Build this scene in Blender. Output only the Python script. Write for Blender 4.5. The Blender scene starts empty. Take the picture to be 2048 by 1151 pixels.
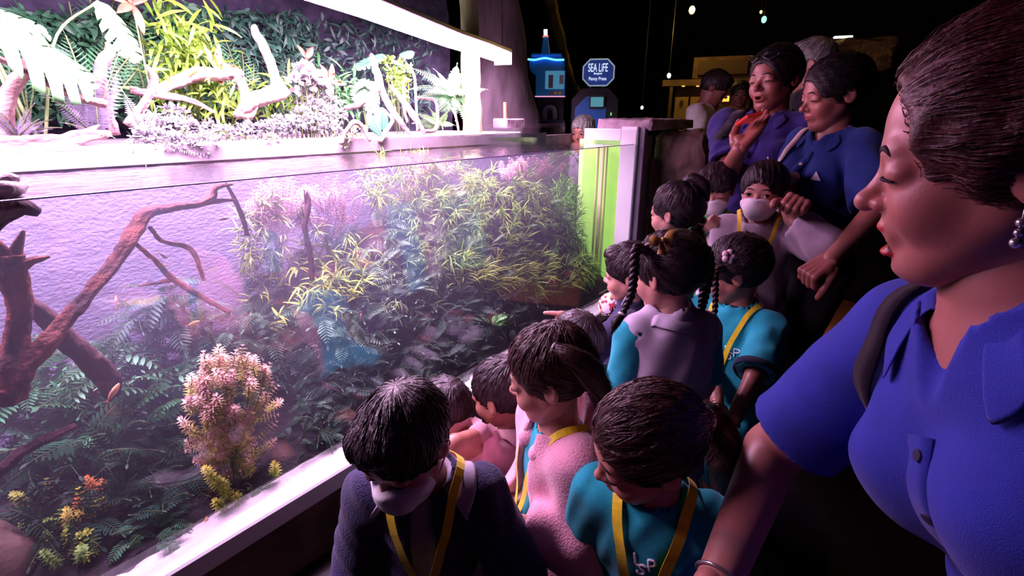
import bpy, math, random
import numpy as np
from mathutils import Vector, Matrix

# ------------------------------------------------------------------ camera, world, exposure
scene = bpy.context.scene
COL = scene.collection
IMW, IMH, FOC, HOR, VPX, CAMH = 2048, 1151, 1000.0, 237.0, 1840.0, 1.35
_p = math.atan((IMH/2-HOR)/FOC)
_a = math.atan2(VPX-IMW/2, FOC*math.cos(_p)+(IMH/2-HOR)*math.sin(_p))
C_RIGHT = np.array([math.sin(_a), -math.cos(_a), 0.0])
_hd = np.array([math.cos(_a), math.sin(_a), 0.0])
C_FW = _hd*math.cos(_p)+np.array([0, 0, -math.sin(_p)])
C_UP = _hd*math.sin(_p)+np.array([0, 0, math.cos(_p)])
C_O = np.array([0.0, 0.0, CAMH])
cam_data = bpy.data.cameras.new('camera')
cam = bpy.data.objects.new('camera', cam_data)
COL.objects.link(cam)
cam_data.sensor_width = 36.0
cam_data.lens = FOC*36.0/IMW
cam_data.clip_start = 0.02
_m = Matrix.Identity(4)
for i in range(3):
    _m[i][0] = C_RIGHT[i]; _m[i][1] = C_UP[i]; _m[i][2] = -C_FW[i]; _m[i][3] = C_O[i]
cam.matrix_world = _m
scene.camera = cam

world = bpy.data.worlds.new('night_hall')
scene.world = world
world.use_nodes = True
world.node_tree.nodes['Background'].inputs[0].default_value = (0.30, 0.14, 0.42, 1)
world.node_tree.nodes['Background'].inputs[1].default_value = 0.012
vs = scene.view_settings
vs.view_transform = 'Standard'; vs.look = 'None'; vs.gamma = 1.0; vs.use_curve_mapping = False
vs.exposure = 0.0
scene.cycles.max_bounces = 8
scene.cycles.diffuse_bounces = 3
scene.cycles.glossy_bounces = 3
scene.cycles.transparent_max_bounces = 20
scene.cycles.volume_bounces = 0
scene.cycles.sample_clamp_indirect = 6.0
scene.cycles.use_denoising = True
scene.cycles.adaptive_threshold = 0.02
scene.cycles.caustics_reflective = False
scene.cycles.caustics_refractive = False

def ray(x, y):
    return C_FW*FOC + C_RIGHT*(x-IMW/2) + C_UP*(IMH/2-y)
def pY(x, y, Y):          # point on the vertical plane Y (parallel to the aquarium glass)
    d = ray(x, y); return C_O + d*(Y/d[1])
def pZ(x, y, z):
    d = ray(x, y); return C_O + d*((z-CAMH)/d[2])
def pX(x, y, X):
    d = ray(x, y); return C_O + d*(X/d[0])
def pD(x, y, depth):
    return C_O + ray(x, y)*(depth/FOC)

R = random.Random(11)
rng = np.random.default_rng(11)

# ------------------------------------------------------------------ materials
def _nodes(name):
    m = bpy.data.materials.new(name); m.use_nodes = True
    nt = m.node_tree; nt.nodes.clear()
    out = nt.nodes.new('ShaderNodeOutputMaterial')
    return m, nt, out
def mat(name, col, rough=0.6, spec=0.5, metal=0.0, var=0.0, scale=20.0, bump=0.0, bscale=60.0, emit=None, estr=0.0,
        attr=False, stretch=None, sheen=0.0, col2=None, trans=0.0, coat=0.0):
    """principled material with procedural colour variation and fine relief"""
    m, nt, out = _nodes(name)
    b = nt.nodes.new('ShaderNodeBsdfPrincipled')
    nt.links.new(b.outputs[0], out.inputs[0])
    b.inputs['Roughness'].default_value = rough
    b.inputs['Specular IOR Level'].default_value = spec
    b.inputs['Metallic'].default_value = metal
    if sheen: b.inputs['Sheen Weight'].default_value = sheen
    if coat: b.inputs['Coat Weight'].default_value = coat
    tc = nt.nodes.new('ShaderNodeTexCoord')
    vec = tc.outputs['Object']
    if stretch:
        mp = nt.nodes.new('ShaderNodeMapping'); mp.inputs['Scale'].default_value = stretch
        nt.links.new(vec, mp.inputs[0]); vec = mp.outputs[0]
    src = None
    if attr:
        a = nt.nodes.new('ShaderNodeAttribute'); a.attribute_name = 'Col'
        mul = nt.nodes.new('ShaderNodeMix'); mul.data_type = 'RGBA'; mul.blend_type = 'MULTIPLY'
        mul.inputs[0].default_value = 1.0
        nt.links.new(a.outputs['Color'], mul.inputs[6]); mul.inputs[7].default_value = (*col, 1)
        src = mul.outputs[2]
    if var > 0 or col2:
        n = nt.nodes.new('ShaderNodeTexNoise'); n.inputs['Scale'].default_value = scale; n.inputs['Detail'].default_value = 4
        nt.links.new(vec, n.inputs['Vector'])
        mx = nt.nodes.new('ShaderNodeMix'); mx.data_type = 'RGBA'
        r = nt.nodes.new('ShaderNodeMapRange'); r.inputs[1].default_value = 0.35; r.inputs[2].default_value = 0.65
        nt.links.new(n.outputs[0], r.inputs[0]); nt.links.new(r.outputs[0], mx.inputs[0])
        c2 = col2 if col2 else tuple(c*(1-var) for c in col)
        if attr:
            mx.blend_type = 'MULTIPLY'; nt.links.new(src, mx.inputs[6]); mx.inputs[7].default_value = (1-var, 1-var, 1-var, 1)
        else:
            mx.inputs[6].default_value = (*col, 1); mx.inputs[7].default_value = (*c2, 1)
        src = mx.outputs[2]
    if src: nt.links.new(src, b.inputs['Base Color'])
    else: b.inputs['Base Color'].default_value = (*col, 1)
    if bump > 0:
        n2 = nt.nodes.new('ShaderNodeTexNoise'); n2.inputs['Scale'].default_value = bscale; n2.inputs['Detail'].default_value = 5
        nt.links.new(vec, n2.inputs['Vector'])
        bp = nt.nodes.new('ShaderNodeBump'); bp.inputs['Strength'].default_value = bump; bp.inputs['Distance'].default_value = 0.01
        nt.links.new(n2.outputs[0], bp.inputs['Height']); nt.links.new(bp.outputs[0], b.inputs['Normal'])
    if emit:
        b.inputs['Emission Color'].default_value = (*emit, 1); b.inputs['Emission Strength'].default_value = estr
    if trans > 0:        # light that passes through a leaf
        t = nt.nodes.new('ShaderNodeBsdfTranslucent')
        if src: nt.links.new(src, t.inputs[0])
        else: t.inputs[0].default_value = (*col, 1)
        ms = nt.nodes.new('ShaderNodeMixShader'); ms.inputs[0].default_value = trans
        nt.links.new(b.outputs[0], ms.inputs[1]); nt.links.new(t.outputs[0], ms.inputs[2]); nt.links.new(ms.outputs[0], out.inputs[0])
    return m
def glass_mat(name, f0=0.04, tint=(1, 1, 1), bump=0.0, bscale=8.0, rough=0.0, stretch=None, power=5.0):
    """thin clear sheet: Schlick mix of see-through and mirror"""
    m, nt, out = _nodes(name)
    t = nt.nodes.new('ShaderNodeBsdfTransparent'); t.inputs[0].default_value = (*tint, 1)
    g = nt.nodes.new('ShaderNodeBsdfGlossy'); g.inputs['Roughness'].default_value = rough
    g.inputs[0].default_value = (1, 1, 1, 1)
    lw = nt.nodes.new('ShaderNodeLayerWeight'); lw.inputs[0].default_value = 0.5
    pw = nt.nodes.new('ShaderNodeMath'); pw.operation = 'POWER'; pw.inputs[1].default_value = power
    nt.links.new(lw.outputs['Facing'], pw.inputs[0])
    ma = nt.nodes.new('ShaderNodeMath'); ma.operation = 'MULTIPLY_ADD'; ma.inputs[1].default_value = 1-f0; ma.inputs[2].default_value = f0
    nt.links.new(pw.outputs[0], ma.inputs[0])
    ms = nt.nodes.new('ShaderNodeMixShader')
    nt.links.new(ma.outputs[0], ms.inputs[0]); nt.links.new(t.outputs[0], ms.inputs[1]); nt.links.new(g.outputs[0], ms.inputs[2])
    nt.links.new(ms.outputs[0], out.inputs[0])
    if bump > 0:
        tc = nt.nodes.new('ShaderNodeTexCoord'); n2 = nt.nodes.new('ShaderNodeTexNoise')
        n2.inputs['Scale'].default_value = bscale; n2.inputs['Detail'].default_value = 3
        vec = tc.outputs['Object']
        if stretch:
            mp = nt.nodes.new('ShaderNodeMapping'); mp.inputs['Scale'].default_value = stretch
            nt.links.new(vec, mp.inputs[0]); vec = mp.outputs[0]
        nt.links.new(vec, n2.inputs['Vector'])
        bp = nt.nodes.new('ShaderNodeBump'); bp.inputs['Strength'].default_value = bump; bp.inputs['Distance'].default_value = 0.02
        nt.links.new(n2.outputs[0], bp.inputs['Height'])
        nt.links.new(bp.outputs[0], g.inputs['Normal']); 
    return m
def emat(name, col, s):
    m, nt, out = _nodes(name)
    e = nt.nodes.new('ShaderNodeEmission'); e.inputs[0].default_value = (*col, 1); e.inputs[1].default_value = s
    nt.links.new(e.outputs[0], out.inputs[0]); return m
_mc = {}
def M(name, *a, **k):
    if name not in _mc: _mc[name] = mat(name, *a, **k)
    return _mc[name]

# ------------------------------------------------------------------ objects
def tag(o, label=None, cat=None, group=None, kind=None):
    if label: o['label'] = label
    if cat: o['category'] = cat
    if group: o['group'] = group
    if kind: o['kind'] = kind
    return o
def empty(name, loc=(0, 0, 0), label=None, cat=None, group=None, kind=None):
    o = bpy.data.objects.new(name, None); COL.objects.link(o)
    o.location = [float(v) for v in loc]; o.empty_display_size = 0.05
    return tag(o, label, cat, group, kind)
def make_mesh(name, V, F, smooth=True, col=None):
    """V (n,3); F array (m,3|4) or a list of such arrays"""
    me = bpy.data.meshes.new(name)
    V = np.ascontiguousarray(V, dtype=np.float32)
    Fs = F if isinstance(F, list) else [F]
    Fs = [np.asarray(f, dtype=np.int32) for f in Fs if len(f)]
    me.vertices.add(len(V)); me.vertices.foreach_set('co', V.ravel())
    nl = sum(f.size for f in Fs); nf = sum(len(f) for f in Fs)
    me.loops.add(nl); me.polygons.add(nf)
    me.loops.foreach_set('vertex_index', np.concatenate([f.ravel() for f in Fs]))
    tot = np.concatenate([np.full(len(f), f.shape[1], np.int32) for f in Fs])
    st = np.concatenate([[0], np.cumsum(tot)[:-1]]).astype(np.int32)
    me.polygons.foreach_set('loop_start', st); me.polygons.foreach_set('loop_total', tot)
    me.polygons.foreach_set('use_smooth', np.full(nf, bool(smooth)))
    me.update(calc_edges=True)
    if col is not None:
        a = me.color_attributes.new('Col', 'FLOAT_COLOR', 'POINT')
        c4 = np.ones((len(V), 4), np.float32); c4[:, :3] = col
        a.data.foreach_set('color', c4.ravel())
    return me
def obj(name, V, F, m, parent=None, smooth=True, col=None, kind=None, label=None):
    me = make_mesh(name, V, F, smooth, col)
    o = bpy.data.objects.new(name, me); COL.objects.link(o)
    if m: me.materials.append(m)
    if parent:
        o.parent = parent
        o.matrix_parent_inverse = parent_inv(parent)
    return tag(o, label=label, kind=kind)
def parent_inv(p):
    # top-level parents carry a plain location; every child is authored in world space, so its own frame is the world's
    if p.parent: return Matrix.Identity(4)
    return Matrix.LocRotScale(p.location, p.rotation_euler, p.scale).inverted()
class MB:
    """collects simple shapes into one mesh"""
    def __init__(s): s.V = []; s.Q = []; s.T = []; s.n = 0
    def add(s, V, F):
        V = np.asarray(V, float); F = np.asarray(F, int)
        s.V.append(V)
        (s.Q if F.shape[1] == 4 else s.T).append(F+s.n); s.n += len(V); return s
    def box(s, c, d, rz=0.0, bev=0.0, axes=None):
        c = np.asarray(c, float); h = np.asarray(d, float)/2
        if bev <= 0:
            V = np.array([[x, y, z] for x in (-1, 1) for y in (-1, 1) for z in (-1, 1)], float)*h
            F = [(0, 1, 3, 2), (4, 6, 7, 5), (0, 4, 5, 1), (2, 3, 7, 6), (0, 2, 6, 4), (1, 5, 7, 3)]
            T = None
        else:
            V = []; idx = {}
            b = min(bev, h.min()*0.95)
            for x in (-1, 1):
                for y in (-1, 1):
                    for z in (-1, 1):
                        for ax in range(3):
                            p = np.array([x, y, z], float)*(h-b); p[ax] += (x, y, z)[ax]*b
                            idx[(x, y, z, ax)] = len(V); V.append(p)
            V = np.array(V); F = []; T = []
            g = lambda *k: idx[k]
            for sx in (-1, 1):
                F.append([g(sx, -1, -1, 0), g(sx, -1, 1, 0), g(sx, 1, 1, 0), g(sx, 1, -1, 0)])
                F.append([g(-1, sx, -1, 1), g(-1, sx, 1, 1), g(1, sx, 1, 1), g(1, sx, -1, 1)])
                F.append([g(-1, -1, sx, 2), g(-1, 1, sx, 2), g(1, 1, sx, 2), g(1, -1, sx, 2)])
                for sy in (-1, 1):
                    F.append([g(sx, sy, -1, 0), g(sx, sy, 1, 0), g(sx, sy, 1, 1), g(sx, sy, -1, 1)])
                    F.append([g(sx, -1, sy, 0), g(sx, 1, sy, 0), g(sx, 1, sy, 2), g(sx, -1, sy, 2)])
                    F.append([g(-1, sx, sy, 1), g(1, sx, sy, 1), g(1, sx, sy, 2), g(-1, sx, sy, 2)])
                    for sz in (-1, 1): T.append([g(sx, sy, sz, 0), g(sx, sy, sz, 1), g(sx, sy, sz, 2)])
        if axes is not None: V = V @ np.asarray(axes, float)
        elif rz:
            cs, sn = math.cos(rz), math.sin(rz)
            V = np.stack([V[:, 0]*cs-V[:, 1]*sn, V[:, 0]*sn+V[:, 1]*cs, V[:, 2]], 1)
        n0 = s.n
        s.add(V+c, F)
        if T is not None: s.T.append(np.array(T)+n0)
        return s
    def tube(s, pts, rad, n=8, cap=True, flat=None):
        V, F, T = tube(pts, rad, n, cap, flat)
        n0 = s.n; s.add(V, F)
        if len(T): s.T.append(T+n0)
        return s
    def build(s, name, m, parent=None, smooth=False, **k):
        V = np.concatenate(s.V)
        F = [np.concatenate(x) for x in (s.Q, s.T) if x]
        return obj(name, V, F, m, parent, smooth, **k)
def tube(pts, rad, n=8, cap=True, flat=None):
    P = np.asarray(pts, float); k = len(P)
    r = np.broadcast_to(np.asarray(rad, float), (k,))
    T = np.gradient(P, axis=0); T /= np.linalg.norm(T, axis=1)[:, None]+1e-12
    u = np.zeros((k, 3)); ref = np.array([0, 0, 1.0]) if abs(T[0][2]) < 0.9 else np.array([1.0, 0, 0])
    if flat is not None: ref = np.asarray(flat, float)
    u[0] = ref-T[0]*(ref@T[0]); u[0] /= np.linalg.norm(u[0])+1e-12
    for i in range(1, k):
        w = u[i-1]-T[i]*(u[i-1]@T[i]); u[i] = w/(np.linalg.norm(w)+1e-12)
    v = np.cross(T, u)
    a = np.arange(n)*2*math.pi/n
    V = P[:, None]+r[:, None, None]*(np.cos(a)[None, :, None]*u[:, None]+np.sin(a)[None, :, None]*v[:, None])
    V = V.reshape(-1, 3)
    i, j = np.meshgrid(np.arange(k-1), np.arange(n), indexing='ij')
    a0 = i*n+j; a1 = i*n+(j+1) % n
    F = np.stack([a0, a1, a1+n, a0+n], -1).reshape(-1, 4)
    Tt = []
    if cap:
        V = np.concatenate([V, P[:1], P[-1:]]); c0 = k*n; c1 = c0+1
        Tt = [[c0, (q+1) % n, q] for q in range(n)]+[[c1, (k-1)*n+q, (k-1)*n+(q+1) % n] for q in range(n)]
    return V, F, np.array(Tt, int).reshape(-1, 3)
def spline(pts, n):
    """Catmull-Rom through rows (any width)"""
    P = np.asarray(pts, float)
    if len(P) < 3:
        t = np.linspace(0, 1, n)[:, None]; return P[0]*(1-t)+P[-1]*t
    E = np.concatenate([[2*P[0]-P[1]], P, [2*P[-1]-P[-2]]])
    t = np.linspace(0, len(P)-1-1e-9, n); i = t.astype(int); f = (t-i)[:, None]
    p0, p1, p2, p3 = E[i], E[i+1], E[i+2], E[i+3]
    return 0.5*((2*p1)+(-p0+p2)*f+(2*p0-5*p1+4*p2-p3)*f**2+(-p0+3*p1-3*p2+p3)*f**3)
def vnoise(P, scale, seed=0):
    """cheap smooth 3-D noise in -1..1 from summed sines"""
    r = np.random.default_rng(seed); P = np.asarray(P)*scale; s = np.zeros(len(P))
    for k in range(6):
        d = r.normal(size=3); d /= np.linalg.norm(d)
        s += np.sin(P@d*(1+0.35*k)+r.uniform(0, 6.28)+1.3*np.sin(P@r.normal(size=3)*0.6+r.uniform(0, 6)))
    return s/4.0
def grid_faces(a, b, wrap=False):
    i, j = np.meshgrid(np.arange(a-1), np.arange(b if wrap else b-1), indexing='ij')
    j2 = (j+1) % b
    return np.stack([i*b+j, i*b+j2, (i+1)*b+j2, (i+1)*b+j], -1).reshape(-1, 4)
def norm(v): v = np.asarray(v, float); return v/(np.linalg.norm(v, axis=-1, keepdims=True)+1e-12)
# ------------------------------------------------------------------ the setting
GY, GX1, LEDGE, WAT, GTOP = 1.35, 3.0, 0.25, 1.20, 1.288     # glass plane, tank end, sill height, water level, rim of the pane
GX0, BY = -0.75, 2.02
m_floor = mat('dark_floor', (0.016, 0.009, 0.013), 0.45, 0.4, var=0.5, scale=3, bump=0.15, bscale=30)
m_dark = mat('black_paint', (0.012, 0.009, 0.016), 0.8, 0.2, var=0.5, scale=2)
m_rock = mat('sculpted_rock', (0.15, 0.085, 0.072), 0.75, 0.4, var=0.55, scale=9, bump=0.9, bscale=22)
m_rockp = mat('pale_rock', (0.46, 0.33, 0.40), 0.8, 0.35, var=0.4, scale=14, bump=0.8, bscale=45)
m_white = mat('white_acrylic', (0.80, 0.80, 0.82), 0.35, 0.5, var=0.06, scale=4)
m_tankwall = mat('plaster_lilac', (0.20, 0.185, 0.29), 0.9, 0.1, var=0.10, scale=10, bump=0.5, bscale=70, stretch=(1, 1, 1.6))
m_sand = mat('white_sand', (0.82, 0.76, 0.78), 0.95, 0.1, var=0.15, scale=60, bump=0.7, bscale=180)
m_pane = glass_mat('clear_acrylic', 0.070, (0.985, 0.985, 1.0), power=6.0)
m_water = glass_mat('rippled_water', 0.16, (0.95, 0.95, 1.0), bump=0.16, bscale=5.0, rough=0.02, stretch=(3.0, 9.0, 1), power=2.4)

def plate(name, c, d, m, **k):
    return tag(MB().box(c, d).build(name, m), kind='structure', **k)
plate('floor', (3.5, 1.0, -0.025), (15, 13, 0.05), m_floor)
plate('wall_back', (3.5, 7.2, 2.0), (15, 0.1, 4.1), m_dark)
plate('wall_right', (10.4, 1.0, 2.0), (0.1, 13, 4.1), m_dark)
plate('ceiling', (3.5, 1.0, 3.75), (15, 13, 0.1), m_dark)
# wooden floor strips showing behind the standing women
m_strip = mat('orange_wood', (0.42, 0.15, 0.05), 0.4, 0.4, var=0.4, scale=5, bump=0.1, stretch=(1, 14, 1))

# rock plinth under the tank: rough relief, grid displaced
def relief(name, P0, U, Vv, nu, nv, amp, m, seed, scale=9, nrm=None, parent=None, kind='structure'):
    u = np.linspace(0, 1, nu); v = np.linspace(0, 1, nv)
    uu, vv = np.meshgrid(u, v, indexing='ij')
    P = np.asarray(P0)+uu[..., None]*np.asarray(U)+vv[..., None]*np.asarray(Vv)
    P = P.reshape(-1, 3)
    n = norm(np.cross(U, Vv)) if nrm is None else np.asarray(nrm, float)
    d = vnoise(P, scale, seed)+0.5*vnoise(P, scale*2.7, seed+1)+0.25*vnoise(P, scale*6, seed+2)
    P = P+n*(d*amp)[:, None]
    return tag(obj(name, P, grid_faces(nu, nv), m, parent), kind=kind)
plinth = empty('wall_plinth', (1.1, 1.4, 0), kind='structure')
relief('rock_face', (GX0, GY-0.085, -0.02), (GX1-GX0+0.1, 0, 0), (0, 0.035, LEDGE-0.05), 160, 24, 0.012, m_rock, 3, nrm=(0, -1, 0), parent=plinth, kind='')
MB().box(((GX0+GX1)/2, 1.75, 0.09), (GX1-GX0, 0.86, 0.18)).build('core', m_rock, plinth)

# ---- the aquarium: one tank with its panes, posts and back wall
tank = empty('aquarium_tank', ((GX0+GX1)/2, GY, 0.18), 'long planted aquarium with clear acrylic front and white sill', 'aquarium')
cx, lx = (GX0+GX1)/2, GX1-GX0
MB().box((cx, GY-0.025, LEDGE-0.035), (lx, 0.075, 0.07), bev=0.006).build('front_sill', m_white, tank)
MB().box((cx, GY+0.0, (LEDGE+GTOP)/2), (lx, 0.016, GTOP-LEDGE)).build('front_pane', m_pane, tank)
MB().box((cx, 1.70, LEDGE-0.05), (lx, 0.66, 0.02)).build('base_plate', m_white, tank)
bw = relief('back_wall', (GX0, BY, LEDGE-0.05), (lx, 0, 0), (0, 0, WAT+0.06-LEDGE+0.05), 220, 60, 0.0018, m_tankwall, 8, scale=16, nrm=(0, -1, 0), parent=tank, kind='')
m_shelf = mat('pale_shelf', (0.42, 0.36, 0.40), 0.7, 0.3, var=0.2, scale=10)
# white ledge carrying the land plants behind the water
MB().box((cx-0.15, BY+0.33, WAT+0.035), (lx-0.3, 0.68, 0.07), bev=0.006).build('planting_shelf', m_shelf, tank)
# end wall: white frame, glazed port, its panel made to glow green
ew = MB()
ew.box((GX1+0.03, GY+0.055, (LEDGE+GTOP)/2), (0.06, 0.11, GTOP-LEDGE+0.03), bev=0.004)
ew.build('end_post', m_white, tank)
MB().box((GX1-0.09, GY+0.24, LEDGE+0.0), (0.22, 0.30, 0.025), axes=[[1, 0, 0.0], [0, 1, 0], [0, 0, 1]]).build('port_sill', m_white, tank)
MB().box((GX1+0.03, GY+0.24, WAT+0.055), (0.06, 0.26, 0.07)).build('port_head', m_white, tank)
m_green = mat('green_glow_acrylic', (0.60, 0.80, 0.30), 0.4, 0.5, col2=(0.42, 0.66, 0.22), scale=6, emit=(0.72, 0.98, 0.46), estr=0.62)   # glow added to light up the dark tank end
m_lime = mat('lime_frame', (0.80, 0.88, 0.42), 0.4, 0.5)
m_tint = glass_mat('green_tinted_pane', 0.05, (0.86, 0.98, 0.70))
for yy, w in ((GY+0.205, 0.012), (GY+0.235, 0.026), (GY+0.268, 0.012)):
    MB().box((GX1+0.012, yy, 0.72), (0.024, w, 0.94), bev=0.003).build('port_mullion', m_lime, tank)
MB().box((GX1+0.01, GY+0.24, 0.72), (0.008, 0.27, 0.94)).build('end_pane', m_tint, tank)
MB().box((GX1+0.11, GY+0.26, 0.72), (0.02, 0.40, 1.0)).build('port_backing', m_green, tank)
# outer flange and jamb beside the post, shadow put into their purple-grey colour
m_flange = mat('shadow_grey_post', (0.20, 0.16, 0.22), 0.5, 0.4, var=0.2, scale=8)
MB().box((GX1+0.055, GY-0.012, 0.69), (0.05, 0.05, 1.22), bev=0.004).build('outer_flange', m_flange, tank)
MB().box((GX1+0.125, GY-0.02, 0.67), (0.09, 0.02, 1.16), bev=0.004).build('jamb_panel', m_flange, tank)
# rim strips and the low far pane
MB().box((2.75, BY-0.02, WAT+0.055), (0.9, 0.012, 0.13)).build('far_pane', m_pane, tank)

sand_n = 260
def sandbed():
    u = np.linspace(GX0, GX1, sand_n); v = np.linspace(GY+0.009, BY-0.01, 50)
    uu, vv = np.meshgrid(u, v, indexing='ij')
    P = np.stack([uu, vv, np.zeros_like(uu)], -1).reshape(-1, 3)
    P[:, 2] = LEDGE-0.012+0.006*vnoise(P, 9, 5)+0.002*vnoise(P, 60, 6)
    return P
tag(obj('sand', sandbed(), grid_faces(sand_n, 50), m_sand), 'white sand bed along the bottom of the aquarium', 'sand', kind='stuff')

def watersurf():
    nu, nv = 300, 80
    u = np.linspace(GX0, GX1-0.005, nu); v = np.linspace(GY+0.009, BY-0.006, nv)
    uu, vv = np.meshgrid(u, v, indexing='ij')
    P = np.stack([uu, vv, np.full_like(uu, WAT)], -1).reshape(-1, 3)
    P[:, 2] += 0.0012*vnoise(P*np.array([1, 2.2, 0]), 22, 31)+0.0006*vnoise(P*np.array([1, 2.5, 0]), 70, 32)
    return P, grid_faces(nu, nv)
tag(obj('water', *watersurf(), m_water), kind='structure')

MB().tube([(GX0, GY+0.011, WAT), (GX1-0.01, GY+0.011, WAT)], 0.0022, 6).build('waterline', mat('water_film', (0.30, 0.18, 0.42), 0.2, 0.6), tank)
# ---- LED light rail above the tank (the hall's main light)
LEDS, LEDD = 64.0, 320.0
m_led = emat('led_diffuser', (1.0, 0.50, 0.90), LEDS)
m_ledd = emat('led_added_row', (1.0, 0.68, 1.0), LEDD)
m_alu = mat('grey_aluminium', (0.35, 0.33, 0.38), 0.35, 0.5, metal=0.7)
rail = empty('light_rail', (1.4, 1.8, 1.72), 'long arched pinkish white light rail hanging over the aquarium plants', 'light')
LP = [pY(x, y, Y) for x, y, Y in ((735, 35, 1.76), (800, 58, 1.82), (900, 93, 1.95), (960, 110, 2.05), (1005, 125, 2.15))]
LP = [LP[0]+np.array([-1.75, -0.10, 0.12]), LP[0]+np.array([-1.25, -0.09, 0.09]), LP[0]+np.array([-0.80, -0.06, 0.06]), LP[0]+np.array([-0.38, -0.03, 0.03])]+LP
for i in range(len(LP)-1):
    a, b = LP[i]*0.995+LP[i+1]*0.005, LP[i]*0.005+LP[i+1]*0.995
    d = norm(b-a); yv = norm(np.cross([0, 0, 1.0], d)); up = np.cross(d, yv)
    ang = np.linspace(math.radians(-18), math.radians(198), 13)     # half-round diffuser bulging downwards
    prof = np.array([(-math.cos(t)*0.055, -math.sin(t)*0.045) for t in ang])
    Va = np.array([[a+yv*p[0]+up*(p[1]+0.04), b+yv*p[0]+up*(p[1]+0.04)] for p in prof]).reshape(-1, 3)
    F = np.array([[2*k, 2*k+1, 2*k+3, 2*k+2] for k in range(len(prof)-1)])
    seg = obj('led_panel', Va, F, m_led, rail)
    MB().box((a+b)/2+up*0.065, (np.linalg.norm(b-a)+0.012, 0.125, 0.022), axes=[d, yv, up], bev=0.004).build('housing', m_alu, rail)
    # added second row behind the seen one, to brighten water and plants, not people
    nd = norm(-up+0.30*yv); tq = np.cross(nd, d); cc = (a+b)/2+yv*0.115+up*0.055; hl = np.linalg.norm(b-a)/2
    obj('added_row_panel', np.array([cc-d*hl-tq*0.04, cc+d*hl-tq*0.04, cc+d*hl+tq*0.04, cc-d*hl+tq*0.04]), np.array([[0, 1, 2, 3]]), m_ledd, rail, False)
    MB().box(cc-nd*0.012, (2*hl+0.01, 0.09, 0.018), axes=[d, tq, nd], bev=0.003).build('housing', m_alu, rail)
    if i == len(LP)-2: MB().box(b+d*0.012+up*0.03, (0.006, 0.118, 0.085), axes=[d, yv, up]).build('end_cap', m_alu, rail)
for q in (1, 4, 8):
    MB().tube([LP[q]+np.array([0, 0, 0.07]), (LP[q][0], LP[q][1], 3.7)], 0.003, 6).build('suspension_cable', m_alu, rail)

# planted wall behind the land plants
m_wallback = mat('planted_wall_felt', (0.030, 0.026, 0.045), 0.95, 0.1, var=0.5, scale=16, bump=0.8, bscale=40)
relief('wall_planting', (-1.2, 2.72, 1.2), (4.0, 0, 0), (0, 0, 2.3), 120, 70, 0.02, m_wallback, 21, scale=7, nrm=(0, -1, 0))
MB().box((0.8, 2.80, 2.3), (4.0, 0.1, 2.3)).build('core', m_dark, bpy.data.objects['wall_planting'])
# ------------------------------------------------------------------ plants: leaf makers
def leaves(base, d, up, L, W, droop=0.3, n=4, fold=0.12, prof='lance', curl=0.0):
    """many leaves at once: base (m,3), direction d, face normal up, length L, width W -> V, F, per-vertex t"""
    base = np.atleast_2d(base); m = len(base)
    d = norm(np.broadcast_to(d, (m, 3))); up = np.broadcast_to(up, (m, 3))
    L = np.broadcast_to(L, (m,)).astype(float); W = np.broadcast_to(W, (m,)).astype(float); droop = np.broadcast_to(droop, (m,))
    s = norm(np.cross(d, up)+1e-6); u = norm(np.cross(s, d))
    t = np.linspace(0, 1, n+1)
    w = {'lance': np.sin(np.pi*np.clip(t*0.93+0.05, 0, 1))**0.8, 'blade': (1-t**2.2)*0.9+0.08*(t < 1), 'oval': np.sqrt(np.clip(1-(2*t-1)**2, 0, 1))*0.98+0.02,
         'wide': np.clip(np.sin(np.pi*t**0.6), 0, 1)}[prof]
    a = droop[:, None]*t[None]                       # bend angle grows along the leaf
    x = L[:, None]*t[None]*np.sinc(a/np.pi*0.5)*np.cos(a*0.5)
    z = -L[:, None]*t[None]*np.sin(a*0.5)
    c = base[:, None]+x[..., None]*d[:, None]+z[..., None]*u[:, None]
    ww = (W[:, None]*0.5*w[None])[..., None]
    lf = c+s[:, None]*ww+u[:, None]*(ww*fold); rt = c-s[:, None]*ww+u[:, None]*(ww*fold)
    if fold == 0:
        V = np.stack([lf, rt], 2).reshape(-1, 3); k = 2
    else:
        V = np.stack([lf, c, rt], 2).reshape(-1, 3); k = 3
    i, j = np.meshgrid(np.arange(n), np.arange(k-1), indexing='ij')
    f = np.stack([i*k+j, i*k+j+1, (i+1)*k+j+1, (i+1)*k+j], -1).reshape(-1, 4)
    F = (f[None]+(np.arange(m)*(n+1)*k)[:, None, None]).reshape(-1, 4)
    T = np.broadcast_to(np.repeat(t, k)[None], (m, (n+1)*k)).reshape(-1)
    I = np.repeat(np.arange(m), (n+1)*k)
    return V, F, T, I
class Leafage:
    """joins bunches of leaves with a colour each"""
    def __init__(s): s.V = []; s.F = []; s.C = []; s.n = 0
    def add(s, V, F, C):
        s.V.append(V); s.F.append(F+s.n); s.C.append(np.broadcast_to(C, (len(V), 3))); s.n += len(V)
    def lv(s, base, d, up, L, W, c0, c1=None, jit=0.25, r=rng, **k):
        V, F, T, I = leaves(base, d, up, L, W, **k)
        c0 = np.asarray(c0, float); c1 = c0 if c1 is None else np.asarray(c1, float)
        m = I.max()+1
        if c0.ndim == 1: c0 = np.broadcast_to(c0, (m, 3))
        if c1.ndim == 1: c1 = np.broadcast_to(c1, (m, 3))
        C = c0[I]*(1-T[:, None])+c1[I]*T[:, None]
        C = C*(1+jit*(r.uniform(-1, 1, m)[I])[:, None])
        s.add(V, F, np.clip(C, 0, 1))
    def build(s, name, m, parent=None, kind='stuff', **k):
        return obj(name, np.concatenate(s.V), np.concatenate(s.F), m, parent, True, np.concatenate(s.C), kind=kind, **k)
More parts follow.
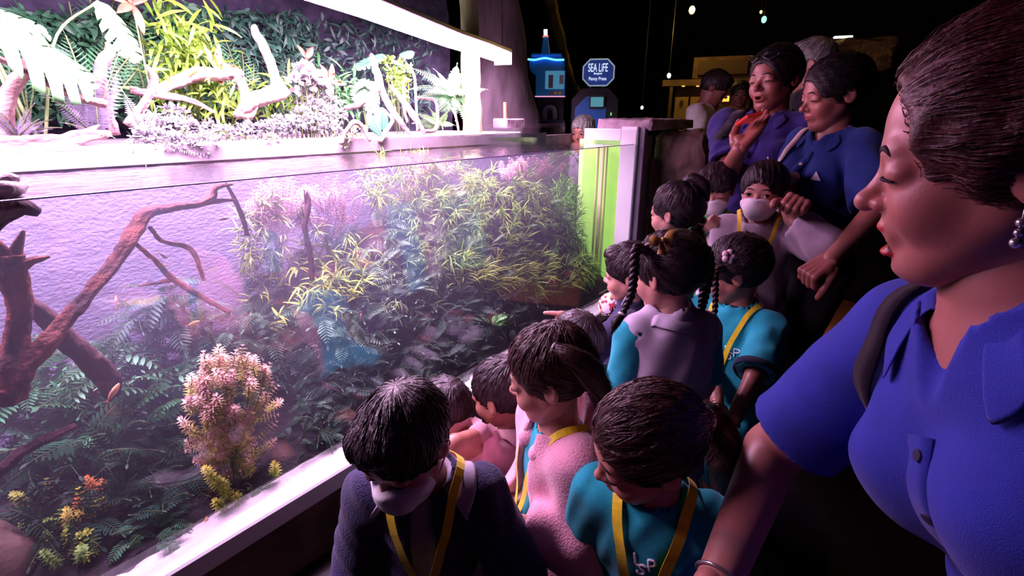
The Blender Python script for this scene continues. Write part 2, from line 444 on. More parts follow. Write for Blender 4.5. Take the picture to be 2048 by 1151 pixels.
m_leaf = mat('leaf_green', (0.50, 0.50, 0.50), 0.5, 0.3, attr=True, trans=0.25)
m_leafw = mat('water_leaf', (1, 1, 1), 0.5, 0.25, attr=True, trans=0.25)
m_stem = mat('plant_stem', (0.10, 0.13, 0.05), 0.6, 0.3)
def rdir(n, r=rng, up=0.0):
    v = r.normal(size=(n, 3)); v[:, 2] += up; return norm(v)
def perp(d, r=rng):
    return norm(np.cross(d, r.normal(size=d.shape)))
def stemtubes(name, paths, rad, m, parent, n=5):
    b = MB()
    for P in paths: b.tube(P, rad, n)
    return b.build(name, m, parent, smooth=True, kind='stuff')

# --- kinds of water plant --------------------------------------------------------------
def rotala(loc, tops, c_low, c_top, label, name='rotala_bush', Lf=0.022, W=0.006, whorl=7, gap=0.0075, r=rng, group=None, lo=0.25, tuft=None):
    """bunch of stems ringed by needle leaves; tops = tip points, all rooted near loc"""
    e = empty(name, loc, label, 'plant', group)
    Lg = Leafage(); paths = []
    loc = np.asarray(loc, float)
    for tp in tops:
        tp = np.asarray(tp, float)
        root = loc+(tp-loc)*np.array([0.35, 0.35, 0])+r.normal(size=3)*np.array([0.02, 0.02, 0])
        if tuft is not None:
            root = tp-norm(norm(tp-np.asarray(tuft[0]))+np.array([0, -0.15, 0.75])+r.normal(size=3)*0.3)*tuft[1]*r.uniform(0.7, 1.2)
        mid = root*0.45+tp*0.55+(np.array([(tp-loc)[0]*0.18, (tp-loc)[1]*0.18, -0.01]) if tuft is None else r.normal(size=3)*0.004)
        P = spline([root, mid, tp], 24); paths.append(P[::2])
        Ln = np.sum(np.linalg.norm(np.diff(P, axis=0), axis=1)); k = max(6, int(Ln*(1-lo)/gap))
        tt = np.linspace(lo, 1.0, k)
        cen = np.stack([np.interp(tt, np.linspace(0, 1, 24), P[:, q]) for q in range(3)], 1)
        tan = norm(np.stack([np.interp(tt, np.linspace(0, 1, 24), np.gradient(P[:, q])) for q in range(3)], 1))
        B = np.repeat(cen, whorl, 0); Tn = np.repeat(tan, whorl, 0); tr = np.repeat(tt, whorl)
        ang = np.tile(np.arange(whorl)*2*np.pi/whorl, k)+np.repeat(np.arange(k)*0.9, whorl)+r.normal(size=k*whorl)*0.15
        s1 = norm(np.cross(Tn, [0.3, 0.9, 0.2])); s2 = np.cross(Tn, s1)
        rad = np.cos(ang)[:, None]*s1+np.sin(ang)[:, None]*s2
        lift = 0.35+0.9*np.clip((tr-0.8)/0.2, 0, 1)**2
        dr = norm(rad+Tn*lift[:, None])
        sz = Lf*(0.75+0.35*np.sin(np.pi*np.clip(tr, 0, 0.93)))*np.where(tr > 0.97, 0.6, 1)
        mixc = np.clip((tr-0.35)/0.6, 0, 1)[:, None]
        cc = np.asarray(c_low)*(1-mixc)+np.asarray(c_top)*mixc
        Lg.lv(B, dr, Tn, sz, W, cc, cc*1.1, droop=0.5, n=2, fold=0, prof='lance', r=r)
    if tuft is not None:
        for tp in tops[::4]: paths.append(spline([loc+r.normal(size=3)*[0.02, 0.01, 0], (loc+tuft[0])/2+r.normal(size=3)*0.01, np.asarray(tp)*0.6+np.asarray(tuft[0])*0.4], 8))
    Lg.build('foliage', m_leafw, e); stemtubes('stems', paths, 0.0012, m_stem, e, 4)
    return e
def needle_bush(loc, rad, n, c0, c1, label, L=(0.04, 0.09), W=0.007, name='needle_leaf_plant', up=0.5, droop=(0.6, 1.8), front=0.6, r=rng, group=None, m=None, bias=(0, 0, 0)):
    """mound bristling with curved narrow leaves"""
    e = empty(name, (loc[0], loc[1], loc[2]-rad[2]), label, 'plant', group)
    d = rdir(n, r, up); d[:, 1] -= front*r.uniform(0, 1, n); d = norm(d+np.asarray(bias))
    B = np.asarray(loc)+d*np.asarray(rad)*r.uniform(0.35, 1.0, (n, 1))**0.6
    dd = norm(d+r.normal(size=(n, 3))*0.45+np.array([0, 0, 0.35]))
    Lg = Leafage()
    Ls = r.uniform(L[0], L[1], n)
    Lg.lv(B, dd, norm(np.array([0, 0, 1.0])+r.normal(size=(n, 3))*0.4), Ls, W*r.uniform(0.7, 1.3, n), c0, c1, 0.35, droop=r.uniform(droop[0], droop[1], n), n=5, fold=0.15, prof='blade', r=r)
    Lg.build('foliage', m or m_leafw, e)
    k = 14
    ps = []
    for q in range(k):
        tip = np.asarray(loc)+norm(r.normal(size=3)+[0, -0.3, 0.6])*np.asarray(rad)*0.7
        rt = np.array([loc[0]+r.normal()*0.02, loc[1]+r.normal()*0.01, loc[2]-rad[2]])
        ps.append(spline([rt, (rt+tip)/2+r.normal(size=3)*0.01, tip], 7))
    stemtubes('stems', ps, 0.002, m_stem, e, 4)
    return e
def fronds(Lg, bases, dirs, length, c0, c1, pairs=9, lw=0.30, ll=0.42, droop=0.7, r=rng, paths=None, fwd=0.55, prof='lance', fold=0.1, n=3, taper=0.75, upv=(0, 0, 1)):
    """pinnate leaves: a bent rachis with leaflets either side"""
    for b, d, L in zip(bases, dirs, np.broadcast_to(length, (len(bases),))):
        d = norm(d); up = norm(np.asarray(upv, float)-d*(np.asarray(upv)@d)+r.normal(size=3)*0.25)
        s = norm(np.cross(d, up)); u = np.cross(s, d)
        t = np.linspace(0.0, 1, pairs+1)
        dr = droop*r.uniform(0.6, 1.4)
        a = dr*t
        C = b+(L*t*np.cos(a*0.5))[:, None]*d-(L*t*np.sin(a*0.5))[:, None]*u
        tg = norm(np.cos(a)[:, None]*d-np.sin(a)[:, None]*u)
        if paths is not None: paths.append(C)
        tt = t[1:]; size = L*ll*np.sin(np.pi*np.clip(tt*taper+0.22, 0, 1))*r.uniform(0.85, 1.1, len(tt))
        for sg in (1, -1):
            Lg.lv(C[1:]-tg[1:]*0.002, norm(sg*s[None]+tg[1:]*fwd), norm(np.cross(tg[1:], s)*-1 if False else np.broadcast_to(u, tg[1:].shape)), size, size*lw, c0, c1, 0.2, droop=0.35, n=n, fold=fold, prof=prof, r=r)
        Lg.lv(C[-1:], tg[-1:], u[None], L*ll*0.55, L*ll*lw*0.6, c0, c1, 0.1, droop=0.3, n=n, fold=fold, prof=prof, r=r)
def fern_clump(loc, n, length, c0, c1, label, name='water_fern', spread=(1, 1, 0.8), jitter=0.05, pairs=8, lw=0.33, ll=0.42, droop=0.8, bias=(0, -0.4, 0.5), m=None, r=rng, group=None, **k):
    e = empty(name, loc, label, 'plant', group)
    Lg = Leafage(); paths = []
    d = norm(r.normal(size=(n, 3))*np.asarray(spread)+np.asarray(bias))
    B = np.asarray(loc)+r.normal(size=(n, 3))*np.asarray(jitter)*[1, 0.6, 0.6]+d*0.02
    fronds(Lg, B, d, r.uniform(length*0.7, length*1.25, n), c0, c1, pairs, lw, ll, droop, r, paths, **k)
    Lg.build('foliage', m or m_leafw, e)
    stemtubes('stems', paths, 0.0014, m_stem, e, 4)
    return e

# --- driftwood --------------------------------------------------------------------------
m_wood = mat('driftwood_red', (0.20, 0.055, 0.04), 0.75, 0.25, col2=(0.030, 0.010, 0.014), scale=22, bump=1.0, bscale=90, stretch=(0.6, 1, 0.6))
m_wooddk = mat('driftwood_dark', (0.085, 0.035, 0.040), 0.75, 0.3, col2=(0.02, 0.010, 0.014), scale=18, bump=0.9, bscale=60, stretch=(1, 1, 0.35))
m_woodlt = mat('driftwood_pale', (0.44, 0.29, 0.27), 0.8, 0.2, col2=(0.20, 0.11, 0.12), scale=22, bump=0.8, bscale=70, stretch=(0.4, 1, 1))
def branch(pts, rad, seed, nlen=None, nr=18, rough=0.30):
    P = np.asarray(pts, float); rad = np.asarray(rad, float)
    L = np.sum(np.linalg.norm(np.diff(P, axis=0), axis=1)); k = nlen or max(16, int(L/0.006))
    Q = spline(np.concatenate([P, rad[:, None]], 1), k); C, r = Q[:, :3], np.abs(Q[:, 3])*0.9+0.0008
    rm = max(0.012, float(r.mean()))
    C = C+0.12*r[:, None]*np.stack([vnoise(C, 0.7/rm, seed+q) for q in range(3)], 1)
    V, F, T = tube(C, r, nr)
    ax = np.concatenate([np.repeat(C, nr, 0), C[:1], C[-1:]])
    rel = V-ax
    ang = np.concatenate([np.tile(np.arange(nr)*2*np.pi/nr, k), [0, 0]]); ln = np.concatenate([np.repeat(np.arange(k)/k*L, nr), [0, L]])
    groove = 0.5*np.sin(ang*3+6*ln+seed)+0.35*np.sin(ang*5-9*ln+seed*2)+0.5*vnoise(V, 0.9/rm, seed+7)+0.3*vnoise(V, 2.4/rm, seed+8)
    V = ax+rel*(1+rough*groove)[:, None]
    return V, F, T
def driftwood(name, label, m, branches, seed, cat='driftwood', group=None):
    b0 = np.asarray(branches[0][0][0])
    e = empty(name, b0, label, cat, group)
    for q, (pts, rad) in enumerate(branches):
        V, F, T = branch(pts, rad, seed+q*11)
        obj('trunk' if q == 0 else 'branch', V, [F, T], m, e)
    return e
# ------------------------------------------------------------------ under water
def pts(lst):   # (x, y, Y) picture coordinates on a plane Y
    return [pY(*q) for q in lst]
W1 = 1.72
driftwood('driftwood_stump', 'forked red-brown driftwood stump rising at the tank\'s near end', m_wood, [
    (pts([(12, 800, 1.60), (20, 720, 1.60), (38, 640, 1.60), (25, 560, 1.60), (20, 510, 1.60)]), [0.035, 0.026, 0.024, 0.028, 0.026]),
    (pts([(18, 540, 1.60), (28, 505, 1.60), (48, 460, 1.59)]), [0.026, 0.015, 0.003]),
    (pts([(22, 545, 1.60), (55, 525, 1.59), (100, 512, 1.58)]), [0.024, 0.012, 0.002]),
    (pts([(20, 540, 1.60), (-10, 500, 1.60), (-50, 470, 1.6)]), [0.026, 0.02, 0.01])], 1)
driftwood('driftwood_branch', 'long slanting driftwood branch climbing from the stump to the waterline', m_wood, [
    (pts([(5, 790, 1.58), (60, 720, 1.60), (150, 620, 1.63), (235, 520, 1.66), (275, 455, 1.68), (300, 425, 1.69), (345, 415, 1.70), (395, 408, 1.70), (425, 395, 1.70), (432, 376, 1.70), (465, 368, 1.70)]),
     [0.024, 0.023, 0.019, 0.018, 0.020, 0.016, 0.011, 0.010, 0.012, 0.007, 0.002]),
    (pts([(395, 408, 1.70), (430, 402, 1.70), (470, 400, 1.69)]), [0.009, 0.007, 0.003]),
    (pts([(300, 455, 1.69), (325, 482, 1.74), (370, 492, 1.77), (390, 510, 1.78), (408, 560, 1.79)]), [0.005, 0.006, 0.008, 0.008, 0.006]),
    (pts([(275, 490, 1.68), (310, 520, 1.74), (345, 557, 1.76), (400, 592, 1.76), (460, 625, 1.76)]), [0.005, 0.007, 0.009, 0.008, 0.006]),
    (pts([(345, 560, 1.76), (310, 566, 1.76), (275, 572, 1.77)]), [0.007, 0.004, 0.001])], 20)
driftwood('driftwood_log', 'dark thick driftwood log sloping down behind the long branch', m_wooddk, [
    (pts([(38, 590, 1.66), (85, 625, 1.68), (130, 672, 1.70), (170, 710, 1.70), (215, 755, 1.70), (225, 790, 1.7)]), [0.016, 0.022, 0.026, 0.028, 0.028, 0.02])], 40)
driftwood('driftwood_root', 'dark thin root crossing the lower end of the tank', m_wooddk, [
    (pts([(-20, 960, 1.55), (40, 905, 1.56), (110, 870, 1.58), (150, 850, 1.6)]), [0.012, 0.012, 0.010, 0.006])], 45)
driftwood('driftwood_spike', 'upright black driftwood spike among the bushes, its tip split', m_wooddk, [
    (pts([(625, 560, 1.72), (620, 500, 1.72), (610, 455, 1.72), (616, 410, 1.72), (614, 383, 1.72)]), [0.010, 0.011, 0.010, 0.011, 0.003]),
    (pts([(612, 405, 1.72), (608, 378, 1.72)]), [0.005, 0.001]),
    (pts([(608, 432, 1.72), (602, 422, 1.72)]), [0.005, 0.001])], 50)
driftwood('driftwood_twig', 'thin dark twig hanging from the waterline beside the long branch', m_wooddk, [
    (pts([(452, 366, 1.72), (468, 395, 1.73), (485, 435, 1.74), (494, 470, 1.74)]), [0.004, 0.006, 0.009, 0.008])], 55)
driftwood('driftwood_bark', 'dark bark slab floating at the waterline beside stacked stones', m_wooddk, [
    (pts([(-60, 430, 1.45), (-10, 415, 1.45), (40, 410, 1.45), (80, 425, 1.45)]), [0.04, 0.028, 0.02, 0.008]),
    (pts([(-50, 460, 1.46), (0, 440, 1.46), (45, 425, 1.46)]), [0.03, 0.016, 0.006])], 60)
def stone(name, c, r, seed, label, m=None, group=None, cat='stone'):
    a, b = 18, 24
    th = np.linspace(0, np.pi, a); ph = np.arange(b)*2*np.pi/b
    V = np.stack([np.outer(np.sin(th), np.cos(ph)), np.outer(np.sin(th), np.sin(ph)), np.outer(np.cos(th), np.ones(b))], -1).reshape(-1, 3)
    V = V*(1+0.18*vnoise(V, 1.8, seed)+0.07*vnoise(V, 5, seed+1))[:, None]*np.asarray(r)+np.asarray(c)
    return tag(obj(name, V, grid_faces(a, b, True), m or m_rock), label, cat, group)
m_stone = mat('wet_dark_stone', (0.16, 0.09, 0.12), 0.5, 0.5, var=0.5, scale=25, bump=0.5)
stone('stone', pY(8, 378, 1.44), (0.035, 0.03, 0.02), 1, 'round wet stone lying lowest on the floating bark slab', m_stone)
stone('stone', pY(2, 358, 1.45), (0.026, 0.025, 0.014), 4, 'smaller flat wet stone stacked on the round one', m_stone)

# bank added to carry the water plants, its dark colour giving the shadow behind them
_bx = np.array([-0.8, 0.0, 0.35, 0.7, 0.95, 1.2, 1.5, 2.0, 2.45, 2.7, 2.9, 3.0]); _bh = np.array([0.12, 0.16, 0.24, 0.33, 0.44, 0.54, 0.66, 0.74, 0.76, 0.72, 0.55, 0.45])
def bank_z(X, Y):
    s = np.clip((Y-1.405)/0.52, 0, 1)
    return LEDGE-0.018+np.interp(X, _bx, _bh)*(s*s*(3-2*s))**0.75
def pB(x, y):
    """first hit of a sight line with the bank (arrays)"""
    x = np.atleast_1d(np.asarray(x, float)); y = np.atleast_1d(np.asarray(y, float))
    d = C_FW*FOC+np.outer(x-IMW/2, C_RIGHT)+np.outer(IMH/2-y, C_UP)
    res = np.zeros((len(x), 3)); done = np.zeros(len(x), bool)
    for Y in np.linspace(1.375, 1.97, 90):
        P = C_O+d*(Y/d[:, 1])[:, None]
        hit = (P[:, 2] < bank_z(P[:, 0], P[:, 1])) & ~done
        res[hit] = P[hit]; done |= hit
    P = C_O+d*(1.95/d[:, 1])[:, None]
    res[~done] = P[~done]
    return res
def bank_mesh():
    u = np.linspace(GX0+0.01, GX1-0.03, 200); v = np.linspace(1.395, 1.99, 44)
    uu, vv = np.meshgrid(u, v, indexing='ij')
    P = np.stack([uu, vv, bank_z(uu, vv)], -1).reshape(-1, 3)
    P[:, 2] += (0.012*vnoise(P, 12, 71)+0.006*vnoise(P, 34, 72))*np.clip((P[:, 1]-1.42)/0.1, 0, 1)
    P[:, 1] = np.clip(P[:, 1], 1.39, 2.0)
    return P
m_soil = mat('shadow_dark_stone', (0.035, 0.028, 0.034), 0.9, 0.2, var=0.5, scale=30, bump=0.9, bscale=60)
tag(obj('stone_bank', bank_mesh(), grid_faces(200, 44), m_soil), 'stone bank under the water plants, dark for the shadow between them', 'stone bank')

def zone(cx, cy, rx, ry, n, r, edge=0.5):
    a = r.uniform(0, 2*np.pi, n); k = r.uniform(0, 1, n)**edge
    return pB(cx+rx*k*np.cos(a), cy+ry*k*np.sin(a))
OUT = np.array([0.0, -0.62, 0.70])
def needles(cx, cy, rx, ry, n, c0, c1, label, L=(0.04, 0.09), W=0.006, lift=0.05, bias=(0, 0, 0), droop=(0.6, 1.9), r=None, jit=0.55, tuft=9, name='needle_leaf_plant'):
    """patch of tufts of narrow arching leaves growing out of the bank"""
    nt = max(4, n//tuft)
    T0 = zone(cx, cy, rx, ry, nt, r)+OUT*r.uniform(0, lift, (nt, 1))
    e = empty(name, T0[np.argmin(T0[:, 2])], label, 'plant')
    td = norm(OUT+r.normal(size=(nt, 3))*0.5+np.asarray(bias))
    B = np.repeat(T0, tuft, 0); m = len(B)
    d = norm(np.repeat(td, tuft, 0)+r.normal(size=(m, 3))*jit)
    Lg = Leafage()
    c = np.asarray(c1)*r.uniform(0.55, 1.25, (nt, 1)); c = np.repeat(c, tuft, 0)
    Lg.lv(B+d*0.004, d, norm(np.array([0, -0.25, 1.0])+r.normal(size=(m, 3))*0.35), r.uniform(L[0], L[1], m), W*r.uniform(0.7, 1.3, m), np.broadcast_to(c0, (m, 3)), c, 0.25,
          droop=r.uniform(droop[0], droop[1], m), n=5, fold=0.15, prof='blade', r=r)
    Lg.build('foliage', m_leafw, e)
    stemtubes('stems', [np.array([T-OUT*(0.03+lift*0.5), T]) for T in T0], 0.0014, m_stem, e, 3)
    return e
def ferns(cx, cy, rx, ry, n, L, c0, c1, label, lift=0.04, pairs=10, lw=0.36, ll=0.30, droop=0.9, bias=(0, 0, 0), r=None, name='water_fern', sp=0.7, **k):
    n = int(n*1.35)
    B = zone(cx, cy, rx, ry, n, r)+OUT*r.uniform(-0.01, lift, (n, 1))
    e = empty(name, B[np.argmin(B[:, 2])], label, 'plant')
    d = norm(OUT+r.normal(size=(n, 3))*np.array([sp*1.2, sp*0.5, sp])+np.asarray(bias))
    Lg = Leafage(); paths = []
    f = r.uniform(0.55, 1.2, n)
    for q in range(n):
        fronds(Lg, B[q:q+1], d[q:q+1], L*r.uniform(0.65, 1.25), np.asarray(c0)*f[q], np.asarray(c1)*f[q], pairs, lw, ll, droop, r, paths, upv=(0, -0.35, 1), **k)
    Lg.build('foliage', m_leafw, e)
    stemtubes('stems', paths, 0.0011, m_stem, e, 3)
    return e
def star_patch(cx, cy, rx, ry, n, low, top, label, h=0.05, r=None, name='rotala_bush', **k):
    B = zone(cx, cy, rx, ry, n, r)
    tops = B+norm(OUT+r.normal(size=(n, 3))*0.35)*r.uniform(0.5, 1.3, (n, 1))*h
    base = B.mean(0); base[2] = B[:, 2].min()
    return rotala(base-OUT*0.02, list(tops), low, top, label, name=name, r=r, **k)

# pink bush in front
r1 = np.random.default_rng(5)
tops = []
for q in range(105):
    while True:
        x, y = r1.uniform(352, 565), r1.uniform(692, 965)
        if ((x-462)/106)**2+((y-822)/140)**2 < 1 or q < 6: break
    if q < 6: x, y = [(485, 692), (440, 712), (530, 735), (400, 745), (562, 800), (372, 800)][q]
    f = ((x-462)/106)**2+((y-822)/140)**2
    tops.append(pY(x, y, 1.435+0.07*min(1, f)+0.02*r1.uniform(0, 1)))
rotala(pY(470, 960, 1.47), tops, (0.50, 0.46, 0.10), (0.95, 0.60, 0.54), 'bushy pink and yellow stem plant in front by the sand', Lf=0.021, W=0.0046, gap=0.0085, whorl=7, r=r1, lo=0.1, tuft=(pY(462, 850, 1.50), 0.085))
tops = [pY(x, y, 1.41) for x, y in ((430, 1000), (465, 985), (548, 925), (410, 935), (445, 960))]
rotala(pY(500, 985, 1.43), tops, (0.22, 0.33, 0.05), (0.60, 0.58, 0.10), 'low yellow sprigs under the pink bushy plant', Lf=0.021, W=0.006, gap=0.010, r=r1, lo=0.4)
def back_rotala(cx, cy, rx, ry, n, Y, label, seed, ct=(0.85, 0.52, 0.62), cl=(0.60, 0.36, 0.42)):
    rr = np.random.default_rng(seed); tp = []
    for q in range(n):
        a = rr.uniform(0, 6.28); k = math.sqrt(rr.uniform(0, 1)); tp.append(pY(cx+rx*k*math.cos(a), cy+ry*k*math.sin(a), Y+rr.uniform(-0.04, 0.03)))
    b = pY(cx, cy+ry+60, Y+0.02)
    return rotala(b, tp, cl, ct, label, Lf=0.026, W=0.0034, gap=0.010, whorl=6, r=rr, lo=0.05, tuft=(pY(cx, cy+ry*1.5, Y), 0.10))
back_rotala(560, 400, 60, 48, 50, 1.90, 'pale pink feathery stem plant behind the dark upright spike', 8)
back_rotala(660, 400, 70, 48, 56, 1.90, 'pink feathery stem plant between the spike and the green bank', 9)
back_rotala(1060, 332, 75, 20, 40, 1.90, 'pink feathery stem plant near the waterline by the green port', 10, (0.85, 0.42, 0.48))
back_rotala(850, 325, 60, 16, 24, 1.93, 'faint pink stem plant at the waterline above the green bank', 12, (0.70, 0.42, 0.50))

rr = np.random.default_rng(20)
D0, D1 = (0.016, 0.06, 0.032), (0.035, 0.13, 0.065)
ferns(190, 800, 190, 70, 60, 0.13, (0.03, 0.14, 0.06), (0.07, 0.28, 0.11), 'large green water fern around the foot of the stump', r=rr, lift=0.10)
ferns(270, 770, 100, 45, 34, 0.13, (0.08, 0.28, 0.14), (0.22, 0.50, 0.28), 'fresh green water fern beside the pink bushy plant', r=rr, lift=0.13, pairs=7)
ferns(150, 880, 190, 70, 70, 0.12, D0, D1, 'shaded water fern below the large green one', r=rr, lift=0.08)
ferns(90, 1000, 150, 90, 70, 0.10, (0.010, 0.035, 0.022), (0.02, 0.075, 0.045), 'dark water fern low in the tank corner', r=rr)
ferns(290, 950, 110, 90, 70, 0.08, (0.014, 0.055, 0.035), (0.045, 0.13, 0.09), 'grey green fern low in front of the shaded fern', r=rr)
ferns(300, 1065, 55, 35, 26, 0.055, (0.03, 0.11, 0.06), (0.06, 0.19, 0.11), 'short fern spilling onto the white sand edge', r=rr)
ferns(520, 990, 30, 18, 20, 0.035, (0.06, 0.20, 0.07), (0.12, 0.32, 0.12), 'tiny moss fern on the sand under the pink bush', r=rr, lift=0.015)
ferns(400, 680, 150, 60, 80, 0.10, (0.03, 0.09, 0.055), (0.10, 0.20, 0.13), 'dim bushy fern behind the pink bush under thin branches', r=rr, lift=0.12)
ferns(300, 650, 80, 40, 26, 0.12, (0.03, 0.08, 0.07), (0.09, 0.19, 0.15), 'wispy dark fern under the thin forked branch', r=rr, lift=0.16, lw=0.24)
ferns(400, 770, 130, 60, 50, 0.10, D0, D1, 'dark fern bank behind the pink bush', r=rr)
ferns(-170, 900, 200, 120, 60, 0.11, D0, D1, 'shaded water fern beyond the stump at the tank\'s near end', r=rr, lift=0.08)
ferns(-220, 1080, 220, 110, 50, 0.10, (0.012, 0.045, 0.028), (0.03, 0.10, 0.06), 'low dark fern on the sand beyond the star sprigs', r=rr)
ra = np.random.default_rng(31)
for (x, y, c, lb) in ((195, 985, (0.55, 0.20, 0.06), 'orange star leaved sprig low in the dark fern'), (175, 1030, (0.60, 0.50, 0.08), 'yellow star leaved sprig below the orange one'),
                         (110, 1040, (0.26, 0.42, 0.08), 'yellow green sprig near the dark tank corner'), (185, 1075, (0.45, 0.56, 0.08), 'bright lime star sprig lowest in the dark fern'),
                         (70, 990, (0.34, 0.38, 0.07), 'small dull yellow sprig beside the corner fern'), (150, 1105, (0.18, 0.32, 0.07), 'dim green sprig at the foot of the star sprigs')):
    star_patch(x, y, 24, 24, 6, tuple(0.5*v for v in c), c, lb, h=0.075, r=ra, name='star_sprig', Lf=0.018, W=0.007, gap=0.011, whorl=6, lo=0.5)

rn = np.random.default_rng(40)
N = lambda *a, **k: needles(*a, r=rn, **k)
Fe = lambda *a, **k: ferns(*a, r=rn, **k)
YG0, YG1, YG2 = (0.09, 0.24, 0.035), (0.60, 0.84, 0.14), (0.40, 0.68, 0.14)
# base cover
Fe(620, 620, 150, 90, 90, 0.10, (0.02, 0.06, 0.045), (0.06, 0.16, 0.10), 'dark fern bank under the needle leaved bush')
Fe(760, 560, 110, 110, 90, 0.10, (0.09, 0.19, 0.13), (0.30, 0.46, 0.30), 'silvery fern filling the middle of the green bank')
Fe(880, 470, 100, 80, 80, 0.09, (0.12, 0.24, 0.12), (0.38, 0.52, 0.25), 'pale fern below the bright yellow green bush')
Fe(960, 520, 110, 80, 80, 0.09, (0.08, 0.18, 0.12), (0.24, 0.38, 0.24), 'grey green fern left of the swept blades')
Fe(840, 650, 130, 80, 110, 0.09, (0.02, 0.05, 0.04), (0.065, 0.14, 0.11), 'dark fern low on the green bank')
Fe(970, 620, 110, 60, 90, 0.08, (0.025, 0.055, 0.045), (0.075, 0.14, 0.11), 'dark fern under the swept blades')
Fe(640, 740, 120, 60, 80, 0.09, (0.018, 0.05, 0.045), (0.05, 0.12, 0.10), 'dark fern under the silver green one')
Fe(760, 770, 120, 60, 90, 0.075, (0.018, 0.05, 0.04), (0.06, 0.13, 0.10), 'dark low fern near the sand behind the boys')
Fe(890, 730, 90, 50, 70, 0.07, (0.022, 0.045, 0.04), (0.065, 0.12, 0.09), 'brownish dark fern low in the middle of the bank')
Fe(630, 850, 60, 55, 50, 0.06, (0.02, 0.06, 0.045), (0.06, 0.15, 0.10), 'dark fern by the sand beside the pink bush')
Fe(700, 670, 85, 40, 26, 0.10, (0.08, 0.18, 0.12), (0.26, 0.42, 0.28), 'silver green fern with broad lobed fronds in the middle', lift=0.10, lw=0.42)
Fe(1080, 480, 90, 110, 80, 0.09, (0.05, 0.16, 0.06), (0.18, 0.38, 0.14), 'green fern behind the blades near the port')
# bright needle bushes
N(545, 500, 80, 75, 620, (0.06, 0.14, 0.05), (0.42, 0.52, 0.14), 'needle leaved bush around the twig and the dark spike', lift=0.14)
N(660, 545, 70, 70, 380, (0.10, 0.20, 0.04), YG1, 'yellow green needle bush right beside the dark spike', L=(0.05, 0.10), lift=0.12)
N(600, 620, 110, 60, 110, (0.20, 0.30, 0.05), (0.70, 0.72, 0.10), 'sparse curled yellow leaves below the dark spike', W=0.008, lift=0.16, tuft=4)
N(800, 385, 85, 55, 620, YG0, YG1, 'bright yellow green needle bush topping the green bank', L=(0.05, 0.10), lift=0.12)
N(905, 385, 90, 55, 620, YG0, YG1, 'broad yellow green needle bush high on the green bank', L=(0.05, 0.10), lift=0.12)
N(850, 480, 110, 80, 500, (0.06, 0.16, 0.05), YG2, 'mid green needle bush on the middle of the bank', lift=0.10)
N(1000, 415, 85, 70, 620, YG0, YG1, 'yellow green needle bush above the swirl of blades', L=(0.05, 0.10), lift=0.10)
N(1075, 400, 70, 70, 520, (0.05, 0.18, 0.04), (0.32, 0.58, 0.10), 'green needle bush toward the glazed port', lift=0.10)
N(1000, 540, 95, 55, 560, (0.08, 0.20, 0.03), (0.62, 0.74, 0.14), 'swept green blades halfway down the bank', L=(0.07, 0.13), W=0.006, bias=(0.8, -0.1, 0.25), droop=(0.3, 1.3), jit=0.35)
N(1075, 560, 75, 50, 420, (0.06, 0.20, 0.03), (0.48, 0.72, 0.14), 'swept green blades low beside the port sill', L=(0.06, 0.12), W=0.0055, bias=(0.8, -0.1, 0.25), droop=(0.3, 1.3), jit=0.35)
N(1130, 360, 55, 60, 560, (0.06, 0.26, 0.03), (0.34, 0.68, 0.10), 'bright green fine leaved bush against the glazed port', L=(0.03, 0.06))
N(1140, 470, 45, 80, 420, (0.05, 0.24, 0.03), (0.30, 0.70, 0.12), 'fresh green bush below the bright one by the port', L=(0.03, 0.06))
N(820, 600, 120, 60, 120, (0.06, 0.16, 0.05), (0.34, 0.50, 0.12), 'scattered hanging green blades low on the bank', droop=(1.5, 2.6), lift=0.10, tuft=4)
fern_clump(pY(985, 655, 1.44), 9, 0.08, (0.10, 0.28, 0.10), (0.22, 0.50, 0.16), 'single fresh green fern sprig by the pink girl\'s head', spread=(0.8, 0.2, 0.5), jitter=0.012, bias=(0.5, -0.1, 0.9), r=rn)
needle_bush(pY(1150, 612, 1.55), (0.24, 0.10, 0.012), 900, (0.16, 0.26, 0.06), (0.46, 0.52, 0.14), 'short mossy turf on the sand under the port', L=(0.012, 0.03), W=0.003, name='turf', r=rn)

needle_bush((2.78, 1.72, 0.66), (0.13, 0.14, 0.34), 1100, (0.05, 0.26, 0.03), (0.34, 0.80, 0.12), 'tall fresh green bush pressed against the glazed port', L=(0.03, 0.07), W=0.006, r=rn)
needle_bush((2.72, 1.56, 0.40), (0.16, 0.09, 0.12), 700, (0.06, 0.26, 0.03), (0.44, 0.84, 0.14), 'low bright green bush at the foot of the port', L=(0.05, 0.10), W=0.006, r=rn)
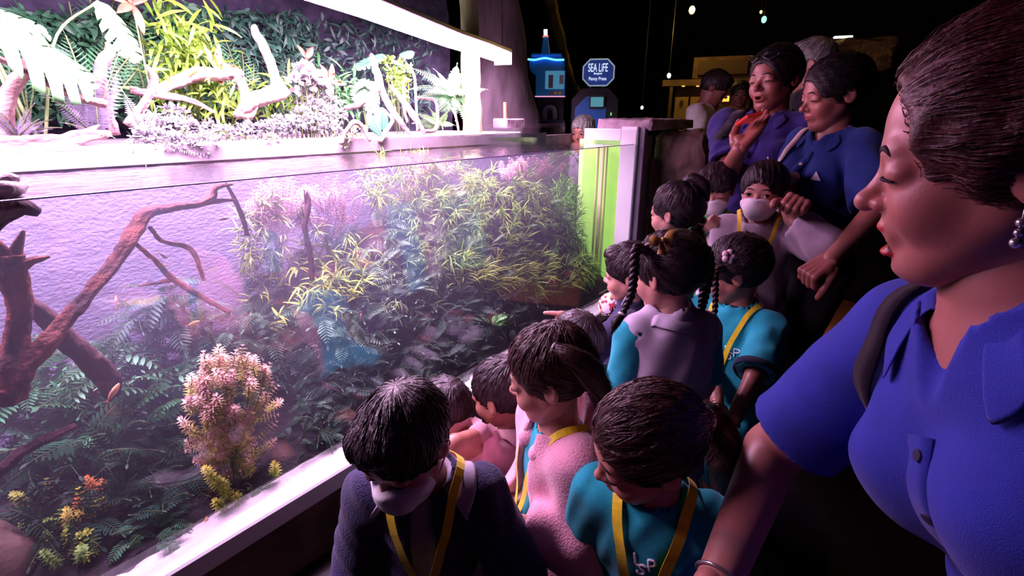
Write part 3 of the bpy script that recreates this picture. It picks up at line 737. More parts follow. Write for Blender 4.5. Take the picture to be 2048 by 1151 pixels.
# small fish: body with tail and fins
m_fishr = mat('fish_red', (0.85, 0.12, 0.10), 0.35, 0.6, col2=(0.85, 0.35, 0.30), scale=60)
m_fisho = mat('fish_orange', (0.95, 0.42, 0.14), 0.35, 0.6, col2=(0.95, 0.65, 0.45), scale=50)
m_fishg = mat('fish_grey', (0.34, 0.25, 0.33), 0.35, 0.6, var=0.3, scale=60)
m_fin = mat('fish_fin', (0.9, 0.5, 0.4), 0.5, 0.4, trans=0.4)
def fish(p, L, yaw, pitch, m, label):
    e = empty('fish', p, label, 'fish', 'small fish in the aquarium')
    t = np.linspace(0, 1, 12)
    prof = 0.17*np.sin(np.pi*np.clip(t*0.92+0.05, 0, 1))**0.8+0.012
    ax = np.array([math.cos(yaw)*math.cos(pitch), math.sin(yaw)*math.cos(pitch), math.sin(pitch)])
    sd = norm(np.cross(ax, [0, 0, 1.0])); up = np.cross(sd, ax)
    C = np.asarray(p)+np.outer((0.5-t)*L, ax)
    a = np.arange(10)*2*np.pi/10
    V = C[:, None]+(prof*L)[:, None, None]*(np.cos(a)[None, :, None]*sd*0.5+np.sin(a)[None, :, None]*up)
    obj('body', V.reshape(-1, 3), grid_faces(12, 10, True), m, e)
    tb = C[-1]
    TV = [tb-sd*L*0.012, tb+sd*L*0.012, tb-ax*L*0.26+up*L*0.17-sd*L*0.004, tb-ax*L*0.17, tb-ax*L*0.26-up*L*0.17+sd*L*0.004]
    obj('tail', np.array(TV), np.array([[0, 2, 3], [0, 3, 4], [1, 3, 2], [1, 4, 3]]), m_fin, e, False)
    dv = [C[4]+up*prof[4]*L*0.9, C[7]+up*prof[7]*L*0.9, C[7]+up*L*0.22]
    obj('fin', np.array(dv+[d+sd*0.001 for d in dv]), np.array([[0, 1, 2], [5, 4, 3]]), m_fin, e, False)
FISH = [(232, 600, 1.62, 0.030, 1.0, 0.9, 'r', 'red fish near the dark log above the fern'), (388, 646, 1.66, 0.034, 0, 0.1, 'o', 'pale orange fish hovering over the dim bushy fern'),
        (228, 782, 1.52, 0.045, 0.3, 0.7, 'o', 'orange fish nosing up out of the green fern beside the stump'), (412, 1042, 1.42, 0.030, 0.3, 1.2, 'o', 'orange shrimp-sized fish upright over the white sand'),
        (618, 938, 1.42, 0.016, 0.3, 1.2, 'r', 'tiny red fish low over the sill sand'), (327, 511, 1.70, 0.024, 0, -0.9, 'g', 'slim grey fish between the thin branches'),
        (447, 437, 1.66, 0.028, 0, 0, 'g', 'slim grey fish beside the hanging twig'), (577, 430, 1.72, 0.018, 0, 0.1, 'r', 'red fish left of the dark spike near its middle'),
        (549, 441, 1.72, 0.015, 0, 0.0, 'r', 'smaller red fish farther left of the dark spike'), (697, 434, 1.72, 0.015, 0, 0.1, 'r', 'red fish below the pink feathery plant'),
        (717, 506, 1.66, 0.022, 0, -0.6, 'r', 'red fish over the bush beside the dark spike'), (765, 660, 1.60, 0.026, 0, 0.4, 'o', 'orange fish over the silver green fern'),
        (722, 632, 1.60, 0.028, 0.3, 1.2, 'r', 'red fish diving above the silver green fern'), (930, 402, 1.70, 0.024, 0, 0.1, 'r', 'pale red fish high before the green bank'),
        (965, 502, 1.66, 0.022, 0, 0.6, 'r', 'red fish before the swept green blades'), (1095, 617, 1.44, 0.022, 0.4, 0.4, 'o', 'small fish at the pointing boy\'s fingertip')]
for (x, y, Y, L, yw, pt, c, lb) in FISH:
    fish(pY(x, y, Y), L, yw, pt, {'r': m_fishr, 'o': m_fisho, 'g': m_fishg}[c], lb)
# ------------------------------------------------------------------ land plants on the shelf behind the water
SH = WAT+0.07     # top of the planting shelf
def monstera_leaf(base, tip, width, up, parent, seed, lobes=7, cut=0.62, droop=0.25, col=((0.10, 0.34, 0.12), (0.22, 0.50, 0.20)), name='leaf', slant=0.38):
    """one big split leaf: blade whose edge is cut into fingers"""
    r = np.random.default_rng(seed)
    base, tip = np.asarray(base), np.asarray(tip); L = np.linalg.norm(tip-base); d = norm(tip-base)
    s = norm(np.cross(d, up)); u = np.cross(s, d)
    nu, nv = 84, 7
    t = np.linspace(0, 1, nu)
    env = np.sin(np.pi*np.clip(t*0.86+0.12, 0, 1))**0.7
    Vs = []; 
    for sg in (-1, 1):
        ph = r.uniform(0, 1)
        saw = np.abs(((t*lobes+ph) % 1)-0.5)*2
        slot = np.clip((saw-0.70)/0.16, 0, 1)*np.clip(0.75+0.25*np.sin(t*23+ph*9), 0, 1)
        w = width*env*(1-cut*slot*np.clip(t*6, 0, 1))*(1+0.08*r.normal())
        v = np.linspace(0, 1, nv)
        wv = w[:, None]*v[None]
        X = t[:, None]*L*(1-slant*0.45)+slant*wv
        a = droop*t
        P = base+X[..., None]*d+sg*wv[..., None]*s+(-(a[:, None]*X*0.6)-0.45*wv**2/width+0.10*wv)[..., None]*u
        Vs.append(P.reshape(-1, 3))
    V = np.concatenate(Vs); f = grid_faces(nu, nv)
    F = np.concatenate([f[:, ::-1], f+nu*nv])
    C = np.tile(np.linspace(0, 1, nv)[None, :, None]*(np.asarray(col[1])-np.asarray(col[0]))+np.asarray(col[0]), (nu*2, 1, 1)).reshape(-1, 3)
    o = obj(name, V, F, m_leaf, parent, True, C)
    md = o.modifiers.new('thick', 'SOLIDIFY'); md.thickness = 0.0012
    return o
def stalk(p0, p1, sag, r0, parent, m=None, name='stalk'):
    p0, p1 = np.asarray(p0), np.asarray(p1); mid = (p0+p1)/2+np.asarray(sag)
    return MB().tube(spline([p0, mid, p1], 14), np.linspace(r0, r0*0.6, 14), 7).build(name, m or m_stem, parent, smooth=True)
m_stalk = mat('pale_stalk', (0.30, 0.42, 0.16), 0.5, 0.4)
lo = lambda x, y, Y: pY(x, y, Y)
UPV = np.array([0.05, -0.62, 0.78])
e = empty('monstera', lo(70, 285, 2.12), 'big split-leaved plant leaning over the near end of the water', 'plant')
monstera_leaf(lo(-60, 30, 2.02), lo(268, 196, 1.98), 0.135, UPV, e, 1, lobes=6, cut=0.72, slant=0.55)
monstera_leaf(lo(196, 2, 2.06), lo(305, 150, 2.00), 0.060, UPV, e, 2, lobes=6, cut=0.68, slant=0.5)
monstera_leaf(lo(-70, 12, 2.10), lo(140, 62, 2.10), 0.08, UPV, e, 3, lobes=5, cut=0.7, slant=0.5)
stalk(lo(60, 285, 2.15), lo(-60, 30, 2.02), (0.0, 0.05, 0.12), 0.006, e, m_stalk)
stalk(lo(90, 285, 2.18), lo(196, 2, 2.06), (0.0, 0.08, 0.10), 0.005, e, m_stalk)
stalk(lo(80, 285, 2.18), lo(-70, 12, 2.10), (0.0, 0.08, 0.10), 0.005, e, m_stalk)

def lance_bush(loc, tops, n, L, W, c0, c1, label, spread=0.9, r=rng, name='leafy_shrub', droop=(0.4, 1.3), bias=(0, -0.4, 0.1), rad=(0.10, 0.08, 0.10)):
    """shoots carrying long narrow leaves"""
    e = empty(name, loc, label, 'plant'); Lg = Leafage(); paths = []
    loc = np.asarray(loc)
    for tp in tops:
        tp = np.asarray(tp); P = spline([loc+r.normal(size=3)*[0.02, 0.02, 0], (loc+tp)/2+r.normal(size=3)*0.02, tp], 10); paths.append(P)
        B = tp+r.normal(size=(n, 3))*np.asarray(rad)*0.5
        d = norm(r.normal(size=(n, 3))*spread+np.asarray(bias))
        Lg.lv(B, d, norm(np.array([0, -0.4, 1.0])+r.normal(size=(n, 3))*0.4), r.uniform(L*0.7, L*1.2, n), W*r.uniform(0.8, 1.2, n), c0, c1, 0.3, droop=r.uniform(droop[0], droop[1], n), n=5, fold=0.18, prof='lance', r=r)
    Lg.build('foliage', m_leaf, e); stemtubes('stems', paths, 0.003, m_stem, e, 5)
    return e
rl = np.random.default_rng(77)
G1, G2 = (0.04, 0.16, 0.06), (0.10, 0.32, 0.13)
LM1, LM2 = (0.16, 0.40, 0.04), (0.42, 0.66, 0.08)
tp = lambda *a: [lo(*q) for q in a]
lance_bush(lo(390, 250, 2.35), tp((345, 60, 2.3), (370, 90, 2.28), (395, 120, 2.27), (350, 130, 2.28), (410, 160, 2.27), (345, 170, 2.3), (380, 60, 2.32)), 46, 0.10, 0.014, LM1, LM2, 'lime green shrub with long narrow leaves behind the pale driftwood', r=rl)
lance_bush(lo(440, 260, 2.3), tp((445, 190, 2.22), (470, 210, 2.22), (430, 215, 2.2)), 34, 0.08, 0.012, LM1, LM2, 'low lime shrub in the crook of the pale driftwood', r=rl)
lance_bush(lo(560, 260, 2.4), tp((560, 190, 2.35), (585, 200, 2.33), (520, 200, 2.34)), 34, 0.08, 0.012, LM1, LM2, 'lime shrub under the red flower beside the upright driftwood', r=rl)
lance_bush(lo(690, 255, 2.3), tp((690, 200, 2.25), (700, 170, 2.27)), 40, 0.09, 0.016, (0.06, 0.26, 0.08), (0.16, 0.46, 0.14), 'green leafy shrub right of the silver cushion', r=rl)
def palm(loc, tips, L, c0, c1, label, r=rl, pairs=14, lw=0.085, ll=0.30, name='palm', droop=0.6):
    e = empty(name, loc, label, 'plant'); Lg = Leafage(); paths = []
    loc = np.asarray(loc)
    for tpp in tips:
        tpp = np.asarray(tpp); d = tpp-loc; Lh = np.linalg.norm(d)
        st = loc+d*0.30
        paths.append(np.array([loc, loc+d*0.15+[0, 0, 0.01], st]))
        fronds(Lg, [st], [norm(d+np.array([0, 0, 0.25*Lh]))], Lh*0.75, c0, c1, pairs, lw, ll, droop, r, paths, fwd=0.75, n=3, upv=(0, -0.7, 0.6))
    Lg.build('foliage', m_leaf, e); stemtubes('stems', paths, 0.003, m_stem, e, 5)
    return e
palm(lo(180, 250, 2.40), tp((40, 130, 2.35), (90, 95, 2.33), (150, 75, 2.35), (215, 70, 2.38), (265, 95, 2.35), (285, 150, 2.3), (130, 150, 2.3), (240, 170, 2.28)), 0, (0.05, 0.22, 0.08), (0.12, 0.42, 0.16), 'feathery green palm behind the big split leaves')
palm(lo(290, 240, 2.45), tp((250, 60, 2.45), (300, 30, 2.47), (340, 60, 2.5), (290, 100, 2.4), (330, 110, 2.4)), 0, (0.06, 0.26, 0.08), (0.18, 0.48, 0.16), 'feathery palm between the split leaves and the lime shrub')
palm(lo(60, 250, 2.5), tp((-20, 60, 2.5), (30, 10, 2.5), (80, 30, 2.5), (10, 170, 2.42), (30, 120, 2.4)), 0, (0.03, 0.14, 0.06), (0.07, 0.26, 0.11), 'dark palm in the corner behind the big split leaf')
palm(lo(480, 240, 2.5), tp((440, 110, 2.48), (500, 90, 2.5), (530, 130, 2.48), (470, 60, 2.52), (420, 60, 2.5)), 0, (0.04, 0.16, 0.07), (0.10, 0.34, 0.14), 'green palm behind the red flower')
palm(lo(600, 230, 2.62), tp((560, 60, 2.6), (610, 50, 2.6), (650, 70, 2.6), (640, 110, 2.58), (580, 120, 2.58), (670, 130, 2.58)), 0, (0.03, 0.10, 0.07), (0.06, 0.17, 0.12), 'shaded palm high on the planted wall under the light rail')  # shadow on the wall palms is put into their dark leaf colours
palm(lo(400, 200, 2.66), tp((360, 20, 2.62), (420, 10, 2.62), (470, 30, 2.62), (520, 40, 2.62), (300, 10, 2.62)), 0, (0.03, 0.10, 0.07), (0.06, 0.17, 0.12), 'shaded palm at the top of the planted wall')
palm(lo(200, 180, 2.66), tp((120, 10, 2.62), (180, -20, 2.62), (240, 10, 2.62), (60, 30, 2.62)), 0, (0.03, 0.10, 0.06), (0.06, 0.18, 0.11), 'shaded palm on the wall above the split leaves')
palm(lo(660, 250, 2.45), tp((620, 160, 2.42), (650, 140, 2.42), (690, 140, 2.42), (720, 170, 2.42)), 0, (0.06, 0.24, 0.08), (0.16, 0.44, 0.16), 'green palm behind the second red flower')

def sword_fern(loc, tips, c0, c1, label, r=rl, pairs=22, lw=0.30, ll=0.17, name='sword_fern', droop=0.5):
    e = empty(name, loc, label, 'plant'); Lg = Leafage(); paths = []
    loc = np.asarray(loc)
    for tpp in tips:
        d = np.asarray(tpp)-loc; Lh = np.linalg.norm(d)
        fronds(Lg, [loc+r.normal(size=3)*0.006], [norm(d+np.array([0, 0, 0.22*Lh]))], Lh, c0, c1, pairs, lw, ll, droop, r, paths, fwd=0.15, n=2, fold=0, taper=0.78, upv=(0, -0.75, 0.6))
    Lg.build('foliage', m_leaf, e); stemtubes('stems', paths, 0.0016, m_stem, e, 5)
    return e
LV1, LV2 = (0.26, 0.22, 0.34), (0.42, 0.38, 0.52)
sword_fern(lo(40, 275, 2.08), tp((-30, 215, 2.05), (0, 205, 2.05), (60, 205, 2.04), (95, 240, 2.03), (105, 268, 2.02), (70, 255, 2.0), (20, 250, 2.0)), LV1, LV2, 'lilac grey sword fern at the near end of the shelf')
sword_fern(lo(190, 270, 2.12), tp((120, 130, 2.12), (160, 120, 2.12), (205, 175, 2.08), (245, 110, 2.1), (235, 275, 2.0), (150, 255, 2.02), (105, 200, 2.08), (180, 150, 2.1), (140, 240, 2.04)), LV1, LV2, 'lilac grey sword fern in the middle of the near shelf')
sword_fern(lo(290, 275, 2.06), tp((255, 180, 2.08), (310, 210, 2.05), (350, 300, 1.99), (385, 312, 1.98), (440, 318, 1.97), (300, 330, 1.985), (270, 300, 2.0)), LV1, (0.5, 0.46, 0.58), 'silvery fern hanging over the shelf edge to the water')
sword_fern(lo(905, 190, 2.2), tp((840, 130, 2.2), (875, 135, 2.25), (920, 130, 2.25), (950, 150, 2.2), (975, 185, 2.15), (970, 215, 2.1), (950, 265, 2.05), (885, 235, 2.1), (850, 205, 2.15), (835, 180, 2.15), (860, 150, 2.2), (935, 175, 2.1), (915, 240, 2.1)), (0.12, 0.40, 0.14), (0.28, 0.58, 0.26), 'bright green sword fern radiating beside the pale trunk', ll=0.20)
sword_fern(lo(880, 250, 2.15), tp((840, 225, 2.12), (865, 215, 2.15), (900, 225, 2.1), (915, 255, 2.1), (850, 255, 2.08), (890, 262, 2.06)), (0.20, 0.50, 0.14), (0.36, 0.66, 0.24), 'low lime fern under the radiating sword fern', ll=0.22)

def cushion(zones, n, c0, c1, label, size=0.016, r=rl, name='silver_ground_cover', rad=0.04):
    """mat of small oval leaves"""
    p0 = np.asarray(zones[0]); e = empty(name, (p0[0], p0[1], SH), label, 'plant'); Lg = Leafage()
    for z in zones:
        d = rdir(n, r, 0.5); d[:, 1] -= 0.3; d = norm(d)
        B = np.asarray(z)+d*rad*r.uniform(0.5, 1, (n, 1))*np.array([1.3, 1, 0.9])
        dd = norm(d+r.normal(size=(n, 3))*0.7)
        Lg.lv(B, dd, norm(r.normal(size=(n, 3))*0.5+[0, -0.4, 0.9]), r.uniform(size*0.8, size*1.4, n), size*0.6, c0, c1, 0.3, droop=0.4, n=3, fold=0.1, prof='oval', r=r)
    Lg.build('foliage', m_leaf, e)
    stemtubes('stems', [np.array([[z[0]+a, z[1], SH-0.01], [z[0]+a*1.5, z[1]-0.01, z[2]]]) for z in zones for a in (-0.02, 0.0, 0.02)], 0.002, m_stem, e, 4)
SV1, SV2 = (0.40, 0.42, 0.44), (0.66, 0.64, 0.68)
cushion(tp((300, 245, 2.12), (340, 255, 2.1), (380, 260, 2.1), (420, 262, 2.1), (330, 285, 2.04), (290, 275, 2.05), (370, 285, 2.04), (410, 285, 2.03), (450, 270, 2.08), (350, 230, 2.15)), 130, SV1, SV2, 'silver small-leaved cushion on the near half of the shelf')
cushion(tp((600, 230, 2.12), (630, 215, 2.13), (660, 205, 2.15), (590, 250, 2.08), (560, 250, 2.08), (630, 245, 2.08), (670, 230, 2.1), (640, 185, 2.16), (610, 195, 2.16), (540, 258, 2.07), (500, 262, 2.08), (660, 255, 2.06)), 130, SV1, SV2, 'silver small-leaved cushion heaped beside the upright driftwood')
cushion(tp((605, 145, 2.14), (620, 160, 2.13), (640, 165, 2.14), (600, 170, 2.14)), 40, (0.55, 0.5, 0.52), (0.75, 0.68, 0.70), 'round pale pink leaves crowning the silver cushion', size=0.036, rad=0.035)
cushion(tp((790, 150, 2.25), (800, 170, 2.22), (780, 130, 2.28), (805, 140, 2.25), (795, 190, 2.2)), 90, (0.20, 0.46, 0.05), (0.42, 0.66, 0.10), 'lime small-leaved climber on the leaning pale branches', size=0.022, name='lime_climber', rad=0.045)
cushion(tp((540, 280, 2.04), (700, 268, 2.05), (720, 260, 2.06), (690, 285, 2.02)), 70, (0.30, 0.40, 0.20), (0.55, 0.62, 0.40), 'sprinkling of small leaves at the shelf edge', size=0.014, rad=0.03)

def red_flower(c, petals, label, L=0.09, W=0.03):
    e = empty('red_bract_flower', (c[0], c[1], SH), label, 'flower')
    stalk((c[0]+0.01, c[1]+0.02, SH), c, (0.0, 0.01, 0), 0.004, e, m_stalk)
    for d in petals:
        V, F, T, I = leaves(np.asarray(c)[None], norm(d)[None], np.array([[0.1, -0.8, 0.5]]), L, W, 0.25, n=8, fold=0.35, prof='lance')
        o = obj('petal', V, F, m_red, e); md = o.modifiers.new('t', 'SOLIDIFY'); md.thickness = 0.001
m_red = mat('red_bract', (0.80, 0.10, 0.06), 0.4, 0.5, col2=(0.85, 0.25, 0.12), scale=14, trans=0.3)
red_flower(lo(432, 138, 2.22), [(-0.4, -0.2, 1), (0.25, -0.2, 1), (0.9, -0.2, 0.15), (-0.15, -0.6, -0.5)], 'red pointed flower rising from the lime shrub', L=0.085)
red_flower(lo(660, 165, 2.20), [(-0.5, -0.1, 1), (0.2, -0.1, 0.8), (1, -0.2, 0.0), (-0.6, -0.2, -0.1), (-0.3, -0.4, -1)], 'red pointed flower above the silver cushion', L=0.085)
red_flower(lo(265, 10, 2.30), [(-1, -0.1, 0.3), (-0.3, -0.1, 0.6), (0.5, -0.1, 0.4), (0.1, -0.4, -1), (-0.4, -0.4, -0.2)], 'red flower at the top of the planted wall', L=0.10)
red_flower(lo(612, 118, 2.40), [(-0.5, -0.1, 0.8), (0.5, -0.1, 0.7), (0, -0.1, -0.8)], 'dim red flower in the shade under the light rail', L=0.07)

# heart-shaped and split leaves at the far half
def broad_plant(loc, specs, label, col=((0.06, 0.24, 0.14), (0.12, 0.36, 0.22)), name='broad_leaved_plant', cut=0.0, lobes=6):
    e = empty(name, loc, label, 'plant')
    for q, (b, t, w) in enumerate(specs):
        monstera_leaf(b, t, w, UPV, e, 50+q, lobes=lobes, cut=cut, col=col, slant=0.25)
        stalk(loc, b, (0, 0.02, 0.02), 0.003, e, m_stalk)
broad_plant(lo(770, 262, 2.10), [(lo(735, 225, 2.05), lo(770, 272, 2.0), 0.045), (lo(765, 215, 2.08), lo(768, 262, 2.03), 0.04)], 'dark broad leaf hanging at the water beside the leaning branches')
broad_plant(lo(735, 262, 2.20), [(lo(728, 170, 2.15), lo(762, 165, 2.12), 0.05), (lo(735, 160, 2.18), lo(712, 205, 2.12), 0.045), (lo(750, 180, 2.12), lo(740, 230, 2.08), 0.04)], 'pale split leaf on a long stalk before the leaning branches', col=((0.22, 0.44, 0.26), (0.40, 0.60, 0.42)), cut=0.5)
broad_plant(lo(800, 260, 2.32), [(lo(780, 118, 2.25), lo(840, 142, 2.2), 0.04), (lo(800, 112, 2.28), lo(830, 98, 2.25), 0.03), (lo(770, 110, 2.3), lo(700, 130, 2.25), 0.035)], 'thin split leaves arching above the lime climber', col=((0.06, 0.24, 0.12), (0.14, 0.36, 0.20)), cut=0.6, lobes=8)

# pale driftwood above the water
driftwood('driftwood_log', 'pale bleached log lying along the near end of the shelf', m_woodlt, [
    (tp((-60, 290, 2.08), (30, 290, 2.06), (110, 285, 2.05), (175, 272, 2.05), (222, 268, 2.05)), [0.03, 0.03, 0.028, 0.022, 0.008]),
    (tp((60, 292, 2.05), (110, 298, 2.03), (135, 294, 2.02)), [0.016, 0.012, 0.003]),
    (tp((150, 275, 2.05), (185, 258, 2.06), (200, 250, 2.06)), [0.012, 0.008, 0.002])], 100)
driftwood('driftwood_stick', 'long straight bleached stick slanting from the near end into the ferns', m_woodlt, [
    (tp((-40, 98, 1.98), (60, 145, 2.0), (140, 188, 2.03), (212, 208, 2.06)), [0.008, 0.009, 0.010, 0.012])], 110)
driftwood('driftwood_fork', 'curved pale driftwood fork behind the long stick', m_woodlt, [
    (tp((12, 285, 2.14), (10, 210, 2.14), (30, 165, 2.14), (62, 138, 2.14), (75, 125, 2.14)), [0.022, 0.020, 0.020, 0.018, 0.008]),
    (tp((50, 148, 2.14), (52, 125, 2.14), (48, 112, 2.14)), [0.014, 0.008, 0.002])], 120)
driftwood('driftwood_horn', 'smooth pale horn of driftwood left of the lime shrub', m_woodlt, [
    (tp((230, 270, 2.16), (205, 180, 2.16), (205, 130, 2.16), (222, 100, 2.16), (212, 84, 2.16)), [0.016, 0.016, 0.018, 0.014, 0.004]),
    (tp((255, 250, 2.14), (298, 190, 2.12), (308, 155, 2.12), (292, 130, 2.12)), [0.014, 0.013, 0.012, 0.004])], 130)
driftwood('driftwood_beam', 'thick pale driftwood beam with broken end across the middle', m_woodlt, [
    (tp((300, 195, 2.2), (350, 165, 2.2), (400, 150, 2.18), (450, 150, 2.16), (484, 148, 2.15)), [0.012, 0.022, 0.026, 0.022, 0.020]),
    (tp((476, 152, 2.15), (488, 180, 2.14), (492, 205, 2.13), (500, 222, 2.12)), [0.020, 0.018, 0.022, 0.018]),
    (tp((260, 178, 2.18), (320, 190, 2.16), (380, 200, 2.14), (430, 225, 2.12)), [0.012, 0.014, 0.010, 0.005])], 140)
driftwood('driftwood_elbow', 'upright driftwood elbow, dark on top, by the silver cushion', m_woodlt, [
    (tp((470, 232, 2.12), (500, 205, 2.12), (545, 188, 2.14), (568, 178, 2.15)), [0.012, 0.030, 0.034, 0.030]),
    (tp((562, 185, 2.15), (548, 150, 2.17), (535, 110, 2.2), (512, 68, 2.24), (508, 50, 2.25)), [0.028, 0.020, 0.018, 0.016, 0.008]),
    (tp((480, 228, 2.12), (500, 232, 2.11), (515, 215, 2.11)), [0.016, 0.012, 0.004])], 150)
driftwood('driftwood_leaning', 'two long bleached branches leaning down to the water under the rail', m_woodlt, [
    (tp((820, 268, 2.02), (795, 235, 2.06), (770, 195, 2.12), (755, 150, 2.18), (742, 110, 2.24)), [0.008, 0.014, 0.016, 0.020, 0.014]),
    (tp((850, 268, 2.02), (825, 230, 2.06), (800, 195, 2.1), (785, 175, 2.14)), [0.010, 0.016, 0.012, 0.006]),
    (tp((835, 262, 2.02), (832, 200, 2.08), (828, 150, 2.12), (812, 125, 2.16)), [0.006, 0.006, 0.006, 0.004]),
    (tp((815, 245, 2.05), (808, 215, 2.08), (806, 170, 2.1)), [0.006, 0.006, 0.002]),
    (tp((845, 262, 2.03), (872, 258, 2.03), (875, 220, 2.06), (868, 200, 2.08), (838, 196, 2.1)), [0.010, 0.010, 0.007, 0.008, 0.006])], 160)
driftwood('driftwood_arch', 'small pale driftwood arch standing in the water edge', m_woodlt, [
    (tp((682, 288, 1.99), (692, 262, 2.0), (708, 245, 2.0), (725, 255, 2.0), (740, 282, 1.99)), [0.008, 0.009, 0.011, 0.010, 0.007]),
    (tp((690, 215, 2.1), (715, 210, 2.06), (732, 202, 2.04), (740, 215, 2.02)), [0.010, 0.012, 0.010, 0.004]),
    (tp((760, 285, 2.0), (775, 258, 2.02), (785, 240, 2.05), (770, 220, 2.08)), [0.010, 0.010, 0.008, 0.005])], 170)
driftwood('driftwood_stake', 'thin driftwood stake under the radiating fern', m_woodlt, [
    (tp((918, 265, 2.05), (910, 230, 2.08), (895, 205, 2.12)), [0.005, 0.006, 0.003])], 180)

# dark undergrowth closing the gaps against the planted wall
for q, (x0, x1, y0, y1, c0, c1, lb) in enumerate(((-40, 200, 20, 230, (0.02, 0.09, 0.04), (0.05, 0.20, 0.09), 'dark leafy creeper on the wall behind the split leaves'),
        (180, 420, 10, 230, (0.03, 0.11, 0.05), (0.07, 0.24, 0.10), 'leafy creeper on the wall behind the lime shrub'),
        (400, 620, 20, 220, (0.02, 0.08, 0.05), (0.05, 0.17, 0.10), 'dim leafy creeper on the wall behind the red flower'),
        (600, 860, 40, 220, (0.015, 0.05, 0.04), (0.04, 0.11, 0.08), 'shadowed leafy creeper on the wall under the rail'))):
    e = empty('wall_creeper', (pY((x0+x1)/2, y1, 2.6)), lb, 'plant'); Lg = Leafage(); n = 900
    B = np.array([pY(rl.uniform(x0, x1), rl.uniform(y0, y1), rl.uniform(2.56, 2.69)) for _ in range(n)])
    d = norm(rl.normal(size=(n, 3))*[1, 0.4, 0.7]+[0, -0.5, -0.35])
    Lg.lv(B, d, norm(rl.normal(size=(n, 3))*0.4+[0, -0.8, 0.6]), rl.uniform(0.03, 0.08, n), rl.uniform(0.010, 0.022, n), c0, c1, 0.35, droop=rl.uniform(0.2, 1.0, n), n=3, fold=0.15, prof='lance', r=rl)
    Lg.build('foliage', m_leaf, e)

palm((-0.1, 2.45, SH), [(-0.35, 2.38, 1.55), (-0.2, 2.3, 1.65), (0.0, 2.3, 1.68), (0.1, 2.28, 1.58), (-0.3, 2.25, 1.45)], 0, (0.04, 0.18, 0.07), (0.10, 0.34, 0.14), 'green palm on the shelf before the split-leaved plant')
cushion([(-0.05, 2.1, SH+0.03), (-0.15, 2.12, SH+0.03), (-0.27, 2.1, SH+0.04), (-0.4, 2.12, SH+0.03)], 110, SV1, SV2, 'silver small-leaved cushion at the very start of the shelf')
# ------------------------------------------------------------------ the dim hall beyond the tank
m_bark = mat('painted_bark', (0.16, 0.11, 0.14), 0.9, 0.2, var=0.5, scale=10, bump=1.0, bscale=18, stretch=(1, 1, 0.3))
m_barkp = mat('pale_trunk', (0.58, 0.60, 0.34), 0.8, 0.2, var=0.3, scale=12, bump=0.5, bscale=30, stretch=(1, 1, 0.3))
m_vine = mat('golden_bark', (0.36, 0.26, 0.06), 0.8, 0.3, col2=(0.10, 0.07, 0.03), scale=9, bump=0.9, bscale=20, stretch=(1, 1, 0.4))
def trunk(name, pts_, rad, m, label, cat='tree trunk', seed=0, nr=24, rough=0.10):
    V, F, T = branch(pts_, rad, seed, nlen=70, nr=nr, rough=rough)
    return tag(obj(name, V, [F, T], m), label, cat)
b0 = pD(945, 243, 3.05)
trunk('pale_trunk', [(b0[0], b0[1], 1.22), (b0[0], b0[1], 1.5), (b0[0]-0.01, b0[1], 2.2), (b0[0]-0.03, b0[1], 3.6)], [0.066, 0.060, 0.056, 0.05], m_barkp, 'pale smooth trunk standing at the end of the light rail', seed=3)
b1 = pD(1000, 250, 4.1)
trunk('cave_trunk', [(b1[0], b1[1], 0.0), (b1[0], b1[1], 1.2), (b1[0]-0.06, b1[1], 1.9), (b1[0]-0.12, b1[1], 2.7), (b1[0]-0.1, b1[1]+0.1, 3.66)], [0.42, 0.36, 0.24, 0.20, 0.34], m_bark, 'massive dark sculpted trunk behind the pale one', seed=5, rough=0.07)
trunk('golden_trunk', [pD(1160, 262, 5.2)*[1, 1, 0], pD(1158, 215, 5.2), pD(1146, 165, 5.2), pD(1130, 115, 5.2), pD(1117, 65, 5.2), pD(1104, 20, 5.2), pD(1090, -40, 5.2)], [0.035, 0.025, 0.028, 0.042, 0.060, 0.070, 0.08], m_vine, 'slender golden trunk curving up behind the blue machine', seed=9, nr=16, rough=0.16)
# low wall with white block, wooden peg
m_peg = mat('copper_pipe', (0.62, 0.34, 0.16), 0.35, 0.5, metal=0.3)
pb = pD(1018, 240, 3.3)
MBk = MB().box((pb[0], pb[1], (pb[2])-0.02), (0.20, 0.12, 0.06), bev=0.008)
tag(MBk.build('white_block', m_rockp), 'pale stone block on the far rim of the tank', 'stone block')
tag(MB().tube([(pb[0]-0.04, pb[1], pb[2]), (pb[0]-0.04, pb[1], pb[2]+0.11)], 0.012, 12).build('copper_pipe', m_peg), 'short copper pipe standing on the pale stone block', 'pipe')
# rim beyond the water's far end
plate('trim_1', (2.95, BY+0.04, WAT-0.3), (1.3, 0.06, 0.68), m_rockp)

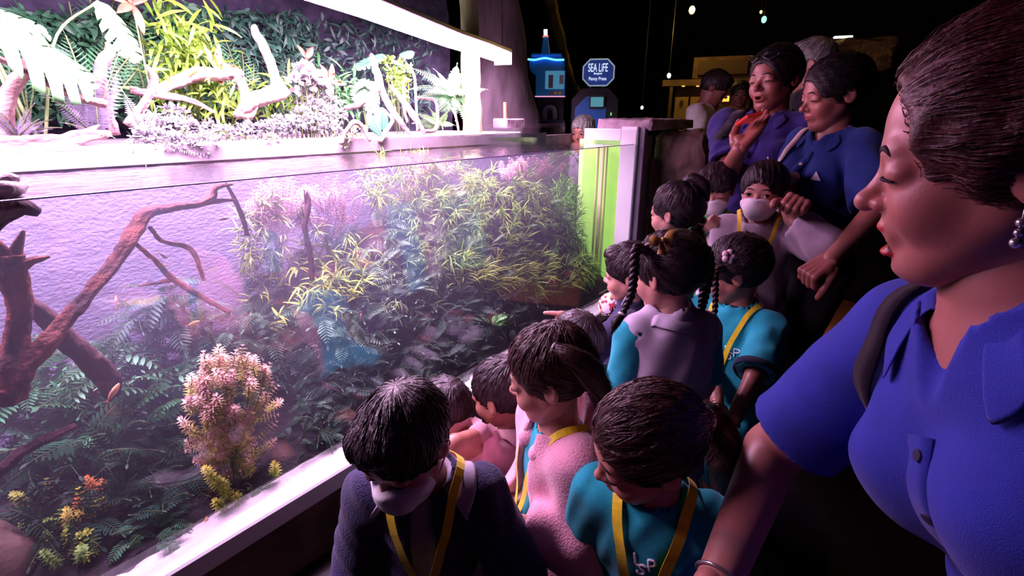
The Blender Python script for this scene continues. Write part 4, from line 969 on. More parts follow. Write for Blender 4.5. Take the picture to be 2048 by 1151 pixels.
# rock slab and pillar at the tank end
def rough_block(name, c, d, m, label, seed, amp=0.02, n=16, cat='rock', parent=None):
    V = []; F = []; base = 0
    c = np.asarray(c, float); h = np.asarray(d, float)/2
    for ax in range(3):
        for sg in (-1, 1):
            u = np.linspace(-1, 1, n); uu, vv = np.meshgrid(u, u, indexing='ij')
            P = np.zeros((n, n, 3)); P[..., ax] = sg; P[..., (ax+1) % 3] = uu; P[..., (ax+2) % 3] = vv
            P = P.reshape(-1, 3); V.append(P); f = grid_faces(n, n)
            F.append((f if sg > 0 else f[:, ::-1])+base); base += n*n
    P = np.concatenate(V)
    q = P*h*0.94; q = q+norm(P*h)*h.min()*0.10*(1-np.abs(P).min(1, keepdims=True)*0.3)
    q = P*h
    k = np.sort(np.abs(P), 1)[:, 1]          # rounds the edges a little
    q = q*(1-0.05*np.clip((k-0.8)/0.2, 0, 1))[:, None]
    W = q+c
    off = np.stack([vnoise(W, 14, seed+a)+0.5*vnoise(W, 40, seed+a+5)+0.3*vnoise(W, 90, seed+a+9) for a in range(3)], 1)
    return tag(obj(name, W+off*amp, np.concatenate(F), m, parent), label, cat)
rough_block('rock_slab', (3.42, 1.47, 1.315), (0.76, 0.40, 0.065), m_rockp, 'flat pale pink rock slab capping the tank end', 3, 0.010, 26)
rough_block('rock_pillar', (3.54, 1.17, 0.635), (0.58, 0.34, 1.27), m_rock, 'square dark rock pillar beside the tank\'s white post', 7, 0.016, 34)
rough_block('rock_foot', (3.20, 1.34, 0.55), (0.10, 0.10, 1.1), m_rock, 'narrow rock pier between the tank post and the pillar', 17, 0.012, 22)

def onpl(x, y, pc, n):        # sight line meets the upright front plane of a machine
    d = ray(x, y); return C_O+d*((np.asarray(pc)-C_O)@n/(d@n))
# blue game machine
m_blue = mat('blue_cabinet', (0.02, 0.14, 0.45), 0.35, 0.5, col2=(0.03, 0.25, 0.55), scale=3, emit=(0.02, 0.16, 0.50), estr=0.10)
m_blkp = mat('black_plastic', (0.015, 0.015, 0.02), 0.3, 0.5)
m_gold = mat('gold_disc', (0.75, 0.50, 0.12), 0.3, 0.5, metal=0.8)
m_scr = emat('lit_screen_blue', (0.10, 0.34, 0.55), 0.55)
m_ledb = emat('blue_led_string', (0.05, 0.25, 1.0), 5.0)
m_ledw = emat('white_lamp', (1.0, 0.9, 0.85), 8.0)
m_ledr = emat('red_lamp', (1.0, 0.1, 0.05), 2.0)
m_ledp = emat('pink_led_string', (1.0, 0.35, 0.6), 1.2)
m_wht = mat('white_print', (0.75, 0.76, 0.8), 0.5, 0.3)
mc = pD(1100, 240, 4.6); vdir = norm(np.array([mc[0], mc[1], 0])); rdirv = np.array([vdir[1], -vdir[0], 0]); AX = [rdirv, vdir, np.array([0, 0, 1.0])]
sc_ = 4.6/1000
def mpt(x, y, dv=0.0):   # point on the machine's front by picture position
    return onpl(x, y, mc, vdir)+vdir*dv
gm = empty('game_machine', (mc[0], mc[1], 0), 'tall blue arcade machine with a lit tower on top', 'arcade machine')
def mbox(nm, x0, x1, y0, y1, d0, d1, m, par, bev=0.006):
    a = mpt((x0+x1)/2, (y0+y1)/2)
    za, zb = mpt(x0, y1)[2], mpt(x0, y0)[2]
    return MB().box([a[0]+vdir[0]*(d0+d1)/2, a[1]+vdir[1]*(d0+d1)/2, (za+zb)/2], ((x1-x0)*sc_, d1-d0, zb-za), axes=AX, bev=bev).build(nm, m, par)
mbox('cabinet', 1072, 1130, 140, 192, 0.0, 0.40, m_blue, gm)
mbox('header', 1060, 1128, 112, 142, -0.05, 0.42, m_blue, gm, 0.03)
mbox('cornice', 1064, 1122, 108, 114, -0.04, 0.40, m_blue, gm)
mbox('screen', 1091, 1128, 142, 178, -0.012, 0.0, m_scr, gm, 0.002)
mbox('lower_frame', 1072, 1130, 240, 256, 0.0, 0.40, m_blkp, gm)
mbox('back_panel', 1072, 1130, 192, 242, 0.30, 0.40, m_blkp, gm)
zb_ = mpt(1100, 255)[2]; q_ = mpt(1101, 255, 0.2)
MB().box((q_[0], q_[1], zb_/2), (0.27, 0.40, zb_), axes=AX).build('base', m_blkp, gm)
gl = mbox('display_glass', 1073, 1129, 193, 241, 0.0, 0.012, m_pane, gm, 0)
for x in (1102, 1111, 1120):
    p = mpt(x, 186, -0.012); MB().tube([p, p+vdir*0.02], 0.016, 14).build('button', m_gold, gm, smooth=False)
mbox('info_card', 1097, 1106, 150, 176, -0.016, -0.010, m_wht, gm, 0)
mbox('info_card', 1119, 1127, 150, 168, -0.016, -0.010, m_wht, gm, 0)
P = [mpt(x, y, -0.06) for x, y in ((1056, 120), (1070, 121), (1085, 118), (1095, 118), (1110, 121), (1128, 121))]
MB().tube(spline(P, 24), 0.008, 6).build('blue_led_string', m_ledb, gm)
P = [mpt(x, 193, -0.03) for x in (1070, 1085, 1100, 1115, 1130)]
MB().tube(P, 0.004, 6).build('pink_led_string', m_ledp, gm)
tw = MB()
for x in (1084, 1098): tw.tube([mpt(x, 110, 0.12), mpt(1089 if x < 1090 else 1093, 66, 0.12)], 0.012, 6)
tw.box(mpt(1091, 90, 0.12), (0.035, 0.035, 0.16), axes=AX).box(mpt(1091, 108, 0.12), (0.10, 0.10, 0.03), axes=AX)
tower = tw.build('tower', m_blue, gm)
for k, (x, y) in enumerate(((1089, 58), (1093, 58), (1089, 64), (1093, 64))): MB().box(mpt(x, y, 0.10), (0.013, 0.013, 0.022), axes=AX).build('lamp', m_ledw, tower)
MB().box(mpt(1091, 69, 0.12), (0.05, 0.03, 0.012), axes=AX).build('lamp', m_ledr, tower)
# prize figure seen behind the lower glass: a plain white horse-shoe shape, stand
fg = MB().tube(spline([mpt(1088, 240, 0.15), mpt(1089, 222, 0.15), mpt(1097, 214, 0.15), mpt(1108, 218, 0.15), mpt(1110, 240, 0.15)], 20), 0.022, 8).build('prize_stand', m_wht, gm, smooth=True)

# penny press with octagonal sign
m_sign = mat('sign_navy', (0.015, 0.03, 0.12), 0.3, 0.5, col2=(0.03, 0.05, 0.30), scale=4, emit=(0.02, 0.06, 0.30), estr=0.35)
m_signw = mat('sign_white', (0.9, 0.92, 0.95), 0.4, 0.4, emit=(0.8, 0.95, 1.0), estr=0.95)
m_signr = mat('sign_rim', (0.5, 0.6, 0.65), 0.4, 0.4, emit=(0.5, 0.7, 0.75), estr=0.35)
pp = empty('coin_press', pD(1190, 255, 4.2)*[1, 1, 0], 'dark coin press machine carrying an octagonal lit sign reading SEA LIFE Bangkok Penny Press', 'coin machine')
sc_ = 4.2/1000
def ppt(x, y, dv=0.0): return onpl(x, y, pc, vdir2)+vdir2*dv
pc = pD(1195, 200, 4.2); vdir2 = norm(np.array([pc[0], pc[1], 0])); AX2 = [np.array([vdir2[1], -vdir2[0], 0]), vdir2, np.array([0, 0, 1.0])]
def octagon(nm, cx, cy, w, h, c, d0, d1, m, par):
    cc = onpl(cx, cy, pc, vdir2); w *= sc_/2; h *= sc_/2; c *= sc_
    o = [(-w+c, h), (w-c, h), (w, h-c), (w, -h+c), (w-c, -h), (-w+c, -h), (-w, -h+c), (-w, h-c)]
    V = [cc+AX2[0]*a+AX2[2]*b+vdir2*d for d in (d0, d1) for a, b in o]
    me = bpy.data.meshes.new(nm); me.from_pydata([list(map(float, v)) for v in V], [], [list(range(8)), list(range(15, 7, -1))]+[[k, k+8, (k+1) % 8+8, (k+1) % 8] for k in range(8)])
    ob = bpy.data.objects.new(nm, me); COL.objects.link(ob); me.materials.append(m); ob.parent = par; ob.matrix_parent_inverse = parent_inv(par)
    return ob
sb = octagon('sign_board', 1197, 145, 60, 48, 13, 0.0, 0.06, m_sign, pp)
def ring_oct(par):
    cc = onpl(1197, 145, pc, vdir2); w, h, c = 30*sc_, 24*sc_, 13*sc_
    o = [(-w+c, h), (w-c, h), (w, h-c), (w, -h+c), (w-c, -h), (-w+c, -h), (-w, -h+c), (-w, h-c), (-w+c, h)]
    b = MB()
    for k in range(8):
        p, q = o[k], o[k+1]
        b.tube([cc+AX2[0]*p[0]+AX2[2]*p[1]-vdir2*0.004, cc+AX2[0]*q[0]+AX2[2]*q[1]-vdir2*0.004], 0.0055, 6)
    return b.build('sign_rim', m_signr, par)
ring_oct(sb)
def text(nm, s, cx, cy, wpx, hpx, base_depth, axes, m, par, off, bold=0.0, scl=1.0):
    cu = bpy.data.curves.new(nm, 'FONT'); cu.body = s; cu.align_x = 'CENTER'; cu.align_y = 'CENTER'; cu.extrude = 0.004; cu.offset = bold
    cu.size = 1.0
    ob = bpy.data.objects.new(nm, cu); COL.objects.link(ob); cu.materials.append(m)
    bpy.context.view_layer.update(); bpy.context.evaluated_depsgraph_get().update()
    dx, dy = max(ob.dimensions[0], 1e-3), max(ob.dimensions[1], 1e-3)
    k = base_depth/FOC
    sx, sy = wpx*k/dx, hpx*k/dy
    c = onpl(cx, cy, pc, axes[1])+axes[1]*off
    me = bpy.data.meshes.new_from_object(ob.evaluated_get(bpy.context.evaluated_depsgraph_get()))
    bpy.data.objects.remove(ob)
    co = np.zeros(len(me.vertices)*3, f32_); me.vertices.foreach_get('co', co); co = co.reshape(-1, 3)
    W = c+np.outer(co[:, 0]*sx, axes[0])+np.outer(co[:, 1]*sy, axes[2])-np.outer(co[:, 2], axes[1])
    me.vertices.foreach_set('co', W.astype(f32_).ravel()); me.update()
    me.materials.clear(); me.materials.append(m)
    o2 = bpy.data.objects.new(nm, me); COL.objects.link(o2); o2['kind'] = 'stuff'
    if par: o2.parent = par; o2.matrix_parent_inverse = parent_inv(par)
    return o2
f32_ = np.float32
text('sign_lettering', 'SEA LiFE', 1196, 136, 38, 15, 4.2, AX2, m_signw, sb, -0.006)
text('sign_lettering', 'Bangkok', 1196, 147, 16, 4.5, 4.2, AX2, m_signw, sb, -0.006)
text('sign_lettering', 'Penny Press', 1195, 157.5, 34, 8, 4.2, AX2, m_signw, sb, -0.006)
ob_ = MB()
for x in (1181, 1206): ob_.tube([ppt(x, 169, 0.03), ppt(x, 182, 0.03)], 0.010, 8)
ob_.build('sign_post', m_blkp, pp)
m_pcab = mat('press_cabinet', (0.02, 0.02, 0.03), 0.25, 0.5, coat=0.3)
m_pblue = mat('press_blue', (0.02, 0.10, 0.40), 0.3, 0.5, emit=(0.02, 0.10, 0.40), estr=0.12)
octagon('cabinet', 1188, 235, 92, 110, 20, 0.0, 0.45, m_pcab, pp)
zb_ = onpl(1188, 288, pc, vdir2)[2]; q_ = onpl(1188, 235, pc, vdir2)+vdir2*0.22
MB().box((q_[0], q_[1], zb_/2), (0.34, 0.40, zb_), axes=AX2).build('pedestal', m_pcab, pp)
octagon('front_panel', 1180, 240, 62, 90, 22, -0.015, 0.0, m_pblue, pp)
octagon('screen_frame', 1194, 204, 30, 26, 2, -0.04, -0.015, m_blkp, pp)
octagon('screen', 1194, 204, 25, 18, 1, -0.046, -0.041, emat('press_screen', (0.16, 0.48, 0.60), 0.55), pp)
octagon('indicator_light', 1222, 228, 3, 6, 0.8, -0.02, 0.0, emat('green_indicator', (0.2, 0.8, 0.2), 0.8), pp)

# shop front, hanging lamps, dim warm lights far behind
m_brown = mat('brown_panelling', (0.20, 0.11, 0.05), 0.6, 0.3, var=0.5, scale=6, bump=0.3)
m_tan = mat('tan_panel', (0.42, 0.26, 0.11), 0.6, 0.3, var=0.3, scale=6)
sh = empty('shop_front', pD(1420, 260, 6.3)*[1, 1, 0], 'dim brown panelled shop front with a dark fascia board', 'shop front')
s3 = 6.3/1000; sp = pD(1420, 200, 6.3); v3 = norm(np.array([sp[0], sp[1], 0])); AX3 = [np.array([v3[1], -v3[0], 0]), v3, np.array([0, 0, 1.0])]
def sbox(nm, x0, x1, y0, y1, m, d=0.0, th=0.1, par=sh):
    a = onpl((x0+x1)/2, (y0+y1)/2, sp, v3)+v3*d
    return MB().box(a, ((x1-x0)*s3, th, (y1-y0)*s3), axes=AX3, bev=0.004).build(nm, m, par)
sbox('wall_panel', 1338, 1480, 172, 470, m_brown, 0.1)
sbox('counter_panel', 1346, 1372, 196, 300, m_tan, 0.0)
sbox('counter_panel', 1376, 1402, 196, 300, m_tan, 0.0)
sbox('fascia', 1390, 1500, 112, 152, m_brown, 0.2)
sbox('fascia_board', 1400, 1492, 120, 146, mat('fascia_dark', (0.10, 0.055, 0.03), 0.6, 0.3), 0.12, 0.04)
sbox('canopy', 1330, 1500, 160, 172, m_brown, 0.1, 0.5)
for (x, y) in ((1368, 173), (1396, 173), (1426, 174)): sbox('downlight', x-3, x+3, y, y+2, emat('warm_downlight', (1.0, 0.55, 0.15), 1.2), -0.2, 0.05)
lit = emat('lit_menu_orange', (1.0, 0.36, 0.05), 2.2)
for (x0, x1, y0, y1) in ((1428, 1437, 200, 212), (1440, 1456, 194, 204)): sbox('lit_menu', x0, x1, y0, y1, lit, -0.3, 0.03)
sbox('post', 1334, 1340, 172, 330, m_brown, -0.1, 0.08)
def hanging_lamp(x, y, dep, r, col, st, label, name='pendant_lamp', squash=1.3, power=0.0):
    p = pD(x, y, dep); e = empty(name, p, label, 'lamp')
    a, b = 12, 16
    th = np.linspace(0, np.pi, a); ph = np.arange(b)*2*np.pi/b
    V = np.stack([np.outer(np.sin(th), np.cos(ph)), np.outer(np.sin(th), np.sin(ph)), np.outer(np.cos(th), np.ones(b))*squash], -1).reshape(-1, 3)*r+p
    obj('bulb', V, grid_faces(a, b, True), emat(name+'_glow', col, st), e)
    MB().tube([p+[0, 0, r*squash*0.9], (p[0], p[1], p[2]+r*3)], [r*0.6, r*0.35], 10).build('cap', m_blkp, e)
    MB().tube([(p[0], p[1], p[2]+r*3), (p[0], p[1], max(3.7, p[2]+r*4))], 0.006, 6).build('cord', m_blkp, e)
    if power:
        l = bpy.data.lights.new(name+'_light', 'POINT'); l.energy = power; l.color = col; l.shadow_soft_size = 0.05
        lo_ = bpy.data.objects.new(name+'_light', l); COL.objects.link(lo_); lo_.parent = e; lo_.location = (0, 0, -r*squash-0.06)
hanging_lamp(1384, 20, 5.5, 0.032, (1.0, 0.62, 0.12), 9, 'warm yellow lamp high over the dark hall', power=16)
hanging_lamp(1800, -420, 2.6, 0.040, (1.0, 0.50, 0.14), 6, 'warm lamp added out of view over the wooden platform', name='added_platform_lamp', power=3)  # added above the view to warm up the dark planks
hanging_lamp(1528, 39, 6.0, 0.030, (0.35, 1.0, 0.62), 1.6, 'small green lamp high in the dark hall', name='green_lamp')
hanging_lamp(1522, 24, 6.0, 0.015, (1.0, 0.45, 0.15), 4, 'tiny orange lamp above the green one', name='orange_lamp')
hanging_lamp(1338, 151, 6.0, 0.022, (0.85, 0.95, 0.7), 8, 'small white lamp above the shop front corner', name='white_lamp')
hanging_lamp(1284, 215, 6.5, 0.018, (0.9, 0.8, 0.8), 3, 'small white light low in the dark passage', name='white_lamp')
tl = pD(1686, 74, 5.0)
tag(MB().box(tl, (0.17, 0.04, 0.022), axes=AX3, bev=0.008).build('tube_light', emat('tube_glow', (1, 0.92, 0.85), 1.2)), 'short white tube light high behind the women', 'light')
m_thatch = mat('golden_thatch', (0.30, 0.20, 0.07), 0.9, 0.2, col2=(0.08, 0.05, 0.02), scale=14, bump=1.0, bscale=30, stretch=(6, 6, 1))
rough_block('thatch_roof', pD(1700, 120, 5.4), (1.0, 0.8, 0.30), m_thatch, 'dim golden thatched roof behind the women', 31, 0.03, 20, cat='roof')
stone('corner_rock', pD(-70, 1190, 1.22), (0.15, 0.10, 0.17), 5, 'dark rounded rock at the near end of the tank front', m_rock, cat='rock')
# orange wooden platform with a low rail behind the standing woman
def slab4(nm, P, th, m, par=None):
    P = [np.asarray(p, float) for p in P]; V = np.array(P+[p-np.array([0, 0, th]) for p in P])
    return obj(nm, V, [np.array([[0, 1, 2, 3], [7, 6, 5, 4], [0, 4, 5, 1], [1, 5, 6, 2], [2, 6, 7, 3], [3, 7, 4, 0]])], m, par, False)
pf = empty('wood_platform', pZ(1705, 650, 0.06), 'orange wooden floor platform behind the standing women', 'platform')
for k in range(9):
    a = 0.16*k
    q0 = pZ(1615, 760, 0.06)
    dx, dy = np.array([0.92, -0.39, 0]), np.array([0.39, 0.92, 0])
    o0 = q0+dx*a-dy*0.9
    slab4('plank', [o0, o0+dx*0.155, o0+dx*0.155+dy*1.7, o0+dy*1.7], 0.05, m_strip, pf)
# ------------------------------------------------------------------ figures: smooth blended solids meshed on a grid
f32 = np.float32
def smin(a, b, k):
    if k <= 0: return np.minimum(a, b)
    h = np.clip(0.5+0.5*(b-a)/k, 0, 1); return b*(1-h)+a*h-k*h*(1-h)
def smax(a, b, k): return -smin(-a, -b, k)
class SD:
    def __init__(s): s.o = []
    def u(s, f, k=0.0): s.o.append((0, f, k)); return s
    def c(s, f, k=0.0): s.o.append((1, f, k)); return s
    def i(s, f, k=0.0): s.o.append((2, f, k)); return s
    def __call__(s, P):
        d = None
        for op, f, k in s.o:
            v = f(P)
            if op == 0: d = v if d is None else smin(d, v, k)
            elif op == 1: d = smax(d, -v, k)
            else: d = smax(d, v, k)
        return d
def rc(a, b, ra, rb=None):
    a = np.asarray(a, f32); b = np.asarray(b, f32); rb = ra if rb is None else rb
    ba = b-a; q = f32(ba@ba+1e-9)
    def f(P):
        pa = P-a; t = np.clip((pa@ba)/q, 0, 1)
        w = pa-t[:, None]*ba
        return np.sqrt((w*w).sum(1))-(ra+(rb-ra)*t)
    return f
def el(c, r, A=None):
    c = np.asarray(c, f32); r = np.asarray(r, f32); A = None if A is None else np.asarray(A, f32)
    def f(P):
        p = P-c
        if A is not None: p = p@A.T
        p = p/r; k0 = np.sqrt((p*p).sum(1))+1e-6; p = p/r; k1 = np.sqrt((p*p).sum(1))+1e-6
        return k0*(k0-1)/k1
    return f
def pl(p, n):
    p = np.asarray(p, f32); n = np.asarray(norm(n), f32)
    return lambda P: (P-p)@n
def infl(f, t): return lambda P: f(P)-t
def local(f, O, A, s=1.0):
    """evaluate f in a frame: rows of A are the axes, s the unit length"""
    O = np.asarray(O, f32); A = np.asarray(A, f32)
    return lambda P: f(((P-O)@A.T)/f32(s))*f32(s)
def both(*fs): return lambda P: np.maximum.reduce([f(P) for f in fs])
def either(*fs): return lambda P: np.minimum.reduce([f(P) for f in fs])
def grad(f, P, e=0.0015):
    g = np.stack([f(P+np.asarray(d, f32)*f32(e))-f(P-np.asarray(d, f32)*f32(e)) for d in np.eye(3)], 1)
    return g/(np.linalg.norm(g, axis=1, keepdims=True)+1e-9)
def snap(f, P, off=0.0, it=4):
    P = np.asarray(P, f32)
    for _ in range(it): P = P-grad(f, P)*((f(P)-off)*0.9)[:, None]
    return P
def surf(f, lo_, hi_, vox, project=1):
    lo_ = np.asarray(lo_, float); hi_ = np.asarray(hi_, float)
    n = np.maximum(4, np.ceil((hi_-lo_)/vox).astype(int)+1)
    ax = [(lo_[q]+np.arange(n[q])*vox).astype(f32) for q in range(3)]
    st_ = 3; nc = (n-1)//st_+2                      # coarse pass first, then only the shell near the surface
    axc = [(lo_[q]+np.arange(nc[q])*vox*st_).astype(f32) for q in range(3)]
    X, Y, Z = np.meshgrid(*axc, indexing='ij')
    Dc = f(np.stack([X.ravel(), Y.ravel(), Z.ravel()], 1)).reshape(nc).astype(f32)
    ix = [np.minimum((np.arange(n[q])+1)//st_, nc[q]-1) for q in range(3)]
    D = Dc[np.ix_(*ix)].copy()
    w_ = np.nonzero(np.abs(D) < vox*6.0)
    D[w_] = f(np.stack([ax[q][w_[q]] for q in range(3)], 1))
    S = D < 0
    c = [(i, j, k) for i in (0, 1) for j in (0, 1) for k in (0, 1)]
    sl = lambda A, o: A[o[0]:n[0]-1+o[0], o[1]:n[1]-1+o[1], o[2]:n[2]-1+o[2]]
    cnt = sum(sl(S, o).astype(np.int8) for o in c)
    ci = np.argwhere((cnt > 0) & (cnt < 8))
    if len(ci) == 0: return np.zeros((0, 3)), np.zeros((0, 4), int)
    v = np.stack([D[ci[:, 0]+o[0], ci[:, 1]+o[1], ci[:, 2]+o[2]] for o in c], 1)
    acc = np.zeros((len(ci), 3)); num = np.zeros(len(ci))
    for a in range(8):
        for b in range(a+1, 8):
            da = np.array(c[b])-np.array(c[a])
            if np.abs(da).sum() != 1: continue
            cr = (v[:, a] < 0) != (v[:, b] < 0)
            t = v[:, a]/(v[:, a]-v[:, b]+1e-12)
            p = np.array(c[a])[None]+t[:, None]*da[None]
            acc[cr] += p[cr]; num[cr] += 1
    V = lo_+(ci+acc/num[:, None])*vox
    idx = -np.ones(n-1, int); idx[ci[:, 0], ci[:, 1], ci[:, 2]] = np.arange(len(ci))
    Fs = []
    for q in range(3):
        a, b = (q+1) % 3, (q+2) % 3
        s0 = [slice(None)]*3; s1 = [slice(None)]*3
        s0[q] = slice(0, -1); s1[q] = slice(1, None)
        s0[a] = s1[a] = slice(1, -1); s0[b] = s1[b] = slice(1, -1)
        d0, d1 = S[tuple(s0)], S[tuple(s1)]
        for flip, mk in ((0, d0 & ~d1), (1, ~d0 & d1)):
            e = np.argwhere(mk)
            if len(e) == 0: continue
            e[:, a] += 1; e[:, b] += 1
            def g(da, db):
                w = e.copy(); w[:, a] -= da; w[:, b] -= db; return idx[w[:, 0], w[:, 1], w[:, 2]]
            F = np.stack([g(1, 1), g(0, 1), g(0, 0), g(1, 0)], 1)
            Fs.append(F[:, ::-1] if flip else F)
    F = np.concatenate(Fs); F = F[(F >= 0).all(1)]
    V = V.astype(f32)
    for _ in range(project):
        g = grad(f, V, vox*0.4); st = np.clip(f(V), -vox*0.7, vox*0.7); V = V-g*st[:, None]
    return V, F
def joinVF(lst):
    Vs, Fs, n = [], [], 0
    for V, F in lst:
        if len(V): Vs.append(V); Fs.append(F+n); n += len(V)
    return np.concatenate(Vs), np.concatenate(Fs)
def sphere(c, r, a=12, b=16, sq=(1, 1, 1)):
    th = np.linspace(0, np.pi, a); ph = np.arange(b)*2*np.pi/b
    V = np.stack([np.outer(np.sin(th), np.cos(ph)), np.outer(np.sin(th), np.sin(ph)), np.outer(np.cos(th), np.ones(b))], -1).reshape(-1, 3)
    return V*r*np.asarray(sq)+np.asarray(c), grid_faces(a, b, True)[:, ::-1]
def ribbon(P, N, w, th=0.0012):
    """flat band along P lying on a surface with normals N"""
    P = np.asarray(P, float); N = norm(N); T = norm(np.gradient(P, axis=0)); S = norm(np.cross(T, N))
    w = np.broadcast_to(w, (len(P),))[:, None]/2
    V = np.stack([P-S*w, P+S*w, P+S*w+N*th, P-S*w+N*th], 1).reshape(-1, 3)
    F = grid_faces(len(P), 4, True)
    return V, F
def rot(axis, a):
    return np.array(Matrix.Rotation(a, 3, Vector(axis)))
def ik(a, b, l1, l2, pole):
    a = np.asarray(a, float); b = np.asarray(b, float); d = np.linalg.norm(b-a)
    if d > (l1+l2)*0.999: b = a+(b-a)*((l1+l2)*0.999/d); d = (l1+l2)*0.999
    d = max(d, abs(l1-l2)*1.05+1e-4); u = norm(b-a)
    p = np.asarray(pole, float); p = norm(p-u*(p@u))
    x = (l1*l1-l2*l2+d*d)/(2*d); h = math.sqrt(max(0, l1*l1-x*x))
    return a+u*x+p*h, b

SKIN = {}
def skin_mat(col):
    k = tuple(col)
    if k not in SKIN:
        SKIN[k] = mat('skin_%d' % len(SKIN), col, 0.42, 0.45, attr=True, var=0.08, scale=40, bump=0.06, bscale=400)
        b = SKIN[k].node_tree.nodes['Principled BSDF']
        b.inputs['Subsurface Weight'].default_value = 0.35; b.inputs['Subsurface Radius'].default_value = (1.0, 0.25, 0.15); b.inputs['Subsurface Scale'].default_value = 0.012
    return SKIN[k]
def hair_mat(name, col, rough=0.46, spec=0.5):
    return M(name, col, rough, spec, var=0.4, scale=60, bump=0.25, bscale=160)
m_eyew = mat('eye_white', (0.80, 0.76, 0.76), 0.2, 0.5)
m_iris = mat('eye_iris', (0.015, 0.008, 0.006), 0.12, 0.6)
m_lan = mat('lanyard_yellow', (0.90, 0.70, 0.02), 0.55, 0.3, var=0.15, scale=60, sheen=0.2)
m_mask = mat('mask_white', (0.78, 0.76, 0.80), 0.8, 0.2, var=0.06, scale=60, bump=0.1, bscale=300)
m_thread = mat('white_thread', (0.85, 0.86, 0.88), 0.7, 0.2)

